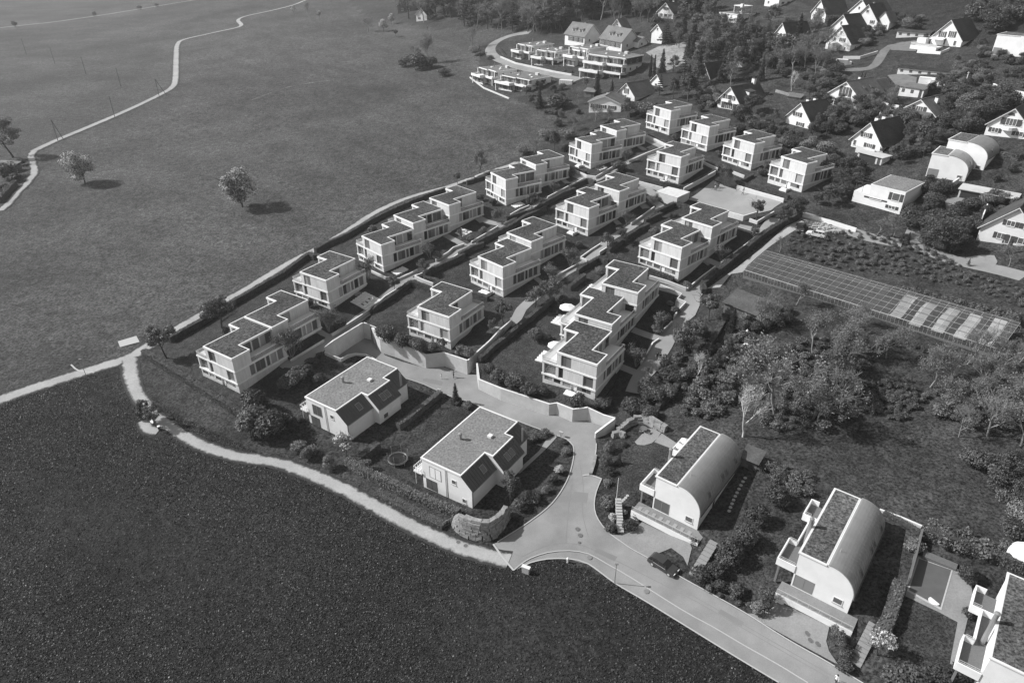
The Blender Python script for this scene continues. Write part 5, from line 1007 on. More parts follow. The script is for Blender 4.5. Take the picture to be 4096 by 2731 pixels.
def plants(txt):
    """kind h[xwide] reg:x,y label..."""
    for ln in txt.strip().split('\n'):
        if not ln.strip(): continue
        k, h, p, lab = ln.split(None, 3); w = 1.0
        if 'x' in h: h, w = h.split('x')
        rg_, xy = p.split(':'); x, y = map(float, xy.split(',')); g = G2(rg_, x, y)
        h = (ztop(g, rg_, x, float(h[1:]))-g[2])*shrink(k, rg_, y) if h[0] == '^' else float(h)
        grp = None
        if '|' in lab: lab, grp = [q.strip() for q in lab.split('|')]
        plant(k, g, float(h), lab, grp, float(w))
plants('''
blossom ^1042x1.1 t1:585,1265 pale blossom tree leaning left, left one of two in the field
blossom ^1160x1.1 t1:1670,1428 pale blossom tree with tall crown, right one of two in the field
pale ^790x1.25 t1:95,1085 tall airy larch at the left edge beside the track
bush ^1090x1.3 t1:150,1140 leafy bush right of the larch by the track
bush ^1120x1.3 t1:60,1220 leafy bush below the larch at the left edge
dark ^1190x1.4 t1:120,1250 dark bush beside the track bend at the left edge
bare ^0 t1:2115,112 bare dead-looking tree at the top beside the farm track
white ^40 t1:2022,95 small pale tree left of the bare tree by the farm track
white ^75 t1:2202,128 small pale tree right of the bare tree by the farm track
shrub ^155 t1:105,190 rounded bush on the far straight track, leftmost
shrub ^88 t1:655,115 rounded bush on the far straight track, middle
shrub ^45x1.6 t1:960,68 low bush on the far straight track, right of the middle one
shrub ^30x1.6 t1:1080,48 low bush on the far straight track, rightmost
bare ^95x1.3 t2:185,225 wide bare thorny tree at the field edge below the farm
white ^130x1.2 t2:290,222 white blossom tree at the field edge below the farm
white ^90 t2:345,170 smaller white blossom tree behind the other near the farm
round ^190 t2:378,258 small round tree alone in the field below the farm
bud ^220 t2:605,445 tall budding tree in the thicket spur of the field
bare ^290 t2:520,430 thin bare tree left of the tall tree in the thicket spur
bare ^145x1.1 t2:890,335 spreading bare tree beside the curving lane
bare ^170 t2:595,222 thin bare tree above the thicket spur
bush ^400x1.5 t2:440,460 dense bush at the left end of the thicket spur
bush ^370x1.3 t2:520,480 dense bush under the tall tree of the thicket spur
dark ^400x1.6 t2:610,470 dark bush in the middle of the thicket spur
bush ^480x1.8 t2:710,525 low bush at the right end of the thicket spur
shrub ^320x1.4 t2:930,380 low bush below the spreading bare tree
shrub ^385x1.8 t2:1020,410 low bush at the inside of the lane bend
round ^-60x1.05 S1:1290,110 dark leafy tree on the field path behind the triple house
pale ^1020 t2:950,1195 pale thin-crowned tree beside the field path
big ^895 t2:1465,1045 dark leafy tree rising behind the hedge-bend pair
bare ^930x1.3 t2:1330,1050 bushy bare tree left of the dark tree at the field edge
shrub ^1000x1.6 t2:1255,1060 wild shrub at the foot of the bare tree at the field edge
bud ^740 t2:1500,850 budding thicket tree at the field corner
bud ^770 t2:1590,900 budding thicket tree above the thicket-side pair
bud ^700x1.2 t2:1745,840 budding tree in front of the low hip-roofed house
bud ^730 t2:1830,845 budding tree right of the low hip-roofed house
shrub ^890x1.6 t2:1420,960 wild shrub on the slope of the field corner
shrub ^890x1.6 t2:1560,960 wild shrub above the hedge of the thicket-side pair
bush ^650x1.5 t2:1490,745 large dark bush beside the low house garden
spruce ^575 t2:1362,745 spruce in front of the flats garden
round ^585x1.2 t2:1270,668 round tree at the corner of the front flats
big ^630x1.2 t2:1520,700 spreading dark evergreen left of the low house
spruce ^475 t2:1758,655 tall spruce between the flats and the gabled house
spruce ^540 t2:1858,690 second spruce right of the tall one by the flats
pale ^530 t2:1680,612 pale tree in front of the large flats
bare ^640 t2:1632,722 small bare fruit tree beside the low house
pale ^660x1.1 t2:1962,822 pale leafy tree left of the farthest white house
shrub ^700x1.6 t2:2060,800 wide shrub behind the pale tree near the farthest white house
cypress ^370 t2:2122,545 left of the twin columnar cypresses by the large flats
cypress ^370 t2:2148,548 right of the twin columnar cypresses by the large flats
pine ^690 Z4:560,905 bushy pine right of the striped-roof house
big ^720 Z4:690,935 dense dark tree in the grove behind the farthest white house
big ^670x1.15 Z4:830,960 large spreading tree in the grove behind the farthest white house
pine ^380 Z4:1190,780 tall pine left of the two in the middle grove
pine ^240 Z4:1300,650 tall pine right of the two in the middle grove
spruce ^250x.7 Z4:1435,580 slim dark conifer beside the round white tank
pale ^370x1.4 Z4:950,560 large whitish budding tree on the earth mound
spruce ^110 Z4:1850,450 very tall dark spruce in front of a white gabled house
white ^440 Z4:1815,560 blossom tree below the very tall spruce
bare ^390 Z4:1640,560 bare tree left of the very tall spruce
big ^760x1.2 Z4:1000,900 dark rounded tree behind the top row
birch ^650 Z4:1805,860 white-stemmed birch on the upper garden lawn
bare ^380 Z4:2040,720 thin bare tree left of a pair beside the upper lane
bare ^400 Z4:2080,690 thin bare tree right of a pair beside the upper lane
pale ^560 Z4:1690,720 pale tree above the garden lawn
white ^95x1.2 t2:2165,170 white blossom tree beside the topmost white house
cypress ^668 Z1:815,745 left of two small cypresses by the yard
cypress ^668 Z1:845,742 right of two small cypresses by the yard
spruce ^50 Z1:1790,200 pointed conifer behind the awning house
big ^850x1.3 Z4:1420,1070 dark spreading tree right of the balcony house
dark ^1000x1.6 Z4:1330,1130 dark shrub mass behind the second house of the top row
pale ^1010 Z4:1640,1180 round pale tree left of the twin-chimney house
big ^1060x1.2 Z4:2060,1220 bushy tree hiding the right half of the twin-chimney house
round ^1100x1.2 Z1:560,1240 round tree on the slope below the glazed-gable house
bush ^480x1.4 Z2:450,620 leafy shrub right of the rightmost top-row house
big ^560x1.3 Z2:560,690 bushy tree above the hedge right of the top row
bush ^370x1.4 Z2:1310,450 clipped round bush right of the white twin-chimney house
bush ^400x1.4 Z2:1210,480 shrub at the stairs of the white twin-chimney house
big ^720x1.3 Z2:500,930 large dark tree left of the pergola house
big ^790x1.3 Z2:390,920 dark tree at the square's right corner
bud ^1000x1.2 Z2:940,1240 budding tree in front of the pergola house, left
bud ^1000x1.2 Z2:1110,1230 budding tree in front of the pergola house, right
spruce ^1170 Z2:1245,1290 small spruce beside the lane bend
big ^1010x1.3 Z2:1550,1350 big shrubby tree at the bend of the lane
big ^1080x1.3 Z2:1650,1370 shrubby tree right of the lane bend
bush ^810x1.4 Z2:1480,940 tall shrub right of the pergola house
cypress ^930 Z2:1700,1030 dark cypress beside the carport wall
spruce ^1240 Z2:2200,1380 small conifer in front of the pale gabled house
pine ^1420 Z2:1820,1500 wind-shaped pine beside the lane
bud ^1290 Z2:2210,1500 thin tree at the right edge below the pale house
bare ^450 Z2:2230,560 small pollarded tree on the right-edge terrace
bush ^630 Z2:2080,700 rounded bush behind the double barrel-roofed house
dark ^540 Z2:2230,610 dark shrub right of the double barrel-roofed house
bare ^1170 Z2:40,1370 bare tree at the top end of the greenhouse
''')
plants('''
round ^620x1.1 t4:1150,895 leafy tree at the path junction corner of the estate
round ^500x1.1 R4:575,1000 tall leafy tree on the front lawn beside the field path
bush 1.8 R4:620,1000 low shrub at the foot of the tall front lawn tree
vase ^945x1.1 R4:1405,1305 multi-stemmed tree in front of the front pair of houses
vase ^650x1.1 R4:1845,985 multi-stemmed tree between the front pair and the deckchair garden
bush ^790 R4:1990,950 leafy shrub right of the multi-stemmed tree by the deckchair garden
bush 2.2 R4:1610,690 shrub behind the front pair at the steps
vase ^960 S1:225,1250 upright tree at the corner of the front triple house
round ^1190x1.1 S1:535,1385 small tree on the lawn corner below the triple house
round ^980x1.05 S1:890,1205 leafy tree in the small planter by the ramp hedge
bush ^610x1.3 S1:270,690 shrub on the field side of the front triple house
vase ^790x1.1 S1:960,1005 multi-stemmed tree beside the front triple house terrace
gloss ^915x1.2 S1:1050,1010 round shrub behind the wedge-shaped ramp wall
vase ^620 S1:1330,775 multi-stemmed tree beside the terrace table of the triple house
gloss ^725x1.2 S1:1440,795 round shrub, left of two along the ramp wall
gloss ^620x1.2 S1:1590,700 round shrub, right of two along the ramp wall
vase ^390x1.2 S1:1770,575 spreading multi-stemmed tree behind the triple house
bush ^215 S1:1570,310 leafy shrub at the corner of the rear triple house
bush ^290x1.2 S1:1710,370 leafy shrub beside the lower hedge-bend house
round ^180 S1:2190,435 leafy tree in the planter above the stepped ramp wall
vase ^795x1.1 S2:950,965 multi-stemmed tree in front of the upper hedge-bend house
round ^925x1.05 S2:690,1195 leafy tree in the planter beside the hedge-bend pair
bush ^1020 S2:810,1110 leafy shrub right of the planter tree by the hedge-bend pair
bush ^670 S2:1160,770 shrub at the right corner of the hedge-bend pair
vase ^420x1.1 S2:1815,595 multi-stemmed tree between the thicket-side houses
bush ^580x1.3 S2:1720,715 leafy shrub mass beside the ramp by the thicket-side pair
round ^590x1.2 S2:1490,735 small tree in front of the lower thicket-side house
vase ^940 S2:2150,1145 multi-stemmed tree beside the low concrete block
vase ^1140x1.15 S2:1820,1340 multi-stemmed tree beside the wedge wall below the concrete block
round ^815x1.1 S3:830,1055 leafy tree on the middle ramp, left of two
round ^755x1.1 S3:1000,985 leafy tree on the middle ramp, right of two
vase ^1010x1.2 S3:400,1255 multi-stemmed tree by the lower mid-ramp house entrance
vase ^1190x1.3 S3:150,1420 multi-stemmed tree above the staircase landing
gloss ^1235x1.1 S3:745,1360 round shrub in the small back garden of the rear joined house
gloss ^770x1.1 S3:1400,890 round shrub left of the pair before the square
gloss ^935x1.2 S3:500,1020 round shrub on the lawn below the concrete-block pair
gloss ^1420x1.2 S3:1790,1500 round shrub at the wall corner below the pair before the square
bush ^605x1.2 S3:1660,650 low shrub in the dark hedged garden before the square
bush ^610x1.2 S3:1590,660 smaller low shrub in the dark hedged garden before the square
vase ^950x1.15 S3:2195,1175 multi-stemmed tree right of the pair before the square
round ^890 R3:1190,1185 leafy tree at the back of the square behind the cyclists
round ^545x1.05 R2:1545,885 leafy tree beside the top of the staircase
round ^800x.9 R2:1410,990 small tree on the lawn right of the single house
round ^400x1.1 R2:1930,730 leafy tree in the planter above the staircase hedge, left of two
round ^290x1.1 R2:2100,640 leafy tree above the staircase hedge, right of two
bush ^530 R2:2260,640 shrub behind the parasol terrace
bush ^885x1.2 R2:140,1090 leafy shrub on the curved wall, first from left|shrubs along the curved wall
bush ^960x1.2 R2:340,1150 leafy shrub on the curved wall, second from left|shrubs along the curved wall
bush ^1010x1.0 R2:520,1215 leafy shrub on the curved wall, third from left|shrubs along the curved wall
bush ^1080x1.2 R2:680,1225 leafy shrub on the curved wall, fourth from left|shrubs along the curved wall
round ^1045x1.0 R2:800,1225 small tree on the curved wall in front of the house corner
gloss ^1130x1.3 R2:1040,1260 broad shrub at the wall corner by the staircase foot
gloss ^1150x1.2 R2:1120,1270 smaller shrub at the wall corner by the staircase foot
gloss ^905x1.2 R2:1930,1085 round shrub on the long lawn, left of two
gloss ^990x1.2 R2:2060,1075 round shrub on the long lawn, right of two
bush ^920x1.2 t5:1010,1000 leafy shrub behind the long retaining wall, first from left|shrubs along the long wall
bush ^950x1.2 t5:1085,1065 leafy shrub behind the long retaining wall, second from left|shrubs along the long wall
bush ^980x1.2 t5:1195,1105 leafy shrub behind the long retaining wall, third from left|shrubs along the long wall
bush ^1040x1.2 t5:1290,1150 leafy shrub behind the long retaining wall, fourth from left|shrubs along the long wall
bush ^1060x1.2 t5:1375,1150 leafy shrub behind the long retaining wall, fifth from left|shrubs along the long wall
bush ^1140x1.3 t5:1620,1225 leafy shrub in front of the nearest joined house
bush ^1140x1.3 t5:1800,1240 leafy shrub at the right corner of the nearest joined house
vase ^1120x1.15 R1:1625,1400 multi-stemmed tree beside the nearest joined house path
gloss ^880x1.1 R1:1880,1000 round shrub beside the middle joined house path
vase ^690x1.1 R1:1925,965 multi-stemmed tree between the middle and rear joined houses
gloss ^600x1.2 R1:2040,670 round shrub inside the zigzag wall, upper
gloss ^660x1.2 R1:2110,760 round shrub inside the zigzag wall, lower
round ^1380x1.1 R1:1760,1540 leafy tree at the lower end of the right-hand path
round ^850x1.1 R1:2185,1290 tall leafy tree beside the strolling couple
round ^780x1.1 R1:2340,1080 leafy tree right of the strolling couple
round ^600x1.15 t6:60,830 leafy tree on the boundary above the strolling couple
round ^420x1.1 t6:175,645 leafy tree left of the yard shed
bush ^660x1.2 t6:120,740 shrub under the tree left of the yard shed
bush ^1200x1.2 t5:2110,1310 shrub at the lower boundary bend
bush ^1130x1.2 t5:2010,1280 shrub above the stone garden wall
bush ^1060x1.3 t5:2240,1170 shrub on the boundary below the couple
round ^0 S4:1720,305 leafy tree in the planter at the right of the square
big ^90x1.0 S4:2040,370 tall leafy tree at the top of the boundary hedge
big ^-30 S4:2200,300 leafy tree behind the boundary hedge end
round ^350 S4:1690,520 small tree beside the lower path of the square
round ^860x.9 R3:1680,1040 slim tree between the third and fourth top-row houses
bush ^980x1.3 R3:1640,1060 low shrub at the foot of the slim tree in the top row
bush ^770x1.3 R3:1125,830 low round shrub between the second and third top-row houses
bush ^565x1.6 R3:600,625 broad shrub between the first and second top-row houses
bush ^600x1.5 R3:1950,740 broad leafy shrub behind the third top-row house
bush ^440x1.5 R3:1360,540 broad leafy shrub behind the second top-row house
bush ^800x1.4 R3:1800,850 shrub mass left of the fourth top-row house
bush ^200 R3:900,290 shrub behind the first top-row house
gloss ^385x1.2 S4:500,490 round shrub on the left lawn of the pair before the square
''')
plants('''
spruce ^440 A1:2080,700 small spruce standing alone beside the cul-de-sac
white ^1060x1.1 A1:755,1335 white blossom tree at the corner of the farther gravel-roofed house
gloss ^1190x1.1 A1:300,1360 clipped shrub by the gravel path, left of two
gloss ^1290x1.05 A1:560,1480 clipped shrub by the gravel path, right of two
shrub ^1330x1.1 A1:1000,1500 pale upright shrub beside the trampoline garden
bush ^330x1.3 A1:60,520 leafy bush at the left corner of the farther garden
bush ^230x1.3 A1:180,430 leafy bush second in the row behind the farther garden
dark ^200x1.3 A1:300,360 dark bush in the row behind the farther garden
dark ^310x1.2 A1:430,450 dark bush on the lawn end of the row behind the farther garden
dark ^140x1.4 A1:360,250 dark bush climbing towards the garage court wall
dark ^70x1.6 A1:450,150 low dark bush at the garage court wall
dark ^1080x1.3 t4:1770,1270 dark mass of shrub at the hedge end, upper|dark shrubs at the hedge end
gloss ^1210x1.3 t4:1740,1400 dark mass of shrub at the hedge end, left|dark shrubs at the hedge end
dark ^1200x1.3 t4:1880,1430 dark mass of shrub at the hedge end, middle|dark shrubs at the hedge end
dark ^1240x1.3 t4:1990,1390 dark mass of shrub at the hedge end, right|dark shrubs at the hedge end
bush ^1290x1.4 t4:2060,1340 small shrub beside the balcony of the farther gravel-roofed house
shrub ^1450x1.3 t4:2060,1540 pale shrub row by the path, left
shrub ^1490x1.3 t4:2140,1560 pale shrub row by the path, right
round ^850x1.0 A2:1440,1170 round-headed tree in front of the nearer gravel-roofed house
gloss ^1130x1.2 A2:1570,1300 roadside shrub, lowest of three above the stone wall
gloss ^1060x1.2 A2:1710,1210 roadside shrub, middle of three above the stone wall
gloss ^1010x1.2 A2:1870,1110 roadside shrub, highest of three above the stone wall
bush ^880x1.3 A2:1960,990 dark shrub on the road corner below the white-flowering bush
bush ^1310x1.4 A2:1500,1390 low shrub beside the stone block wall
flower ^740 A2:2025,870 bright white flowering bush on the road corner
shrub ^560x1.3 A2:2110,650 pale shrub on the road corner above the white bush
bush ^450x1.6 A2:2080,510 low shrub at the tip of the road corner bed
bush 1.2x2 A2:1850,440 low planting beside the concrete garden path
bush 1.2x2 A2:1700,500 low planting at the corner of the nearer gravel-roofed house
bush 1.2x2 A2:950,90 low planting along the cul-de-sac, upper
bush 1.1x2 A2:830,40 low planting along the cul-de-sac, lower
flower ^385 t8:1866,445 round white bush left of the garden steps
flower ^360 t8:1950,402 round white bush right of the garden steps
flower ^443 t8:784,478 small white bush at the left foot of the stone wall
flower ^475 t8:845,505 second small white bush at the foot of the stone wall
gloss ^950x1.2 A3:285,1130 large round glossy shrub by the road curve
dark ^1130x1.2 A3:640,1260 dark shrub right of the garden steps
dark ^1240x1.3 A3:570,1380 dark shrub at the driveway corner
bush ^1300x1.4 A3:330,1400 low shrub at the lower end of the garden steps
gloss ^320x1.0 A3:320,470 glossy hedge shrub by the lane, upper|shrubs along the narrow lane
gloss ^450x1.0 A3:270,640 glossy hedge shrub by the lane, lower|shrubs along the narrow lane
spruce ^480x1.4 A3:430,620 dark conifer shrub on the corner lawn
dark ^630x1.2 A3:330,740 dark shrub at the lower end of the lane planting
bush ^330x1.2 A3:490,400 small leafy shrub beside the stone blocks
shrub ^790x1.4 A3:300,870 wispy shrub by the flagpole
dark ^990x1.0 A3:690,1060 clipped shrub at the terrace column
shrub ^1470 A3:1330,1560 budding shrub in front of the terrace wall
birch ^1060 t6:412,1440 bare white birch in the wild garden
dark ^150x1.15 t9:640,330 dark conifer at the top of the row between the barrel-roofed houses|conifer row between houses
dark ^290x1.15 t9:500,470 dark conifer second in the row between the barrel-roofed houses|conifer row between houses
dark ^400x1.15 t9:410,610 dark conifer third in the row between the barrel-roofed houses|conifer row between houses
dark ^500x1.15 t9:310,720 dark conifer fourth in the row between the barrel-roofed houses|conifer row between houses
dark ^690x1.15 t9:230,830 dark conifer at the road end of the row|conifer row between houses
dark 2x1.5 t9:140,860 low juniper at the kerb below the conifer row
dark 1.8x1.6 t9:260,930 low juniper in the roadside bed, middle
bush 1.6x1.6 t9:380,960 low shrub in the roadside bed, right
round ^900x1.1 t9:545,1050 small round tree beside the garage ramp
shrub 1.6x1.3 t9:520,1080 flowering shrub under the small round tree
round ^1190x1.2 t9:1040,1310 small ornamental tree on the driveway island
bush 1.4x1.4 t9:1110,1370 low shrub on the driveway island
bush 1.5x1.2 t9:1110,1470 round clipped bush at the tip of the driveway island
white ^1220x1.2 t9:1340,1370 white flowering bush at the end of the glossy hedge
gloss ^1010 t9:1960,1110 potted leafy shrub beside the terraces
dark ^700x1.1 t9:1950,860 large dark round shrub by the pool
bush 2x1.5 t9:1440,1540 low shrub at the bottom edge, left
bush 2.2x1.5 t9:1560,1550 low shrub at the bottom edge, middle
dark 2.4x1.6 t9:1800,1545 dark shrub below the corner house, left
dark 2.4x1.6 t9:1930,1545 dark shrub below the corner house, right
shrub 1.6x1.5 t9:1590,650 climbing shrub on the pool fence
bush 2.4 t4:985,1310 low bush beside the bench trees
round ^1150x.8 t4:1005,1325 thin tree at the path bench, left of two
round ^1190x.9 t4:1075,1372 thin tree at the path bench, right of two
bud ^720x1.15 t6:640,1280 very large budding tree in the middle of the wild garden
bare ^440 t6:590,700 bare dark-stemmed tree behind the yard shed
bare ^420 t6:530,690 second bare tree behind the yard shed
bud ^340x1.2 t6:780,530 budding tree leaning over the greenhouse, left
bud ^510x1.1 t6:1210,690 budding tree leaning over the greenhouse, middle
big ^880x1.1 t6:1040,1160 dense dark evergreen in the wild garden
bud ^1010x1.2 t6:930,1330 feathery budding tree at the edge of the mown grass
pale ^700x1.2 t6:1080,900 pale budding tree below the greenhouse
bud ^740 t6:1330,880 thin budding tree below the potted plants
bud ^1000 t6:2200,1330 tall thin tree at the right edge of the wild garden
bare ^1170 t6:1900,1440 tall bare tree right of the vegetable beds
bud ^880 t6:2040,1080 budding tree beside the greenhouse end
spruce ^540 t6:330,720 thin conifer beside the yard shed
pine ^820x1.2 t6:230,960 spreading pine on the wild garden bank
pine ^760x1.2 t6:310,900 second spreading pine on the wild garden bank
birch ^850 t6:100,1030 crooked pale bare tree on the boundary bank
big ^-20x1.3 t9:2230,170 dark spreading tree above the pool hedge
big ^150x1.3 t9:2330,330 dark tree at the right edge above the white tent
bud ^1080 t6:2330,1500 thin tree at the far right edge
''')
# dense planting: every plant its own object; plants nobody could tell apart share a label within their group
_avoid = []
for o in list(COL.objects):
    if o.parent is None and o.get('category') in ('house',): _avoid.append((o.matrix_basis @ Vector((5, 6, 0))).to_2d())
def scatter(r, poly, n, kinds, hr, label, group, seed, mind=2.0, wide=(1, 1.4), keep=7.0):
    rg_ = random.Random(seed); P = prs(poly); xs = [p[0] for p in P]; ys = [p[1] for p in P]; got = []; tries = 0
    while len(got) < n and tries < n*30:
        tries += 1; x = rg_.uniform(min(xs), max(xs)); y = rg_.uniform(min(ys), max(ys))
        if not inpoly(x, y, P): continue
        g = G(r, x, y)
        if any((g[0]-a[0])**2+(g[1]-a[1])**2 < mind**2 for a in got) or any((g[0]-a[0])**2+(g[1]-a[1])**2 < keep**2 for a in _avoid): continue
        got.append(g); plant(rg_.choice(kinds), g, rg_.uniform(*hr), label, group, rg_.uniform(*wide))
def scatter_stuff(r, poly, n, kinds, hr, label, name, seed, mind=1.0, frac=.5):
    rg_ = random.Random(seed); P = prs(poly); xs = [p[0] for p in P]; ys = [p[1] for p in P]; got = []; V = []; tries = 0
    while len(got) < n and tries < n*30:
        tries += 1; x = rg_.uniform(min(xs), max(xs)); y = rg_.uniform(min(ys), max(ys))
        if not inpoly(x, y, P): continue
        g = G(r, x, y)
        if any((g[0]-a[0])**2+(g[1]-a[1])**2 < mind**2 for a in got): continue
        got.append(g); me = PROTO[(k := rg_.choice(kinds))+str(rg_.randrange(NV[k]))]; b = me[1]; s_ = rg_.uniform(*hr)/me[2]; m_ = len(b.polygons)
        co = np.empty(len(b.vertices)*3); b.vertices.foreach_get('co', co); co = co.reshape(-1, 4, 3); co = co[np.random.default_rng(len(got)).random(len(co)) < frac]
        c = co.mean(1, keepdims=True); co = c+(co-c)*1.15; a = rg_.random()*6.28; w = s_*rg_.uniform(1, 1.5); R_ = np.array([[math.cos(a)*w, math.sin(a)*w, 0], [-math.sin(a)*w, math.cos(a)*w, 0], [0, 0, s_]]); V.append((co.reshape(-1, 3) @ R_)+g)
    V = np.concatenate(V); n_ = len(V)//4; me = bpy.data.meshes.new(name); me.vertices.add(4*n_); me.vertices.foreach_set('co', V.ravel()); me.loops.add(4*n_); me.loops.foreach_set('vertex_index', np.arange(4*n_, dtype=np.int32))
    me.polygons.add(n_); me.polygons.foreach_set('loop_start', np.arange(0, 4*n_, 4, dtype=np.int32)); me.polygons.foreach_set('loop_total', np.full(n_, 4, dtype=np.int32)); [me.materials.append(M[q]) for q in ('leaf', 'bud', 'leaf2')]
    me.polygons.foreach_set('material_index', np.random.default_rng(1).integers(0, 3, n_).astype(np.int32)); me.update(); me.validate(); obj(name, me, label=label, kind='stuff')
scatter('t2', '420,140 520,150 640,180 760,185 900,190 1050,205 1200,225 1300,235 1420,215 1520,170 1600,150 1800,165 1950,120 2100,120 2120,40 1800,5 900,5 600,60', 105, ['bud', 'bud', 'big', 'pale', 'bud', 'pale', 'pine'], (14, 21), 'tall budding tree in the wood along the top', 'wood along the top', 1, 5)
scatter('t2', '420,20 900,-40 2000,-40 2352,-30 2100,50 1400,60 800,40', 90, ['bud', 'big', 'pale', 'big', 'pine'], (14, 20), 'distant tree at the back of the top wood', 'back of the top wood', 2, 5.5)
scatter('Z4', '480,330 760,300 1080,330 1180,420 1500,560 1600,700 1480,800 1000,820 560,800 540,700 900,640', 46, ['pine', 'big', 'bud', 'spruce', 'pale'], (6, 12), 'dark tree in the grove between the hillside houses', 'middle grove', 3, 4.2)
scatter('Z4', '760,150 1100,220 1560,300 1600,460 1960,480 2020,600 1620,650 1480,500 1000,340', 30, ['bud', 'pale', 'bush', 'big'], (4, 10), 'budding tree on the slope below the upper white houses', 'upper slope trees', 4, 4)
scatter('Z4', '860,880 1090,900 1150,1080 1560,1140 1700,1260 1950,1300 2100,1400 2330,1560 1700,1480 1300,1100 930,1010', 60, ['bush', 'dark', 'shrub', 'big'], (2, 4.5), 'dark garden shrub behind the top row of houses', 'shrubs behind the top row', 5, 2.4)
scatter('Z1', '480,1080 620,1020 800,1010 1100,940 1250,1060 1500,1180 1300,1280 860,1150 700,1240 520,1300', 46, ['bush', 'dark', 'shrub', 'big', 'bud'], (2.2, 5), 'dark shrub in the gardens between the gabled houses', 'middle garden shrubs', 6, 2.6)
scatter('Z1', '1520,830 1700,960 1800,880 2050,900 2100,1000 2280,1000 2000,1140 1950,1260 1700,1250 1560,1180 1720,1060', 60, ['bush', 'dark', 'shrub', 'big', 'bush'], (2.2, 5.5), 'dark shrub on the bank left of the arched-window house', 'bank shrubs on the right', 7, 2.6)
scatter('Z1', '1240,1280 1500,1260 1700,1290 1500,1380 1350,1480 1250,1400', 24, ['bush', 'dark', 'gloss'], (1.6, 3.2), 'rounded shrub between the twin-chimney house and the barrel roofs', 'rounded shrubs on the right slope', 8, 2.4)
scatter('Z1', '1880,20 2330,20 2340,180 2100,300 1980,330 1900,190', 40, ['big', 'bush', 'bud', 'pine'], (4, 9), 'dark tree on the top right hillside', 'top right hillside trees', 9, 4)
scatter('Z1', '320,180 700,150 1100,200 1400,180 1380,300 1200,300 1100,190 900,450 560,430 520,250', 26, ['bush', 'dark', 'shrub'], (2, 4), 'shrub among the hillside cluster houses', 'cluster shrubs', 10, 3)
scatter('Z1', '1960,400 2060,540 2340,540 2330,640 1900,560', 16, ['bush', 'shrub', 'dark'], (1.5, 3), 'shrub below the arched house at the upper right', 'shrubs below the arched house', 11, 2.5)
scatter('Z1', '40,500 420,440 520,600 560,760 300,860 60,820', 26, ['shrub', 'bush', 'bud'], (1.8, 5), 'shrub in the garden of the bare white birch', 'birch garden shrubs', 12, 3)
scatter('Z2', '560,600 760,560 860,660 740,790 660,900 560,860', 22, ['bush', 'dark', 'big'], (2, 4.5), 'dark shrub left of the pergola house', 'shrubs left of the pergola house', 13, 2.2)
scatter('Z2', '1400,720 1600,780 1500,980 1400,1010 1270,1150 1240,1010 1380,900', 26, ['bush', 'dark', 'bush'], (2, 4.5), 'dark shrub right of the pergola house', 'shrubs right of the pergola house', 14, 2.2)
scatter('Z2', '1400,1150 1700,1020 1900,1100 1880,1250 1700,1380 1500,1350 1390,1250', 34, ['bush', 'dark', 'big'], (2.2, 5), 'dense shrub inside the bend of the lane', 'shrubs inside the lane bend', 15, 2.2)
scatter('Z2', '1900,880 2100,860 2280,900 2200,1000 2000,1010 1880,1090 1760,1010', 24, ['bush', 'dark', 'shrub'], (1.6, 3.4), 'shrub between the carport and the pale gabled house', 'shrubs by the carport', 16, 2.2)
scatter_stuff('t6', '740,60 900,60 1180,30 1560,80 1800,200 2000,320 2352,430 2352,560 2000,430 1500,330 1100,290 850,230 700,150', 190, ['shrub', 'dark', 'bush'], (.5, 1.3), 'nursery shrubs growing in rows behind the greenhouse', 'nursery_shrubs', 17, 1.6)
scatter_stuff('t6', '1400,420 1700,480 2000,560 2300,640 2290,690 1900,590 1400,460', 90, ['dark', 'bush'], (1.2, 2.2), 'rows of dark nursery plants along the greenhouse side', 'nursery_plants', 18, 1.2)
scatter_stuff('t6', '0,1060 180,850 420,760 520,860 480,960 360,1050 340,1200 200,1330 0,1300', 100, ['bush', 'shrub', 'gloss', 'dark'], (1.0, 2.6), 'wild shrubs covering the bank above the stone garden', 'bank_shrubs', 19, 1.6)
scatter_stuff('t6', '520,900 860,760 1200,760 1300,860 1240,1000 1180,1300 1000,1400 700,1420 480,1330', 120, ['shrub', 'bush', 'shrub', 'dark'], (.7, 2.0), 'tangled undergrowth beneath the large budding tree', 'undergrowth', 20, 2)
scatter_stuff('t6', '1180,1060 1560,1060 1640,1200 1500,1340 1200,1260', 150, ['shrub', 'gloss', 'bush'], (.7, 1.3), 'leafy crops growing in the vegetable beds', 'vegetable_plants', 21, 1.0)
scatter_stuff('t6', '1640,1150 2000,1130 2340,1060 2340,1380 2000,1400 1700,1300', 90, ['shrub', 'dark', 'bush'], (.8, 2.6), 'wild scrub on the right of the garden', 'scrub', 22, 2.2)
scatter('t6', '420,560 700,560 780,640 560,740 400,700', 16, ['dark', 'bush', 'shrub'], (1.5, 3), 'dark shrub beside the yard shed', 'yard shed shrubs', 23, 1.8)
scatter_stuff('t9', '480,60 700,90 900,200 840,300 640,200', 40, ['shrub', 'bush', 'dark'], (.8, 1.6), 'low rockery planting behind the barrel-roofed house', 'rockery_plants', 24, 1.2)
scatter_stuff('t9', '1650,480 1900,560 2100,640 2352,700 2352,780 2050,700 1800,640 1660,560', 40, ['bush', 'gloss', 'dark'], (1.6, 2.6), 'dense shrub screen above the swimming pool', 'shrub_screen', 25, 1.5)
scatter('t9', '2000,60 2350,20 2350,560 2250,560 2150,250', 22, ['bush', 'dark', 'shrub'], (1.6, 3.6), 'shrub at the right edge above the white tent', 'right edge shrubs', 26, 2)
scatter_stuff('t9', '180,880 330,950 520,1090 430,1080 120,900', 50, ['dark', 'bush'], (.6, 1.2), 'low ground cover in the roadside bed', 'ground_cover', 27, 1.1)
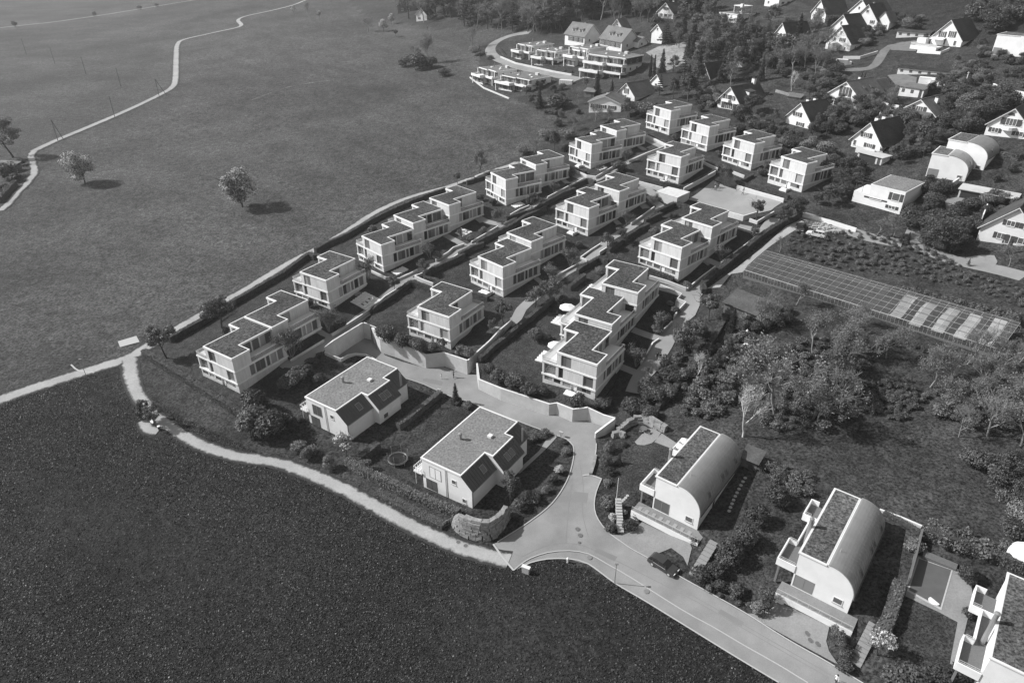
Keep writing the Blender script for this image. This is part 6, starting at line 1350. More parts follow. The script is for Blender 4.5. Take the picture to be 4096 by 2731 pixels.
scatter('t2', '1380,560 1600,640 1680,760 1560,900 1420,860 1280,700', 16, ['bush', 'dark', 'shrub'], (1.6, 3.6), 'garden shrub around the low hip-roofed house', 'low house shrubs', 28, 2.4, keep=5)
scatter('t1', '0,1140 180,1160 110,1290 60,1340 0,1400', 10, ['bush', 'dark', 'shrub'], (1.5, 3), 'garden shrub at the left edge by the small roof', 'left edge shrubs', 29, 2)

scatter('t6', '520,820 900,700 1300,800 1500,960 1180,1000 1120,1300 760,1400 560,1200', 11, ['bud', 'bud', 'bare'], (6, 10), 'feathery budding tree in the wild garden', 'feathery wild garden trees', 41, 4)
scatter('t6', '1700,950 2340,900 2340,1500 1900,1440 1680,1250', 12, ['bud', 'bare', 'bud'], (7, 12), 'thin budding tree at the right of the wild garden', 'thin trees right of the wild garden', 42, 5)
scatter('Z1', '20,300 340,230 560,430 420,640 300,700 60,760 10,600', 22, ['bud', 'pale', 'bare', 'bud'], (6, 11), 'budding tree in the upper birch gardens', 'upper birch garden trees', 43, 4)
scatter('Z1', '480,1040 760,1040 1080,960 1240,1080 1040,1100 860,1120 600,1240 420,1320 300,1330', 20, ['big', 'bud', 'pale'], (4, 7), 'bushy garden tree between the gabled houses', 'bushy trees between gabled houses', 44, 4)
scatter('Z1', '1380,880 1560,860 1720,950 2060,960 2260,1000 1980,1130 1900,1260 1560,1260 1560,1130 1700,1040', 22, ['big', 'big', 'pale'], (3.5, 6.5), 'bushy dark tree on the bank of the right-hand houses', 'bushy trees on the right bank', 45, 3.6)
scatter('Z4', '0,10 480,20 900,60 1100,160 1040,260 760,200 500,150 480,230 250,200 100,180', 34, ['bud', 'big', 'pale', 'bud'], (9, 15), 'tall tree between the houses at the upper wood edge', 'upper wood edge trees', 46, 4.5)
scatter('Z4', '1000,80 1560,180 1700,220 1640,330 1950,330 1900,560 1480,620 1120,500 980,330', 34, ['bud', 'pale', 'big', 'pine'], (5, 10), 'mixed tree on the slope around the white modern house', 'modern house slope trees', 47, 4)
scatter('Z1', '1180,1270 1560,1250 1620,1330 1400,1500 1140,1560 1060,1500 1240,1420', 14, ['big', 'pale'], (3, 5.5), 'small leafy tree below the twin-chimney house', 'trees below the twin-chimney house', 48, 3.5)
scatter('Z3', '440,20 720,60 900,120 960,200 760,230 600,190 500,120', 22, ['bud', 'pale', 'big', 'bud'], (9, 15), 'tall tree at the inside of the lane to the flats', 'trees by the lane to the flats', 49, 4.5)

scatter('t6', '860,900 1250,880 1300,1010 1150,1060 1120,1360 940,1420 820,1300', 3, ['big'], (6, 8), 'dense dark tree shading the wild garden', 'dark wild garden trees', 50, 4)
scatter('Z1', '340,780 640,760 540,900 480,960 300,960', 14, ['bush', 'big', 'bud'], (2.5, 5), 'garden bush on the terraces by the glazed-gable house', 'terrace bushes', 51, 3)
scatter('Z1', '860,1120 1240,1100 1300,1260 1500,1250 1480,1300 1300,1290 1220,1180', 14, ['big', 'bush'], (2.5, 5), 'dark bush behind the twin-chimney roof', 'bushes behind the twin-chimney roof', 52, 3)
scatter('Z1', '1640,560 1900,640 2060,720 2330,700 2330,800 2040,790 1800,860 1560,820 1700,760', 26, ['bush', 'big', 'shrub'], (1.6, 4), 'scrub bush on the dark grassy bank', 'grassy bank bushes', 53, 3)

# the near meadow: grass tufts nobody could count
def meadow_tufts(n=240000):
    r = np.random.default_rng(77); P = []; M2 = [(p[0], p[1]) for p in MEADOW_W]; tot = 0
    RW = [(p[0], p[1]) for p in ROADP]
    while tot < n:
        x = r.uniform(-175, 45, 60000); y = 45+(r.random(60000)**1.25)*85
        v = np.abs(x) < y*1.3+12; v &= inpolyv(x, y, M2) & ~inpolyv(x, y, RW); q = np.stack([x[v], y[v]], 1); P.append(q); tot += len(q)
    P = np.concatenate(P)[:n]
    for way in (W2('o:-60,938 60,897 150,868 230,843 300,820'), W2('o:296,824 303,868 316,905 350,950 410,993 480,1030 560,1051 640,1064 740,1100 840,1150 940,1205 1040,1250 1110,1273 1170,1287'), W2('t4:985,1330 1020,1390 1090,1405')):
        for c in smooth(way, 1.5): P = P[(P[:, 0]-c[0])**2+(P[:, 1]-c[1])**2 > (1.5+.5*r.random(len(P)))**2]
    n = len(P); dens = np.sin(P[:, 0]*.11+np.sin(P[:, 1]*.07)*2)+np.sin(P[:, 1]*.17+P[:, 0]*.05)+r.normal(size=n)*.8; P = P[dens > -1.1]
    z = np.array([hz(a, b) for a, b in P]); C = np.column_stack([P, z+.05]); S = .2*(.5+r.random(len(C)))
    a = r.random(len(C))*6.28; Nv = np.column_stack([np.cos(a), np.sin(a), np.full(len(C), .9)])
    mi = np.where(r.random(len(C)) < .005, 2, (r.random(len(C)) < .4).astype(int))
    M['grass_a'] = leafmat('meadow_tuft_dark', .034, .35, .2); M['grass_b'] = leafmat('meadow_tuft', .047, .35, .25); M['grass_f'] = leafmat('meadow_flower', .28, .3, .2)
    obj('meadow_grass', leafmesh('meadow_grass', C, S, [M['grass_a'], M['grass_b'], M['grass_f']], 5, aspect=.9, normals=Nv, nz=.5, midx=mi), label='tufts of tall grass and pale flower heads in the near meadow', kind='stuff')
meadow_tufts()

scatter('t5', '2060,1180 2200,1000 2290,860 2352,740 2352,900 2290,1060 2180,1220 2080,1300', 14, ['round', 'bush', 'gloss'], (1.8, 3.6), 'leafy shrub in the belt right of the strolling couple', 'shrub belt by the couple', 60, 1.8)
# ---------------------------------------------------------------- surfaces of yards, drives and lanes
def wp(s): return W2(s)
fill('driveway', wp('t8:1862,548 1935,553 2010,520 2080,450 2230,520 2400,610 t9:60,640 30,760 0,700 t8:2270,640 2105,705 1900,592'), M['setts'], .10, 1.5, label='paved forecourt before the first barrel-roofed house')
fill('driveway', wp('t9:432,1090 550,1095 630,1040 665,990 1010,1165 985,1280 1005,1350 1070,1445'), M['setts'], .10, 1.5, label='paved forecourt before the second barrel-roofed house')
M['lane'] = mat('worn_lane', .13, .95, .2, 1, .2, .1)
M['setts2'] = mat('pale_slab', .27, .9, .1, 3)
M['soil'] = mat('bare_soil', .2, .95, .35, .8, .3, .1, bump=.1)
fill('yard', wp('S4:1140,1120 1300,1010 1500,870 1800,635 2080,380 2250,300 2330,340 2100,480 1900,610 1620,850 1560,930 1420,950 1290,1110'), M['gravel'], .07, 2, label='pale gravel yard beside the boundary hedge')
ribbon('lane', wp('Z2:250,1020 560,1115 830,1210 1000,1250 1200,1290'), 4.2, M['asphalt'], .1, 2, .02, 'asphalt lane behind the parapet wall', 9)
ribbon('lane', wp('Z2:1350,1140 1320,1200 1330,1270 1440,1345 1650,1430 1900,1490 2150,1545 2360,1600'), 4.4, M['asphalt'], .1, 2, .02, 'asphalt lane curving below the pale gabled house', 10)
fill('driveway', wp('Z2:1800,1420 1950,1395 2070,1400 2100,1460 2060,1530 1850,1490'), M['asphalt'], .12, 2, label='asphalt forecourt of the pale gabled house')
fill('driveway', wp('Z2:1600,860 1720,850 1900,870 1760,930 1620,990'), M['setts'], .1, 2, label='paved court before the carport')
ribbon('lane', wp('Z3:640,190 480,215 350,262 285,310 262,365 300,420 400,468 560,525 750,565 900,598 1100,640'), 6.0, M['asphalt'], .14, 3, .02, 'curved asphalt lane leading to the terraced flats', 11)
ribbon('lane', wp('Z1:60,590 250,590 430,650 700,662 880,650 960,600 1010,520 1090,440 1330,400'), 3.4, M['lane'], .14, 3, .03, 'pale lane winding between the hillside gardens', 12)
fill('yard', wp('Z1:1060,715 1200,700 1340,735 1330,800 1140,810'), M['lane'], .14, 2.5, label='pale court in front of the sunken garages')
fill('yard', wp('Z1:1060,440 1200,400 1360,410 1330,490 1100,480'), M['lane'], .16, 2.5, label='pale forecourt beside the awning house')
fill('bare_earth', wp('Z4:430,500 560,440 760,400 900,380 1000,430 900,520 800,600 640,670 530,640 520,560'), M['soil'], .12, 3, label='bare earth mound beside the large flats')
fill('concrete_pad', wp('t4:812,786 940,748 963,790 828,826'), M['kerb'], .14, 2, label='square concrete pad beside the field path')
fill('terrace', wp('A3:625,355 780,190 860,200 940,245 900,310 830,370 740,395 660,390'), M['setts'], .1, 1, label='rounded paved terrace inside the stone garden wall'); fill('terrace', wp('A3:950,250 1130,370 1080,440 860,355'), M['setts'], .09, 1, label='paved terrace strip beside the planted roof')
fill('garden_path', wp('A2:1990,425 1880,470 1790,610 1500,870 1560,880 1840,620 2000,450'), M['paving'], .1, 1.5, label='concrete path to the nearer gravel-roofed house')
for s, lab in (('t8:240,60 700,300 860,360 A2:760,1220 540,1090 290,960 130,700 420,600 730,60 960,140', 'mown lawn with trampoline between the gravel-roofed houses'), ('A3:540,420 640,395 830,385 870,360 1080,450 760,800 640,960 420,1040 360,880 560,640', 'mown lawn of the first barrel-roofed house'),
               ('t9:480,640 780,520 640,860 560,880 430,840 330,760', 'mown lawn left of the second barrel-roofed house'), ('t9:1600,1010 1760,1080 1900,1150 1830,1470 1560,1370 1440,1330 1510,1180', 'mown lawn below the swimming pool')):
    fill('lawn', wp(s), M['lawn'], .05, 2, label=lab)
# ---------------------------------------------------------------- terraces in front of the barrel-roofed houses
def fore(label, spec, drop, w, u0):
    x, y, z, h = spec; r = thing('garage_terrace', label, 'garage', (x, y, z), math.radians(h)); r['kind'] = 'thing'; u1 = w+1.4
    MB().box(u0, u1, -2.6, -.02, -.25, 0).build('terrace_slab', M['setts'], r); MB().box(u0, u1, -2.75, -2.604, -.9, .12).build('parapet', M['white'], r)
    MB().box(u0, u0+1.4, -2.6, -2.3, -drop-2, -.254).box(w-.4, u1, -2.6, -2.3, -drop-2, -.254).build('wall', M['white'], r); box_part(r, 'garage_opening_shade', 'dark', u0+1.4, w-.4, -2.2, -2.1, -drop-2, -.26)  # near-black panel paints the shade inside the open garage
    for k in range(8 if u0 < -2 else 0): box_part(r, 'paving_slab', 'setts2', u0+.6+k*1.25, u0+1.2+k*1.25, -1.7, -.9, .004, .05)
    rail_mesh([(u0+.1, -2.68, u1-.1, -2.68)], .9, 1.4, .025).build('railing', M['rail'], r).location = (0, 0, .12)
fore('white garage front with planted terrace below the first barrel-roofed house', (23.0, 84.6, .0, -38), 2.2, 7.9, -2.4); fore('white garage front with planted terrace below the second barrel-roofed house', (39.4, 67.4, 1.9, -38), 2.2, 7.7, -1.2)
# ---------------------------------------------------------------- garden hedges of the older houses
hedge('A1:1390,1010 1500,940 1700,770 1900,610', 1.2, 1.5, 'glossy hedge between the two gravel-roofed houses', 201, 'hedge2', .24); hedge('A1:900,1430 1030,1340 1160,1240', 1.3, 1.6, 'short glossy hedge behind the trampoline', 202, 'hedge2', .24)
hedge('A1:780,1420 950,1540 A2:60,1060 300,1180 560,1290 830,1400', 1.3, 1.6, 'long glossy hedge along the foot path below the gravel-roofed house', 203, 'hedge2', .26); hedge('A2:-150,1120 0,1200 250,1330 480,1440 660,1520', 1.8, .8, 'dark low juniper hedge below the long glossy hedge', 204, 'hedge', .2)
hedge('t9:1480,910 1440,1040 1390,1190 1320,1260', 1.6, 1.6, 'glossy laurel hedge between second barrel-roofed house and pool', 205, 'hedge2', .26); hedge('t9:1380,400 1480,450 1640,540', .7, .6, 'low clipped box hedge behind the second barrel-roofed house', 206, 'hedge', .16); hedge('t9:880,200 960,245 1030,270', .7, .6, 'low clipped box hedge beside the field edge', 207, 'hedge', .16)
hedge('t9:1660,560 1900,640 2150,730 2352,800', 1.4, 1.8, 'tall dark hedge behind the swimming pool', 208, 'hedge', .24); hedge('t1:0,1400 60,1330 110,1280', 1.6, 2, 'clipped hedge at the left edge beside the track', 209, 'hedge', .3); hedge('Z1:1300,880 1500,880 1800,870', 1.6, 1.6, 'dark hedge behind the low terrace house', 210, 'hedge', .3)
hedge('Z1:1980,780 2100,790 2352,830', 2, 2.2, 'overgrown hedge above the white retaining wall', 211, 'hedge', .34); hedge('Z1:2060,930 1950,890 1840,890', 1.6, 2, 'dark hedge left of the white retaining wall', 212, 'hedge', .34); hedge('Z3:350,350 400,420 520,470 650,480 760,500 1000,560', 1.0, 1.0, 'low dark hedge in front of the terraced flats', 213, 'hedge', .3)
hedge('Z2:2120,470 2240,500 2352,480', 1.4, 1.6, 'hedge right of the double barrel-roofed house', 214, 'hedge', .3); hedge('Z3:900,520 960,560 1040,570', 1.0, 1.0, 'short dark hedge before the third flats', 215, 'hedge', .3)
# ---------------------------------------------------------------- walls around the older houses
wall('Z2:250,1030 500,1100 760,1180', 1.1, .3, label='pale parapet wall along the upper lane', m='white'); wall('Z2:1600,800 1720,720', 1.6, .4, label='angled wall beside the carport', m='cwall'); wall('Z1:1340,500 1560,515 1640,480', .9, .4, label='white garden wall below the awning house', m='white'); wall('Z1:2040,870 2200,930 2352,960', 2.6, .4, label='white retaining wall with bay at the right edge', m='white')
wall('Z1:640,560 800,560 965,510', 1.0, .4, label='curved terrace wall below the cluster houses', m='cwall'); wall('Z2:760,420 930,470', 2.0, .4, label='terrace wall over the garage of the twin-chimney house', m='cwall'); wall('Z3:70,620 200,720 440,820', .5, .4, label='pale edging wall of the flats lawn', m='cwall'); wall('Z3:360,430 500,490 640,520 860,570 1030,600', .8, .4, label='pale wall along the lane before the flats', m='cwall')
wall('t8:1715,140 1735,80 1750,10', .5, .5, label='rough stone edging along the narrow lane', m='stone'); wall('Z4:1660,870 1800,910 1850,940', .8, .5, label='dry stone wall on the birch lawn', m='stone'); wall('t9:1350,385 1500,440 1640,500', .4, .3, label='pale edging behind the second barrel-roofed house', m='cwall'); wall('Z2:1980,990 1940,1090', 2.2, .25, label='white screen wall beside the pale gabled house', m='white')
wall('t9:1630,560 1590,720 1540,900', 1.6, .2, label='slatted wooden fence along the pool', m='wood')
# ---------------------------------------------------------------- stone block walls, every block its own piece
def stone_wall(s, tops, rows, label, seed, bl=1.3):
    rg_ = random.Random(seed); P = [q for q in W2(s)]; Zt = []; r0, l = s.split(':')[0], [tuple(map(float, q.split(':')[-1].split(','))) for q in s.split()]
    for p, (a, b), t in zip(P, l, tops): Zt.append(ztop(p, r0, a, t)-p[2])
    P2 = [p[:2] for p in P]; acc = [0]
    for a, b in zip(P2[:-1], P2[1:]): acc.append(acc[-1]+np.linalg.norm(b-a))
    c = np.mean(P2, axis=0); root = thing('stone_wall', label, 'wall', (P[0][0], P[0][1], P[0][2])); root['kind'] = 'thing'
    def pos(t): return np.array([np.interp(t, acc, [p[0] for p in P2]), np.interp(t, acc, [p[1] for p in P2])]), np.interp(t, acc, [p[2] for p in P]), np.interp(t, acc, Zt)
    for k in range(rows):
        t = -rg_.random()*.6
        while t < acc[-1]:
            L_ = bl*rg_.uniform(.65, 1.35); a, za, ha = pos(max(t, 0)); b, zb, hb = pos(min(t+L_, acc[-1])); t += L_
            if np.linalg.norm(b-a) < .3: continue
            d = (b-a)/np.linalg.norm(b-a); h = (ha+hb)/2/rows; z = (za+zb)/2+h*k; n = np.array([-d[1], d[0]]); cc = (a+b)/2+n*(k*.1-.1+rg_.uniform(-.05, .05)); w = np.linalg.norm(b-a)-.06; q = MB()
            j = lambda m: rg_.uniform(-m, m)
            X, Y = w/2, .42+j(.06); H = h-.05
            q.add([(-X+j(.05), -Y+j(.05), -.02), (X+j(.05), -Y+j(.05), -.02), (X, Y, -.02), (-X, Y, -.02), (-X+j(.06), -Y+.05+j(.05), H+j(.04)), (X+j(.06), -Y+.05+j(.05), H+j(.04)), (X, Y, H+j(.04)), (-X, Y, H+j(.04))], [(0, 3, 2, 1), (4, 5, 6, 7), (0, 1, 5, 4), (1, 2, 6, 5), (2, 3, 7, 6), (3, 0, 4, 7)])
            q.build('block', M['stone'], root, loc=(cc[0]-P[0][0], cc[1]-P[0][1], z-P[0][2]), rz=math.atan2(d[1], d[0]))
stone_wall('t8:778,470 795,520 880,560 945,578 1010,580 1060,552 1105,505 1150,420', [430, 415, 440, 460, 468, 440, 410, 352], 6, 'curved wall of big sandstone blocks at the road corner', 3)
stone_wall('A3:425,260 520,180 600,130 720,110 800,140 880,180 1000,230', [200, 110, 60, 20, 40, 90, 160], 3, 'curved sandstone block wall around the rounded terrace', 4)
stone_wall('A3:350,300 430,270 520,300', [240, 215, 245], 2, 'three big sandstone blocks beside the corner lawn', 5, 1.0)
# ---------------------------------------------------------------- greenhouse
M['ghglass2'] = clearglass('dusty_greenhouse_glass', .6, .2)
def greenhouse():
    a, b, c = G('t6', 412, 345), G('t6', 2165, 905), G('t6', 545, 165); z = (a[2]+b[2])/2; d = (b-a)[:2]; L_ = np.linalg.norm(d); d /= L_; n = np.array([-d[1], d[0]]); w = abs(np.dot((c-a)[:2], n)); w = min(max(w, 10), 17)
    r = thing('greenhouse', 'long old glass greenhouse with white shading cloths at its right end', 'greenhouse', (a[0], a[1], a[2]), math.atan2(d[1], d[0])); r.rotation_euler.y = -math.atan2(b[2]-a[2], L_); nb = 34; e, rg0 = 2.1, 4.3; yr = w*.8; H = [(0, e), (yr, rg0), (w, e+.4)]
    MB().box(0, L_, -.1, .1, -2, .6).box(0, L_, w-.1, w+.1, -2, .6).box(-.1, .1, .1, w-.1, -2, .6).box(L_-.1, L_+.1, .1, w-.1, -2, .6).build('base_wall', M['wood'], r)
    pu = [(0, e)]+[(yr*k/5, e+(rg0-e)*k/5) for k in range(1, 6)]+[(w, e+.4)]
    for y, zz in pu: MB().tube([(0, y, zz), (L_, y, zz)], .075, 4).build('purlin', M['ghframe'], r)
    raf = MB().tube([(0, 0, .6), (0, 0, e), (0, yr, rg0), (0, w, e+.4), (0, w, .6)], .05, 4).mesh('rafter', M['ghframe'])
    gl = MB().quad((.05, 0, e+.1), (L_/nb-.05, 0, e+.1), (L_/nb-.05, yr, rg0+.1), (.05, yr, rg0+.1)).mesh('roof_pane', M['ghglass']); gl2 = MB().quad((.05, yr, rg0+.1), (L_/nb-.05, yr, rg0+.1), (L_/nb-.05, w, e+.5), (.05, w, e+.5)).mesh('roof_pane', M['ghglass']); gl3 = MB().quad((.05, -.02, .6), (L_/nb-.05, -.02, .6), (L_/nb-.05, -.02, e), (.05, -.02, e)).mesh('side_pane', M['ghglass'])
    glb = gl.copy(); glb.materials[0] = M['ghglass2']; rg_ = random.Random(3)
    for k in range(nb+1):
        obj('rafter', raf, r, (L_*k/nb, 0, 0))
        if k < nb:
            if k not in (2, 3, 6): obj('roof_pane', gl2, r, (L_*k/nb, 0, 0))
            obj('roof_pane', gl if k % 3 else glb, r, (L_*k/nb, 0, 0)); obj('side_pane', gl3, r, (L_*k/nb, 0, 0))
            MB().tube([(L_*(k+.5)/nb, 0, .6), (L_*(k+.5)/nb, 0, e)], .035, 4).build('mullion', M['ghframe'], r)
    gb = MB().quad((0, .05, .6), (0, w-.05, .6), (0, w-.05, e+.3), (0, yr, rg0-.05), (0, .05, e)).mesh('end_pane', M['ghglass']); obj('end_pane', gb, r, (-.02, 0, 0)); obj('end_pane', gb, r, (L_+.02, 0, 0))
    for k, x0 in enumerate((21, 23.6, 26.2, 28.8, 31.4)): q = MB(); X = L_*x0/nb; W_ = L_*1.4/nb; q.add([(X+W_*i/2, yr*(.06+.17*j)+.3-.5*(k % 2), e+(rg0-e)*j/5-.5-.35*math.sin(j*1.3+k)) for j in range(6) for i in range(3)], [(j*3+i, j*3+i+1, j*3+i+4, j*3+i+3) for j in range(5) for i in range(2)]).build('shading_cloth', M['cream'], r, smooth=True)
    for k in range(7): box_part(r, 'plant_bench', 'wood', 3+k*L_/8, 3+k*L_/8+5, 2, 4, .0, .7); box_part(r, 'plant_bench', 'wood', 3+k*L_/8, 3+k*L_/8+5, 6, 8.5, .0, .7)
    for k in range(60): x, y = rg_.uniform(2, L_-2), rg_.uniform(1, w-1); o = obj('bench_plant', PROTO[rg_.choice(('bush0', 'shrub0', 'gloss0'))][1], r, (x, y, .5), rg_.random()*6); s_ = rg_.uniform(.3, .7); o.scale = (s_, s_, s_)
    fl = MB().box(.1, L_-.1, .1, w-.1, -.6, .02).build('floor', M['soil'], r)
    return a, d, n, L_, w, z
GHS = greenhouse()
def shed(label, p, rz, w, d, h0, h1, roofm='tile2', wallm='wood', name='shed'):
    r = thing(name, label, 'shed', p, rz); r['kind'] = 'thing'; MB().extr([(0, -1.5), (w, -1.5), (w, h1), (0, h0)], 0, d).build('wall', M[wallm], r); L_ = Vector((w+.8, 0, (h1-h0)*(w+.8)/w))
    MB().plate((-.4, -.3, h0-.02-(h1-h0)*.4/w), L_, (0, d+.6, 0), .12).build('roof', M[roofm], r); box_part(r, 'window', 'glass', -.03, -.004, d*.3, d*.5, .9, 1.6); box_part(r, 'door', 'dframe', -.05, -.004, d*.6, d*.72, 0, 1.9); return r
a = G('t6', 270, 560); shed('weathered wooden shed with shingle roof left of the greenhouse', a, GHS and math.atan2(GHS[1][1], GHS[1][0])+math.pi/2, 4.6, -9, 2.2, 2.2, 'tile2') if 0 else None
def shed2(label, p, rz, w, d, hh, roofm='tile2', wallm='wood', name='shed', rise=.9):
    """front along +x (w), depth +y (d), roof rising to the back"""
    r = thing(name, label, 'shed', p, rz); r['kind'] = 'thing'; MB().box(0, w, 0, d, -1.8, hh).build('wall', M[wallm], r)
    s = MB().plate((-.4, -.5, hh+.01), (w+.8, 0, 0), (0, d+1, rise), .12).build('roof', M[roofm], r); MB().box(0, w, d-.2, d, hh+.004, hh+rise*.8).build('back_wall', M[wallm], r)
    for k in range(max(1, int(w/3))): box_part(r, 'window', 'glass', .8+k*3, 1.8+k*3, -.04, -.004, hh*.45, hh*.8)
    box_part(r, 'door', 'dframe', w-1.4, w-.5, -.05, -.004, 0, hh*.9); return r
ang = math.atan2(GHS[1][1], GHS[1][0])
shed2('weathered wooden shed with shingle roof left of the greenhouse', G('t6', 275, 585), ang, 8, 5, 2.6, 'shingle', rise=1.5)
shed2('grey flat-roofed workshop beside the court on the right slope', G('Z1', 1160, 905), math.radians(-50), 8, 7, 3.2, 'tile2', 'cream', 'workshop', .2); shed2('low garden shed with flat dark roof beside the glazed-gable house', G('Z1', 430, 830), math.radians(-45), 6, 4, 1.8, 'tile'); shed2('sunken garage row with grass roof behind the court', G('Z1', 1150, 705), math.radians(-38), 18, 6, 2.4, 'hill', 'cream', 'garage_row', .1)
shed2('dark open shed behind the awning house drive', G('Z1', 1140, 360), math.radians(-36), 12, 5, 2.6, 'tile', 'cream', 'garage_row', .3); shed2('small dark shed behind the first barrel-roofed house', G('A3', 1900, 640), math.radians(-38), 2.6, 2.2, 2.0, 'shingle', 'wood'); shed2('small roofed hut at the left edge beside the track', G('t1', -40, 1190), math.radians(-10), 9, 5, 2.6, 'tile2'); shed2('small timber hut below the flats', G('Z3', 1150, 800), math.radians(-30), 4.5, 3, 2.4, 'tile2')
shed2('small greenhouse-like frame on the birch garden lawn', G('Z1', 110, 940), math.radians(-40), 5, 2, 1.2, 'clear', 'wood'); r = shed2('carport with flat roof beside the double barrel-roofed house', G('Z2', 1720, 850), math.radians(-40), 13, 5, 2.4, 'cwall', 'cwall', 'carport', .05); box_part(r, 'opening_shade', 'dark', .4, 12.6, -.06, -.005, 0, 2.1)  # near-black panel on the solid front paints the shade under the carport roof
r = shed2('open garage below the twin-chimney house terrace', G('Z2', 770, 490), math.radians(-57), 8, 4, 2.3, 'cwall', 'cwall', 'garage', .03); box_part(r, 'opening_shade', 'dark', .6, 6, -.06, -.005, 0, 2.1)  # near-black panel on the closed front paints the shade in the garage mouth
def simple(name, label, cat, p, rz, build):
    r = thing(name, label, cat, p, rz); r['kind'] = 'thing'; build(r); return r
simple('container', 'long white container beside the court on the slope', 'container', G('Z1', 1345, 800), math.radians(-35), lambda r: (box_part(r, 'body', 'white', 0, 6, 0, 2.4, 0, 2.3), box_part(r, 'lid', 'fascia', -.05, 6.05, -.05, 2.45, 2.304, 2.45)))
simple('container', 'second white container right of the long one', 'container', G('Z1', 1455, 815), math.radians(-35), lambda r: (box_part(r, 'body', 'white', 0, 5.5, 0, 2.4, 0, 2.0), box_part(r, 'lid', 'fascia', -.05, 5.55, -.05, 2.45, 2.004, 2.12)))
simple('delivery_van', 'white box van parked below the cluster houses', 'van', G('Z1', 570, 632), math.radians(-15), lambda r: (box_part(r, 'body', 'white', 0, 4.2, 0, 2.1, .5, 2.7), box_part(r, 'cab', 'cream', 4.204, 5.6, .05, 2.05, .5, 2.0), box_part(r, 'windscreen', 'glass', 5.604, 5.64, .2, 1.9, 1.3, 1.9), [MB().tube([(x, -.02, .35), (x, 2.12, .35)], .35, 10).build('wheel', M['dframe'], r) for x in (1, 4.7)]))
simple('container', 'corrugated waste container beside the flats lane', 'container', G('Z3', 910, 690), math.radians(-20), lambda r: ([box_part(r, 'panel', 'cream', k*.9, k*.9+.82, 0, 2.4, 0, 2.4) for k in range(7)], box_part(r, 'core', 'frame', .05, 6.2, .06, 2.3, .05, 2.3)))
def tank(r):
    MB().lathe([(2.2, -1.5), (2.2, 2.6), (1.9, 3.2), (.4, 3.5)], (0, 0, 0), 20).build('body', M['white'], r); MB().lathe([(2.32, 2.3), (2.32, 2.5)], (0, 0, 0), 20).build('rim', M['zinc'], r)
simple('water_tank', 'round white tank standing among the pines', 'tank', G('Z4', 1345, 620), 0, tank)
simple('tent', 'white garden tent at the right edge', 'tent', G('t9', 2320, 730), .3, lambda r: (MB().lathe([(1.9, 0), (1.9, 1.7), (1.4, 2.5), (.2, 2.9)], (0, 0, 0), 8).build('canopy', M['white'], r), box_part(r, 'door', 'dark', -.6, .6, -1.9, -1.86, 0, 1.2)))
for lab, p, s in (('white heap of plastic sheeting above the wild bank', G('t6', 440, 830), 1.6), ('smaller white heap of sheeting beside the yard shed', G('t6', 440, 730), 1.0)):
    q = MB(); rg_ = random.Random(int(s*10)); R_ = [[(max(.02, (1-j/5)*s*(.7+.6*rg_.random()))*math.cos(i*.63), max(.02, (1-j/5)*s*(.7+.6*rg_.random()))*math.sin(i*.63), j*.22*s*(.8+.4*rg_.random())) for i in range(10)] for j in range(6)]
    q.add([p_ for row in R_ for p_ in row], [(j*10+i, j*10+(i+1) % 10, (j+1)*10+(i+1) % 10, (j+1)*10+i) for j in range(5) for i in range(10)]); q.build('sheeting_heap', M['white'], loc=p, label=lab, cat='heap', kind='thing')
# rubble of cut stones beside the parked cars (too many and too small to tell apart)
rg_ = random.Random(9); q = MB(); PP = prs('290,1085 420,1070 560,1130 680,1170 640,1190 500,1180 330,1140')
for k in range(170):
    for _ in range(20):
        x, y = rg_.uniform(280, 690), rg_.uniform(1070, 1190)
        if inpoly(x, y, PP): break
    g = G('Z2', x, y); s = rg_.uniform(.2, .55); v0 = len(q.v); q.box(g[0]-s, g[0]+s*rg_.random(), g[1]-s*.7, g[1]+s*.7*rg_.random(), g[2]-.1, g[2]+s*rg_.uniform(.4, 1.1))
q.build('stone_rubble', M['kerb'], label='pale heap of cut stones beside the parked cars', kind='stuff')
pot = MB().lathe([(.22, 0), (.3, .45), (.32, .5)], (0, 0, 0), 8).mesh('pot', M['dframe']); pl = PROTO['bush0'][1]
for k in range(26):
    t = k/25; g = G('t6', 1230+t*720+rg_.uniform(-15, 15), 740+t*190+rg_.uniform(-14, 14)); r = thing('potted_plant', 'small potted plant in the row along the greenhouse front', 'plant', g, rg_.random()*6, 'potted plants along the greenhouse'); r['kind'] = 'thing'; obj('pot', pot, r); o = obj('foliage', pl, r, (0, 0, .4)); o.scale = (.35, .35, .5)
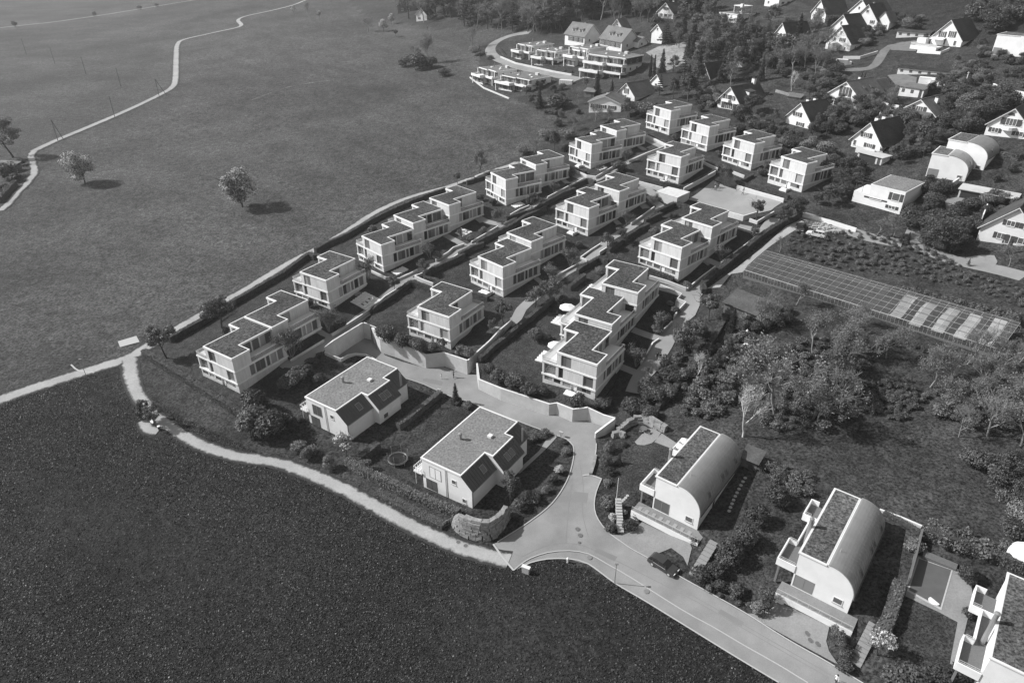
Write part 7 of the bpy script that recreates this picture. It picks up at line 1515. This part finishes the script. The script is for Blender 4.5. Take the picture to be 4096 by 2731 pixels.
# ---------------------------------------------------------------- swimming pool
def pool():
    c = [G('t9', *q) for q in ((1625, 715), (1845, 792), (1770, 1050), (1555, 930))]; z = max(p[2] for p in c)+.12; P = [p[:2] for p in c]
    M['pooldeck'] = M['setts']; fill('pool_terrace', [G('t9', *q)[:2] for q in ((1590, 680), (1880, 770), (1990, 900), (1990, 1000), (1880, 1450), (1830, 1470), (1890, 1150), (1770, 1085), (1530, 970))], M['setts'], .08, 1.5, label='paved surround of the swimming pool')
    r = thing('swimming_pool', 'covered swimming pool with white rounded steps', 'pool', (P[0][0], P[0][1], c[0][2])); r['kind'] = 'thing'; M['cover'] = mat('pool_cover', .085, .5, .12, .8); cc = np.mean(P, axis=0)
    for nm, k, m_, of in (('coping', 1.1, 'kerb', .12), ('cover', 1.0, 'cover', .135)):
        o = fill(nm, [cc+(p-cc)*k for p in P], M[m_], of, 1.2, kind=None); o.parent = r; o.location = (-r.location.x, -r.location.y, -r.location.z)
    q = P[2]*.72+P[3]*.16+cc*.12; MB().lathe([(.7, 0), (.7, .02), (.01, .02)], (q[0]-P[0][0], q[1]-P[0][1], hz(*q)+.15-c[0][2]), 16).build('steps', M['white'], r)
    d = [G('t9', *q)[:2] for q in ((1650, 670), (1890, 755), (1875, 800), (1640, 715))]; MB().prism([tuple(q) for q in d], z-.5, z+.35).build('wooden_deck', M['wood'], label='grey timber deck at the head of the pool', cat='deck', kind='thing')
pool()
# ---------------------------------------------------------------- street furniture
def lamp_post(label, base, top, r0):
    b = G(*base); h = ztop(b, r0, *top)-b[2]; r = thing('street_lamp', label, 'lamp', b, 0); r['kind'] = 'thing'; MB().tube([(0, 0, -.3), (0, 0, h)], [.07, .05], 8).build('pole', M['frame'], r)
    MB().box(-.28, .28, -.16, .16, h, h+.14).build('lamp_head', M['frame'], r); MB().box(-.22, .22, -.12, .12, h-.03, h-.004).build('lamp_glass', M['wframe'], r)
lamp_post('slim street lamp on the meadow side of the road', ('t8', 1880, 882), (1900, 748), 't8'); lamp_post('slim street lamp at the gravel path junction', ('t4', 592, 1018), (553, 908), 't4')
def pole(label, base, top, r0, aframe=None, m='bark', group='wooden utility poles in the field', name='utility_pole', rad=.15, arm=True):
    b = G(*base); h = ztop(b, r0, *top)-b[2]; r = thing(name, label, 'pole', b, 0, group); r['kind'] = 'thing'; MB().tube([(0, 0, -.5), (0, 0, h)], [rad, rad*.7], 7).build('mast', M[m], r)
    if aframe: f = G(r0, *aframe)-b; MB().tube([(f[0], f[1], f[2]-.4), (0, 0, h*.97)], [rad, rad*.7], 7).build('brace', M[m], r)
    if arm: MB().box(-.5, .5, -.05, .05, h-.35, h-.25).build('crossarm', M[m], r)
for k, (b, t, af, lab) in enumerate([((183, 377), (145, 270), None, 'farthest wooden pole in the field row'), ((378, 440), (340, 330), None, 'second farthest wooden pole in the field row'), ((592, 511), (556, 393), None, 'third wooden pole in the field row'), ((832, 596), (800, 470), None, 'fourth wooden pole in the field row'), ((1097, 665), (1070, 545), (1150, 657), 'braced wooden pole at the bend of the farm track'), ((792, 810), (752, 665), None, 'single wooden pole on the straight farm track'), ((400, 972), (355, 825), (440, 962), 'nearest braced wooden pole on the farm track')]):
    pole(lab, ('t1', *b), t, 't1', af)
pole('pale leaning pole on the right-hand slope', ('Z1', 1775, 860), (1838, 680), 'Z1', m='wframe', group=None); pole('thin white flagpole on the corner lawn', ('A3', 393, 1172), (435, 785), 'A3', m='wframe', group=None, name='flagpole', rad=.05, arm=False)
for lab, (r0, x, y) in (('round manhole cover on the junction, upper', ('t8', 1625, 510)), ('round manhole cover on the junction, lower', ('t8', 1643, 553)), ('small drain cover on the junction', ('t8', 1637, 603)), ('pale manhole cover on the pavement by the curve', ('t8', 1708, 707)), ('pale manhole cover on the pavement by the lamp', ('t8', 2100, 940)), ('manhole cover on the gravel path, left of two', ('t8', 805, 600)), ('manhole cover on the gravel path, right of two', ('t8', 855, 625)), ('manhole cover on the forecourt, first of three', ('t9', 857, 1228)), ('manhole cover on the forecourt, second of three', ('t9', 878, 1275)), ('manhole cover on the forecourt, third of three', ('t9', 928, 1300))):
    g = G(r0, x, y); q = thing('manhole_cover', lab, 'manhole', (g[0], g[1], g[2]+.12), 0, 'manhole covers'); q['kind'] = 'thing'; s = .25 if 'small' in lab else .42; MB().lathe([(s, 0), (s, .03)], n=16).build('rim', M['kerb'] if 'gravel' in lab else M['frame'], q); MB().lathe([(s*.86, .03), (s*.86, .045)], n=16).build('lid', M['asphalt2'] if 'pale' in lab else M['wood'], q)
simple('utility_cabinet', 'grey electrical cabinet on the grass at the junction', 'cabinet', G('t8', 1270, 808), -.45, lambda r: (box_part(r, 'body', 'frame', -.62, .62, -.25, .25, -.3, 1.25), box_part(r, 'lid', 'cream', -.68, .68, -.3, .3, 1.254, 1.36), box_part(r, 'door', 'rail', -.55, .55, -.27, -.254, .1, 1.15)))
simple('fire_hydrant', 'small pale hydrant on the pavement edge', 'hydrant', G('t8', 1557, 738), 0, lambda r: (MB().lathe([(.14, -.2), (.14, .75), (.2, .8), (.2, .95), (.08, 1.05)], n=10).build('body', M['cream'], r), MB().tube([(-.25, 0, .6), (.25, 0, .6)], .07, 8).build('outlet', M['rail'], r)))
simple('street_sign', 'small round sign in front of the sandstone block wall', 'sign', G('t8', 978, 590), 0, lambda r: (MB().tube([(0, 0, -.2), (0, 0, 1.9)], .03, 6).build('post', M['rail'], r), MB().tube([(0, -.03, 2.0), (0, -.06, 2.0)], .28, 16).build('disc', M['frame'], r)))
for lab, q in (('mailbox beside the cul-de-sac at the farther house', ('A1', 1880, 590)), ('mailbox at the concrete garden path', ('A2', 2050, 445))): simple('mailbox', lab, 'mailbox', G(*q), -.5, lambda r: (box_part(r, 'post', 'frame', -.05, .05, -.05, .05, -.2, 1.0), box_part(r, 'box', 'rail', -.4, .4, -.18, .18, 1.0, 1.35)))
simple('bench', 'pale wooden bench at the small path bulge', 'bench', G('t4', 1045, 1345), -.7, lambda r: (box_part(r, 'seat', 'cream', -.9, .9, -.22, .22, .42, .48), box_part(r, 'backrest', 'cream', -.9, .9, .2, .26, .55, .9), [box_part(r, 'leg', 'frame', x-.05, x+.05, -.2, .2, -.1, .416) for x in (-.7, .7)]))
simple('litter_bin', 'white-topped litter bin beside the path bench', 'bin', G('t4', 1100, 1392), 0, lambda r: (MB().lathe([(.25, -.1), (.28, .85)], n=12).build('body', M['dframe'], r), MB().lathe([(.3, .854), (.3, .95), (.1, 1.0)], n=12).build('lid', M['wframe'], r)))
ribbon('gravel_bay', W2('t4:985,1330 1020,1390 1090,1405'), 3.0, M['gravelsoft'], .1, 1.5, .2, 'small gravel bay with the bench', 31)
kerb('t4:490,945 540,985 650,1000', .35, .04, label='pale drain channel across the gravel path', name='drain_channel')
# ---------------------------------------------------------------- trampoline
def trampoline(r):
    ring = [(1.75*math.cos(t), 1.75*math.sin(t), .8) for t in np.linspace(0, 2*math.pi, 25)]; MB().tube(ring, .16, 6, False).build('pad_ring', M['frame'], r); MB().lathe([(1.6, .78), (1.6, .8), (.01, .8)], n=24).build('mat', M['dark'], r)
    for k in range(6):
        t = k*math.pi/3; x, y = 1.85*math.cos(t), 1.85*math.sin(t); MB().tube([(x, y, .02), (x, y, .78)], .04, 6).build('leg', M['rail'], r); MB().tube([(x, y, .8), (x*1.02, y*1.02, 2.6)], .035, 6).build('net_pole', M['rail'], r)
    net = MB(); n = 24; net.add([(1.88*math.cos(2*math.pi*i/n), 1.88*math.sin(2*math.pi*i/n), z) for z in (.9, 2.45) for i in range(n)], [(i, (i+1) % n, n+(i+1) % n, n+i) for i in range(n)]); net.build('safety_net', NETM, r)
NETM = clearglass('net_mesh', .55, .12)
simple('trampoline', 'round trampoline with safety net on the lawn', 'trampoline', G('A1', 1390, 1400), .3, trampoline)
# ---------------------------------------------------------------- terraces, parasols and garden furniture of the estate
slab_me = MB().box(-.43, .43, -.2, .2, -.5, 0).mesh('slab', M['fascia'])
def patio(label, c, rz, nx, ny, ox=0, oy=0, dz=.2, sx=.92, sy=.44):
    z = gz(c[0], c[1]); r = thing('paved_terrace', label, 'terrace', (c[0], c[1], z+dz), rz); r['kind'] = 'thing'
    for i in range(nx):
        for j in range(ny):
            x = (i-(nx-1)/2+(.18 if j % 2 else 0))*sx; y = (j-(ny-1)/2)*sy
            if (i*7+j*3) % 9 == 0 and 0 < i < nx-1 and 0 < j < ny-1: continue
            q = uq((x, y), c, rz); obj('slab', slab_me, r, (x, y, gz(*q)-z))
    return r
def uq(l, c, rz): return (c[0]+l[0]*math.cos(rz)-l[1]*math.sin(rz), c[1]+l[0]*math.sin(rz)+l[1]*math.cos(rz))
def chair(label, p, rz, m='cream'):
    r = thing('garden_chair', label, 'chair', p, rz); r['kind'] = 'thing'; box_part(r, 'seat', m, -.25, .25, -.25, .25, .42, .46); MB().plate((-.25, .22, .46), (.5, 0, 0), (0, .14, .5), .04).build('backrest', M[m], r)
    for x in (-.2, .2):
        for y in (-.2, .2): box_part(r, 'leg', m, x-.025, x+.025, y-.025, y+.025, 0, .416)
def table(label, p, m='cream', rd=.6):
    r = thing('garden_table', label, 'table', p, 0); r['kind'] = 'thing'; MB().lathe([(rd, .7), (rd, .75)], n=14).build('tabletop', M[m], r); MB().lathe([(.25, 0), (.05, .06), (.05, .7)], n=8).build('pedestal', M['frame'], r)
def parasol(label, p, h=2.4, rd=1.7):
    r = thing('parasol', label, 'parasol', p, .2, 'white parasols on the terraces'); r['kind'] = 'thing'; MB().lathe([(.3, 0), (.3, .08), (.03, .1), (.03, h)], n=8).build('pole', M['rail'], r); q = MB(); n = 8; R_ = [(rd*math.cos(2*math.pi*i/n), rd*math.sin(2*math.pi*i/n), h-.35) for i in range(n)]
    q.add(R_+[(0, 0, h+.15)]+[(x, y, z-.16) for x, y, z in R_], [(i, (i+1) % n, n) for i in range(n)]+[(n+1+i, n+1+(i+1) % n, (i+1) % n, i) for i in range(n)]).build('canopy', M['white'], r)
def U(k, a, b): return uloc(k, a, b)
def P3(xy, dz=.14): return (xy[0], xy[1], gz(*xy)+dz)
patio('pale slab terrace with white parasol left of the nearest joined house', U(19, -6.0, 7.2), math.radians(-32.7), 5, 9); patio('pale slab terrace with big parasol left of the middle joined house', U(20, -6.2, 6.5), math.radians(-32.7), 5, 9); patio('pale slab terrace left of the rear joined house', U(21, -6.0, 8.5), math.radians(-32.9), 4, 8); patio('pale slab terrace with deckchairs right of the single field-side house', U(3, 13.6, 8.2), math.radians(-33), 7, 12); patio('small pale slab terrace left of the pair before the square', U(22, -5.2, 6), math.radians(-45.6), 3, 6)
patio('paved terrace in front of the front triple house', U(4, 11.6, 3.4), math.radians(-45.7), 3, 9); patio('paved terrace with table at the rear triple house', U(6, 12.6, 2.0), math.radians(-45.7), 4, 8); patio('paved terrace at the lower hedge-bend house', U(7, 11.2, 3), math.radians(-57.8), 3, 8); patio('paved terrace at the lower thicket-side house', U(9, 11.2, 3), math.radians(-57.8), 3, 7)
patio('terrace slabs beside the single house by the curved wall', U(12, -5.4, 6), math.radians(-32.8), 3, 6); patio('white entry slabs at the front of the lower mid-ramp house', U(13, 3.6, -1.6), math.radians(-45.7), 4, 5)
parasol('large white parasol on the terrace of the middle joined house', P3(U(20, -6.4, 8.6)), 2.8, 1.9); parasol('white parasol on the terrace of the nearest joined house', P3(U(19, -5.4, 9.2)), 2.6, 1.8); parasol('white parasol behind the single house by the curved wall', P3(U(12, -5.6, 9.0)), 2.6, 1.7); parasol('white parasol on the lawn behind the front pair of houses', P3(U(1, -5.4, 7.5)), 2.8, 1.9)
for lab, v in (('small white sunshade on the barrel-roofed house balcony, front', 12.0), ('small white sunshade on the barrel-roofed house balcony, rear', 13.8)):
    c_, s_ = math.cos(math.radians(-38)), math.sin(math.radians(-38)); parasol(lab, (23.0-1.5*c_-v*s_, 84.6-1.5*s_+v*c_, .1+2.86), 1.9, .8)
table('small table under the large parasol', P3(U(20, -6.4, 7.6))); table('terrace table with chairs at the rear triple house', P3(U(6, 12.6, 2.0))); table('round table on the rounded stone terrace', P3(tuple(G('A3', 730, 230)[:2])), 'wood', .7)
for lab, c in (('pale chair on the nearest joined house terrace, left', U(19, -6.6, 6.2)), ('pale chair on the nearest joined house terrace, right', U(19, -5.6, 6.6)), ('pale deckchair on the slab terrace, left of two', U(3, 13.2, 7.0)), ('pale deckchair on the slab terrace, right of two', U(3, 14.6, 9.0)), ('chair left of the table at the rear triple house', U(6, 11.6, 2.0)), ('chair right of the table at the rear triple house', U(6, 13.6, 2.0)), ('chair under the large parasol', U(20, -5.6, 7.2)), ('dark chair left of the round stone terrace table', tuple(G('A3', 690, 250)[:2])), ('dark chair right of the round stone terrace table', tuple(G('A3', 790, 260)[:2]))):
    chair(lab, P3(c), rnd.uniform(-1, 1), 'wood' if 'dark' in lab else 'cream')
for lab, k in (('front door steps of the single house by the lower hedge', 13), ('front door steps of the nearest joined house', 19), ('front door steps of the house above the square', 25), ('front door steps of the lower house by the concrete block', 15), ('front door steps of the lower thicket-side house', 9), ('front door steps of the terrace house over the square', 17)):
    c = U(k, 4.1, -1.0); r = thing('door_steps', lab, 'stairs', P3(c, .05), math.radians(UNITS[k][3])); r['kind'] = 'thing'
    for j in range(3): box_part(r, 'step', 'fascia', -1.3, 1.1, -.9+j*.45, -.45+j*.45, -.6, .12+.12*j)
    box_part(r, 'side_wall', 'cwall', 1.15, 1.4, -1.2, .9, -.6, .7)
# ---------------------------------------------------------------- cars
def car(label, p, rz, m, L_=4.8, van=False):
    r = thing('parked_car', label, 'car', p, rz); r['kind'] = 'thing'; w = .9; B = [(-L_/2, .35), (-L_/2+.05, .8), (-L_/2+.25, 1.0), (L_/2-1.45, .98), (L_/2-.35, .82), (L_/2, .62), (L_/2, .3), (L_/2-.3, .22), (-L_/2+.3, .22)]
    q = MB(); n = len(B)
    for y, s in ((-w, .94), (-w*.96, 1), (w*.96, 1), (w, .94)): q.v += [(x*s if abs(x) > 1 else x, y, (z-.2)*s+.2) for x, z in B]
    for k in range(3):
        for i in range(n): q.f.append((k*n+i, k*n+(i+1) % n, (k+1)*n+(i+1) % n, (k+1)*n+i)); q.m.append(0)
    q.f += [tuple(range(n)), tuple(range(4*n-1, 3*n-1, -1))]; q.m += [0, 0]; body = q.build('body', M[m], r)
    rl, rr = -L_/2+.55, L_/2-2.2; T = [(-L_/2+.12, 1.0), (rl, 1.48), (rl+.3, 1.53), (rr, 1.5), (L_/2-1.35, .98)]; c = MB(); n = 5
    for y, s in ((-w*.93, 0), (-w*.76, 1), (w*.76, 1), (w*.93, 0)): c.v += [(x, y if z < 1.1 else y*(.86 if not s else 1), z if s or z < 1.1 else z-.12) for x, z in T]
    for k in range(3):
        for i in range(n-1): c.f.append((k*n+i, k*n+i+1, (k+1)*n+i+1, (k+1)*n+i)); c.m.append(0)
    c.f += [tuple(range(n)), tuple(range(4*n-1, 3*n-1, -1))]; c.m += [0, 0]; c.build('cabin_glass', M['carglass'], r)
    rf = MB(); rf.add([(x, y, z+.012) for x, z in (T[1], T[2], T[3]) for y in (-w*.74, w*.74)], [(0, 2, 3, 1), (2, 4, 5, 3)]); rf.build('roof', M[m], r)
    for s in (-1, 1):
        for x0, x1 in ((-.55, -.47), (.62, .7), (-1.55, -1.45)): MB().plate((x0, s*w*.935, .98), (x1-x0, 0, 0), (0, -s*.155, .5), s*-.012).build('pillar', M[m], r)
        MB().box(-1.3, .9, s*w*1.004-.006, s*w*1.004+.006, .9, .96).build('window_sill', M['rail'], r); MB().box(L_/2-.42, L_/2-.12, s*.55-.22, s*.55+.22, .6, .74).build('headlight', M['wframe'], r); MB().box(-L_/2-.01, -L_/2+.12, s*.6-.2, s*.6+.2, .75, .92).build('tail_light', M['frame'], r); MB().box(.85, 1.05, s*1.0-.07, s*1.0+.07, .95, 1.08).build('mirror', M[m], r)
        for x in (-L_/2+.95, L_/2-.95): o = MB().tube([(x, s*(w-.2), .33), (x, s*(w+.02), .33)], .34, 16).build('wheel', M['dark'], r); MB().tube([(x, s*(w+.01), .33), (x, s*(w+.035), .33)], .21, 10).build('rim', M['rail'], o)
M['carglass'] = glassmat('car_glass', .015, .05); M['carpaint'] = mat('dark_car_paint', .05, .25, 0, spec=.8, metal=.3); M['carwhite'] = mat('white_car_paint', .6, .25, 0, spec=.6)
def road_ang(r0, a, b): p, q = G(r0, *a), G(r0, *b); return math.atan2(q[1]-p[1], q[0]-p[0])
g = G('t8', 2215, 775); car('dark estate car parked at the forecourt edge', (g[0], g[1], g[2]+.1), road_ang('t8', (2130, 720), (2330, 835)), 'carpaint', 4.8)
g = G('Z2', 385, 1215); car('white estate car beside the stone rubble', (g[0], g[1], g[2]+.08), road_ang('Z2', (480, 1235), (290, 1195)), 'carwhite', 4.9); g = G('Z2', 228, 1165); car('dark small van left of the white estate car', (g[0], g[1], g[2]+.08), road_ang('Z2', (225, 1110), (230, 1190)), 'carpaint', 4.2); g = G('Z2', 785, 535); car('dark car before the open garage', (g[0], g[1], g[2]+.1), road_ang('Z2', (740, 520), (830, 545)), 'carpaint', 4.4)
# ---------------------------------------------------------------- people
M['skin'] = mat('skin', .35, .7, 0); M['cloth_dark'] = mat('dark_cloth', .03, .9, 0); M['cloth_mid'] = mat('grey_cloth', .16, .9, 0); M['cloth_white'] = mat('white_cloth', .7, .9, 0); M['hair'] = mat('hair', .03, .8, 0)
TMP = bpy.data.scenes.new('figures')
def person(label, p, rz, h, shirt, legs, arms=((.28, -.1, .78), (.28, .1, .78)), stride=.12, skirt=False):
    """one skinned body; arms: hand positions (out, forward, up) as fractions of the height for left and right"""
    V = []; E = []; R_ = []
    def v(x, y, z, r): V.append((x*h, y*h, z*h)); R_.append(r*h); return len(V)-1
    pel = v(0, 0, .52, .075); ch = v(0, .005, .66, .078); sh = v(0, 0, .80, .07); nk = v(0, .01, .86, .032); hd = v(0, .02, .93, .058); tp = v(0, .02, .965, .048); E += [(pel, ch), (ch, sh), (sh, nk), (nk, hd), (hd, tp)]
    for s, st in ((-1, stride), (1, -stride)):
        hp = v(s*.05, 0, .48, .06); kn = v(s*.055, st*.55+.01, .27, .042); an = v(s*.055, st-.01, .045, .026); ft = v(s*.06, st+.07, .02, .024); E += [(pel, hp), (hp, kn), (kn, an), (an, ft)]
    for s, (o, f, u) in ((-1, arms[0]), (1, arms[1])):
        a = v(s*.105, 0, .80, .038); el = v(s*(.105+o)/2*1.08, f*.45-.02, (.80+u)/2-.02, .029); wr = v(s*o, f, u, .021); hn = v(s*(o+.012), f+.02, u-.03, .022); E += [(sh, a), (a, el), (el, wr), (wr, hn)]
        for k in range(5): t = v(s*(o+.012)+(k-2)*.008, f+.03+.008*(k % 2), u-.075+(.02 if k in (0, 4) else 0), .007); E.append((hn, t))
    me = bpy.data.meshes.new('body'); me.from_pydata(V, E, []); o = bpy.data.objects.new('person_tmp', me); TMP.collection.objects.link(o); mod = o.modifiers.new('skin', 'SKIN'); sv = me.skin_vertices[0].data
    for i, r_ in enumerate(R_): sv[i].radius = (r_, r_*.9)
    sv[pel].use_root = True; ss = o.modifiers.new('sub', 'SUBSURF'); ss.levels = ss.render_levels = 1
    TMP.view_layers[0].update(); dg = TMP.view_layers[0].depsgraph; dg.update(); m2 = bpy.data.meshes.new_from_object(o.evaluated_get(dg)); bpy.data.objects.remove(o); m2.name = 'body'; m2.materials.clear()
    for q in (shirt, legs, 'skin', 'hair'): m2.materials.append(M[q])
    for f in m2.polygons:
        z = f.center.z/h; x = abs(f.center.x)/h
        f.material_index = 2 if (z > .845 or (x > .16 and z < .8) or z < (.06 if not skirt else .33)) else (1 if z < (.5 if not skirt else .4) else 0)
        f.use_smooth = True
    r = obj('person', m2, None, p, rz, label, 'person', kind='thing')
    q = MB(); q.lathe([(.064*h, -.02*h), (.066*h, .03*h), (.05*h, .055*h), (.01*h, .066*h)], (0, .008*h, .935*h), 10).build('hair', M['hair'], r, smooth=True); return r
def on(r0, x, y, dz=.1): g = G(r0, x, y); return (g[0], g[1], gz(g[0], g[1])+dz)
person('person pointing right with outstretched arm, pale shirt, on the cul-de-sac', on('R2', 943, 1537), -.4, 2.0, 'cloth_mid', 'cloth_dark', ((.2, -.08, .5), (.42, .12, .84)), .14)
person('small child in pale clothes beside the pointing person', on('R2', 798, 1550), .2, 1.35, 'cloth_white', 'cloth_white', ((.14, .1, .6), (.2, .14, .66)), .05)
person('person in dark shirt and shorts, left of the strolling couple', on('R1', 1880, 1325), .35, 2.15, 'cloth_dark', 'cloth_mid', ((.16, .03, .5), (.16, -.03, .5)), .1); person('person in long dark coat, right of the strolling couple', on('R1', 1918, 1330), .35, 2.0, 'cloth_dark', 'cloth_dark', ((.15, .03, .5), (.15, -.03, .5)), .08, True)
person('person in white standing with bicycle on the square', on('R3', 1080, 1242, .2), .6, 1.8, 'cloth_white', 'cloth_mid', ((.16, .16, .58), (.16, .16, .58))); person('person in dark clothes standing behind the bicycles on the square', on('R3', 1118, 1210, .2), -2.4, 1.8, 'cloth_dark', 'cloth_dark', ((.15, .1, .55), (.15, .1, .55)), .05); person('person at the back of the bicycle group on the square', on('R3', 1080, 1200, .2), 2.6, 1.75, 'cloth_mid', 'cloth_dark', ((.15, .1, .55), (.15, .1, .55)), .05)
person('walking person with dark shorts and pale top on the square', on('R3', 1408, 1298, .2), 1.2, 1.8, 'cloth_white', 'cloth_dark', ((.17, .1, .55), (.17, -.1, .55)), .16); person('person walking behind on the square near the wall', on('R3', 1412, 1262, .2), 1.0, 1.75, 'cloth_white', 'cloth_mid', ((.17, -.1, .55), (.17, .1, .55)), .12); person('person in white cap and shirt walking on the road at the bottom edge', on('t9', 1045, 1572), 2.4, 1.8, 'cloth_white', 'cloth_dark', ((.17, .12, .55), (.17, -.1, .55)), .14)
bpy.data.scenes.remove(TMP)
def bicycle(label, p, rz):
    r = thing('bicycle', label, 'bicycle', p, rz); r['kind'] = 'thing'
    for x in (-.52, .52): w = MB().tube([(x+.33*math.cos(t), 0, .34+.33*math.sin(t)) for t in np.linspace(0, 2*math.pi, 17)], .03, 5, False).build('wheel', M['dframe'], r); MB().lathe([(.03, -.03), (.03, .03)], (0, 0, 0), 6).build('hub', M['rail'], w, loc=(x, 0, .34))
    MB().tube([(-.52, 0, .34), (-.12, 0, .32), (.38, 0, .72), (-.2, 0, .78), (-.12, 0, .32)], .025, 5).tube([(-.2, 0, .78), (-.52, 0, .34)], .02, 5).tube([(.36, 0, .9), (.52, 0, .34)], .025, 5).build('frame', M['frame'], r); MB().box(-.36, -.08, -.07, .07, .88, .94).build('saddle', M['dark'], r); MB().tube([(.3, -.28, .98), (.36, 0, .95), (.3, .28, .98)], .02, 5).build('handlebar', M['frame'], r)
bicycle('bicycle at the left of the group on the square', on('R3', 1060, 1235, .2), -.5); bicycle('bicycle at the right of the group on the square', on('R3', 1110, 1222, .2), -.3)
# garden steps and stepping stones
stairs('A3:460,1440 420,1120', 1.0, 12, 'narrow garden steps between the two round white bushes', 1.9, 'kerb', 'garden_steps'); stairs('t9:70,830 210,620', 1.4, 9, 'concrete steps beside the conifer row', 2.0, 'paving', 'garden_steps'); stairs('t9:1180,1440 1310,1190', 1.5, 10, 'concrete steps beside the driveway island', 2.2, 'paving', 'garden_steps'); stairs('Z2:990,530 970,450', 2, 8, 'steep garden steps beside the open garage', 2.2, 'cwall', 'garden_steps')
stone = MB().lathe([(.3, -.1), (.28, .04)], n=7).mesh('stepping_stone', M['kerb'])
for k in range(6): g = G('A3', 430+k*22, 1098-k*14-k*k*1.2); obj('stepping_stone', stone, None, (g[0], g[1], g[2]+.06), k, 'pale stepping stone curving across the corner lawn', 'stone', 'stepping stones on the corner lawn', 'thing')
for k in range(10): g = G('A3', 1760+k*16+k*k*.6, 1180-k*44); obj('stepping_stone', stone, None, (g[0], g[1], g[2]+.06), k, 'grey stepping stone in the shaded strip beside the barrel-roofed house', 'stone', 'shaded stepping stones', 'thing')
fence = rail_mesh([(0, 0, 2.6, 0)], 1.3, .35, .03)
g = G('t8', 700, 500); g2 = G('t8', 860, 400); fence = rail_mesh([(0, 0, float(np.linalg.norm((g2-g)[:2])), 0)], 1.2, .5, .03); fence.build('wire_fence', M['frame'], loc=g, rz=math.atan2(g2[1]-g[1], g2[0]-g[0]), label='short metal fence behind the sandstone block wall', cat='fence', kind='thing')
# ---------------------------------------------------------------- air
def haze():
    m = bpy.data.materials.new('haze_air'); m.use_nodes = True; nt = m.node_tree; nt.nodes.clear(); o = nt.nodes.new('ShaderNodeOutputMaterial'); v = nt.nodes.new('ShaderNodeVolumePrincipled'); v.inputs['Color'].default_value = (.95, .95, .95, 1); v.inputs['Density'].default_value = .00013; v.inputs['Anisotropy'].default_value = .2; nt.links.new(v.outputs[0], o.inputs['Volume'])
    MB().box(GX[0]-5, GX[-1]+5, -20, GY[-1]+5, float(GH.min())-2, max(float(GH.max())+40, 90)).build('haze', m, kind='stuff', label='thin pale haze over the whole valley side')
haze()
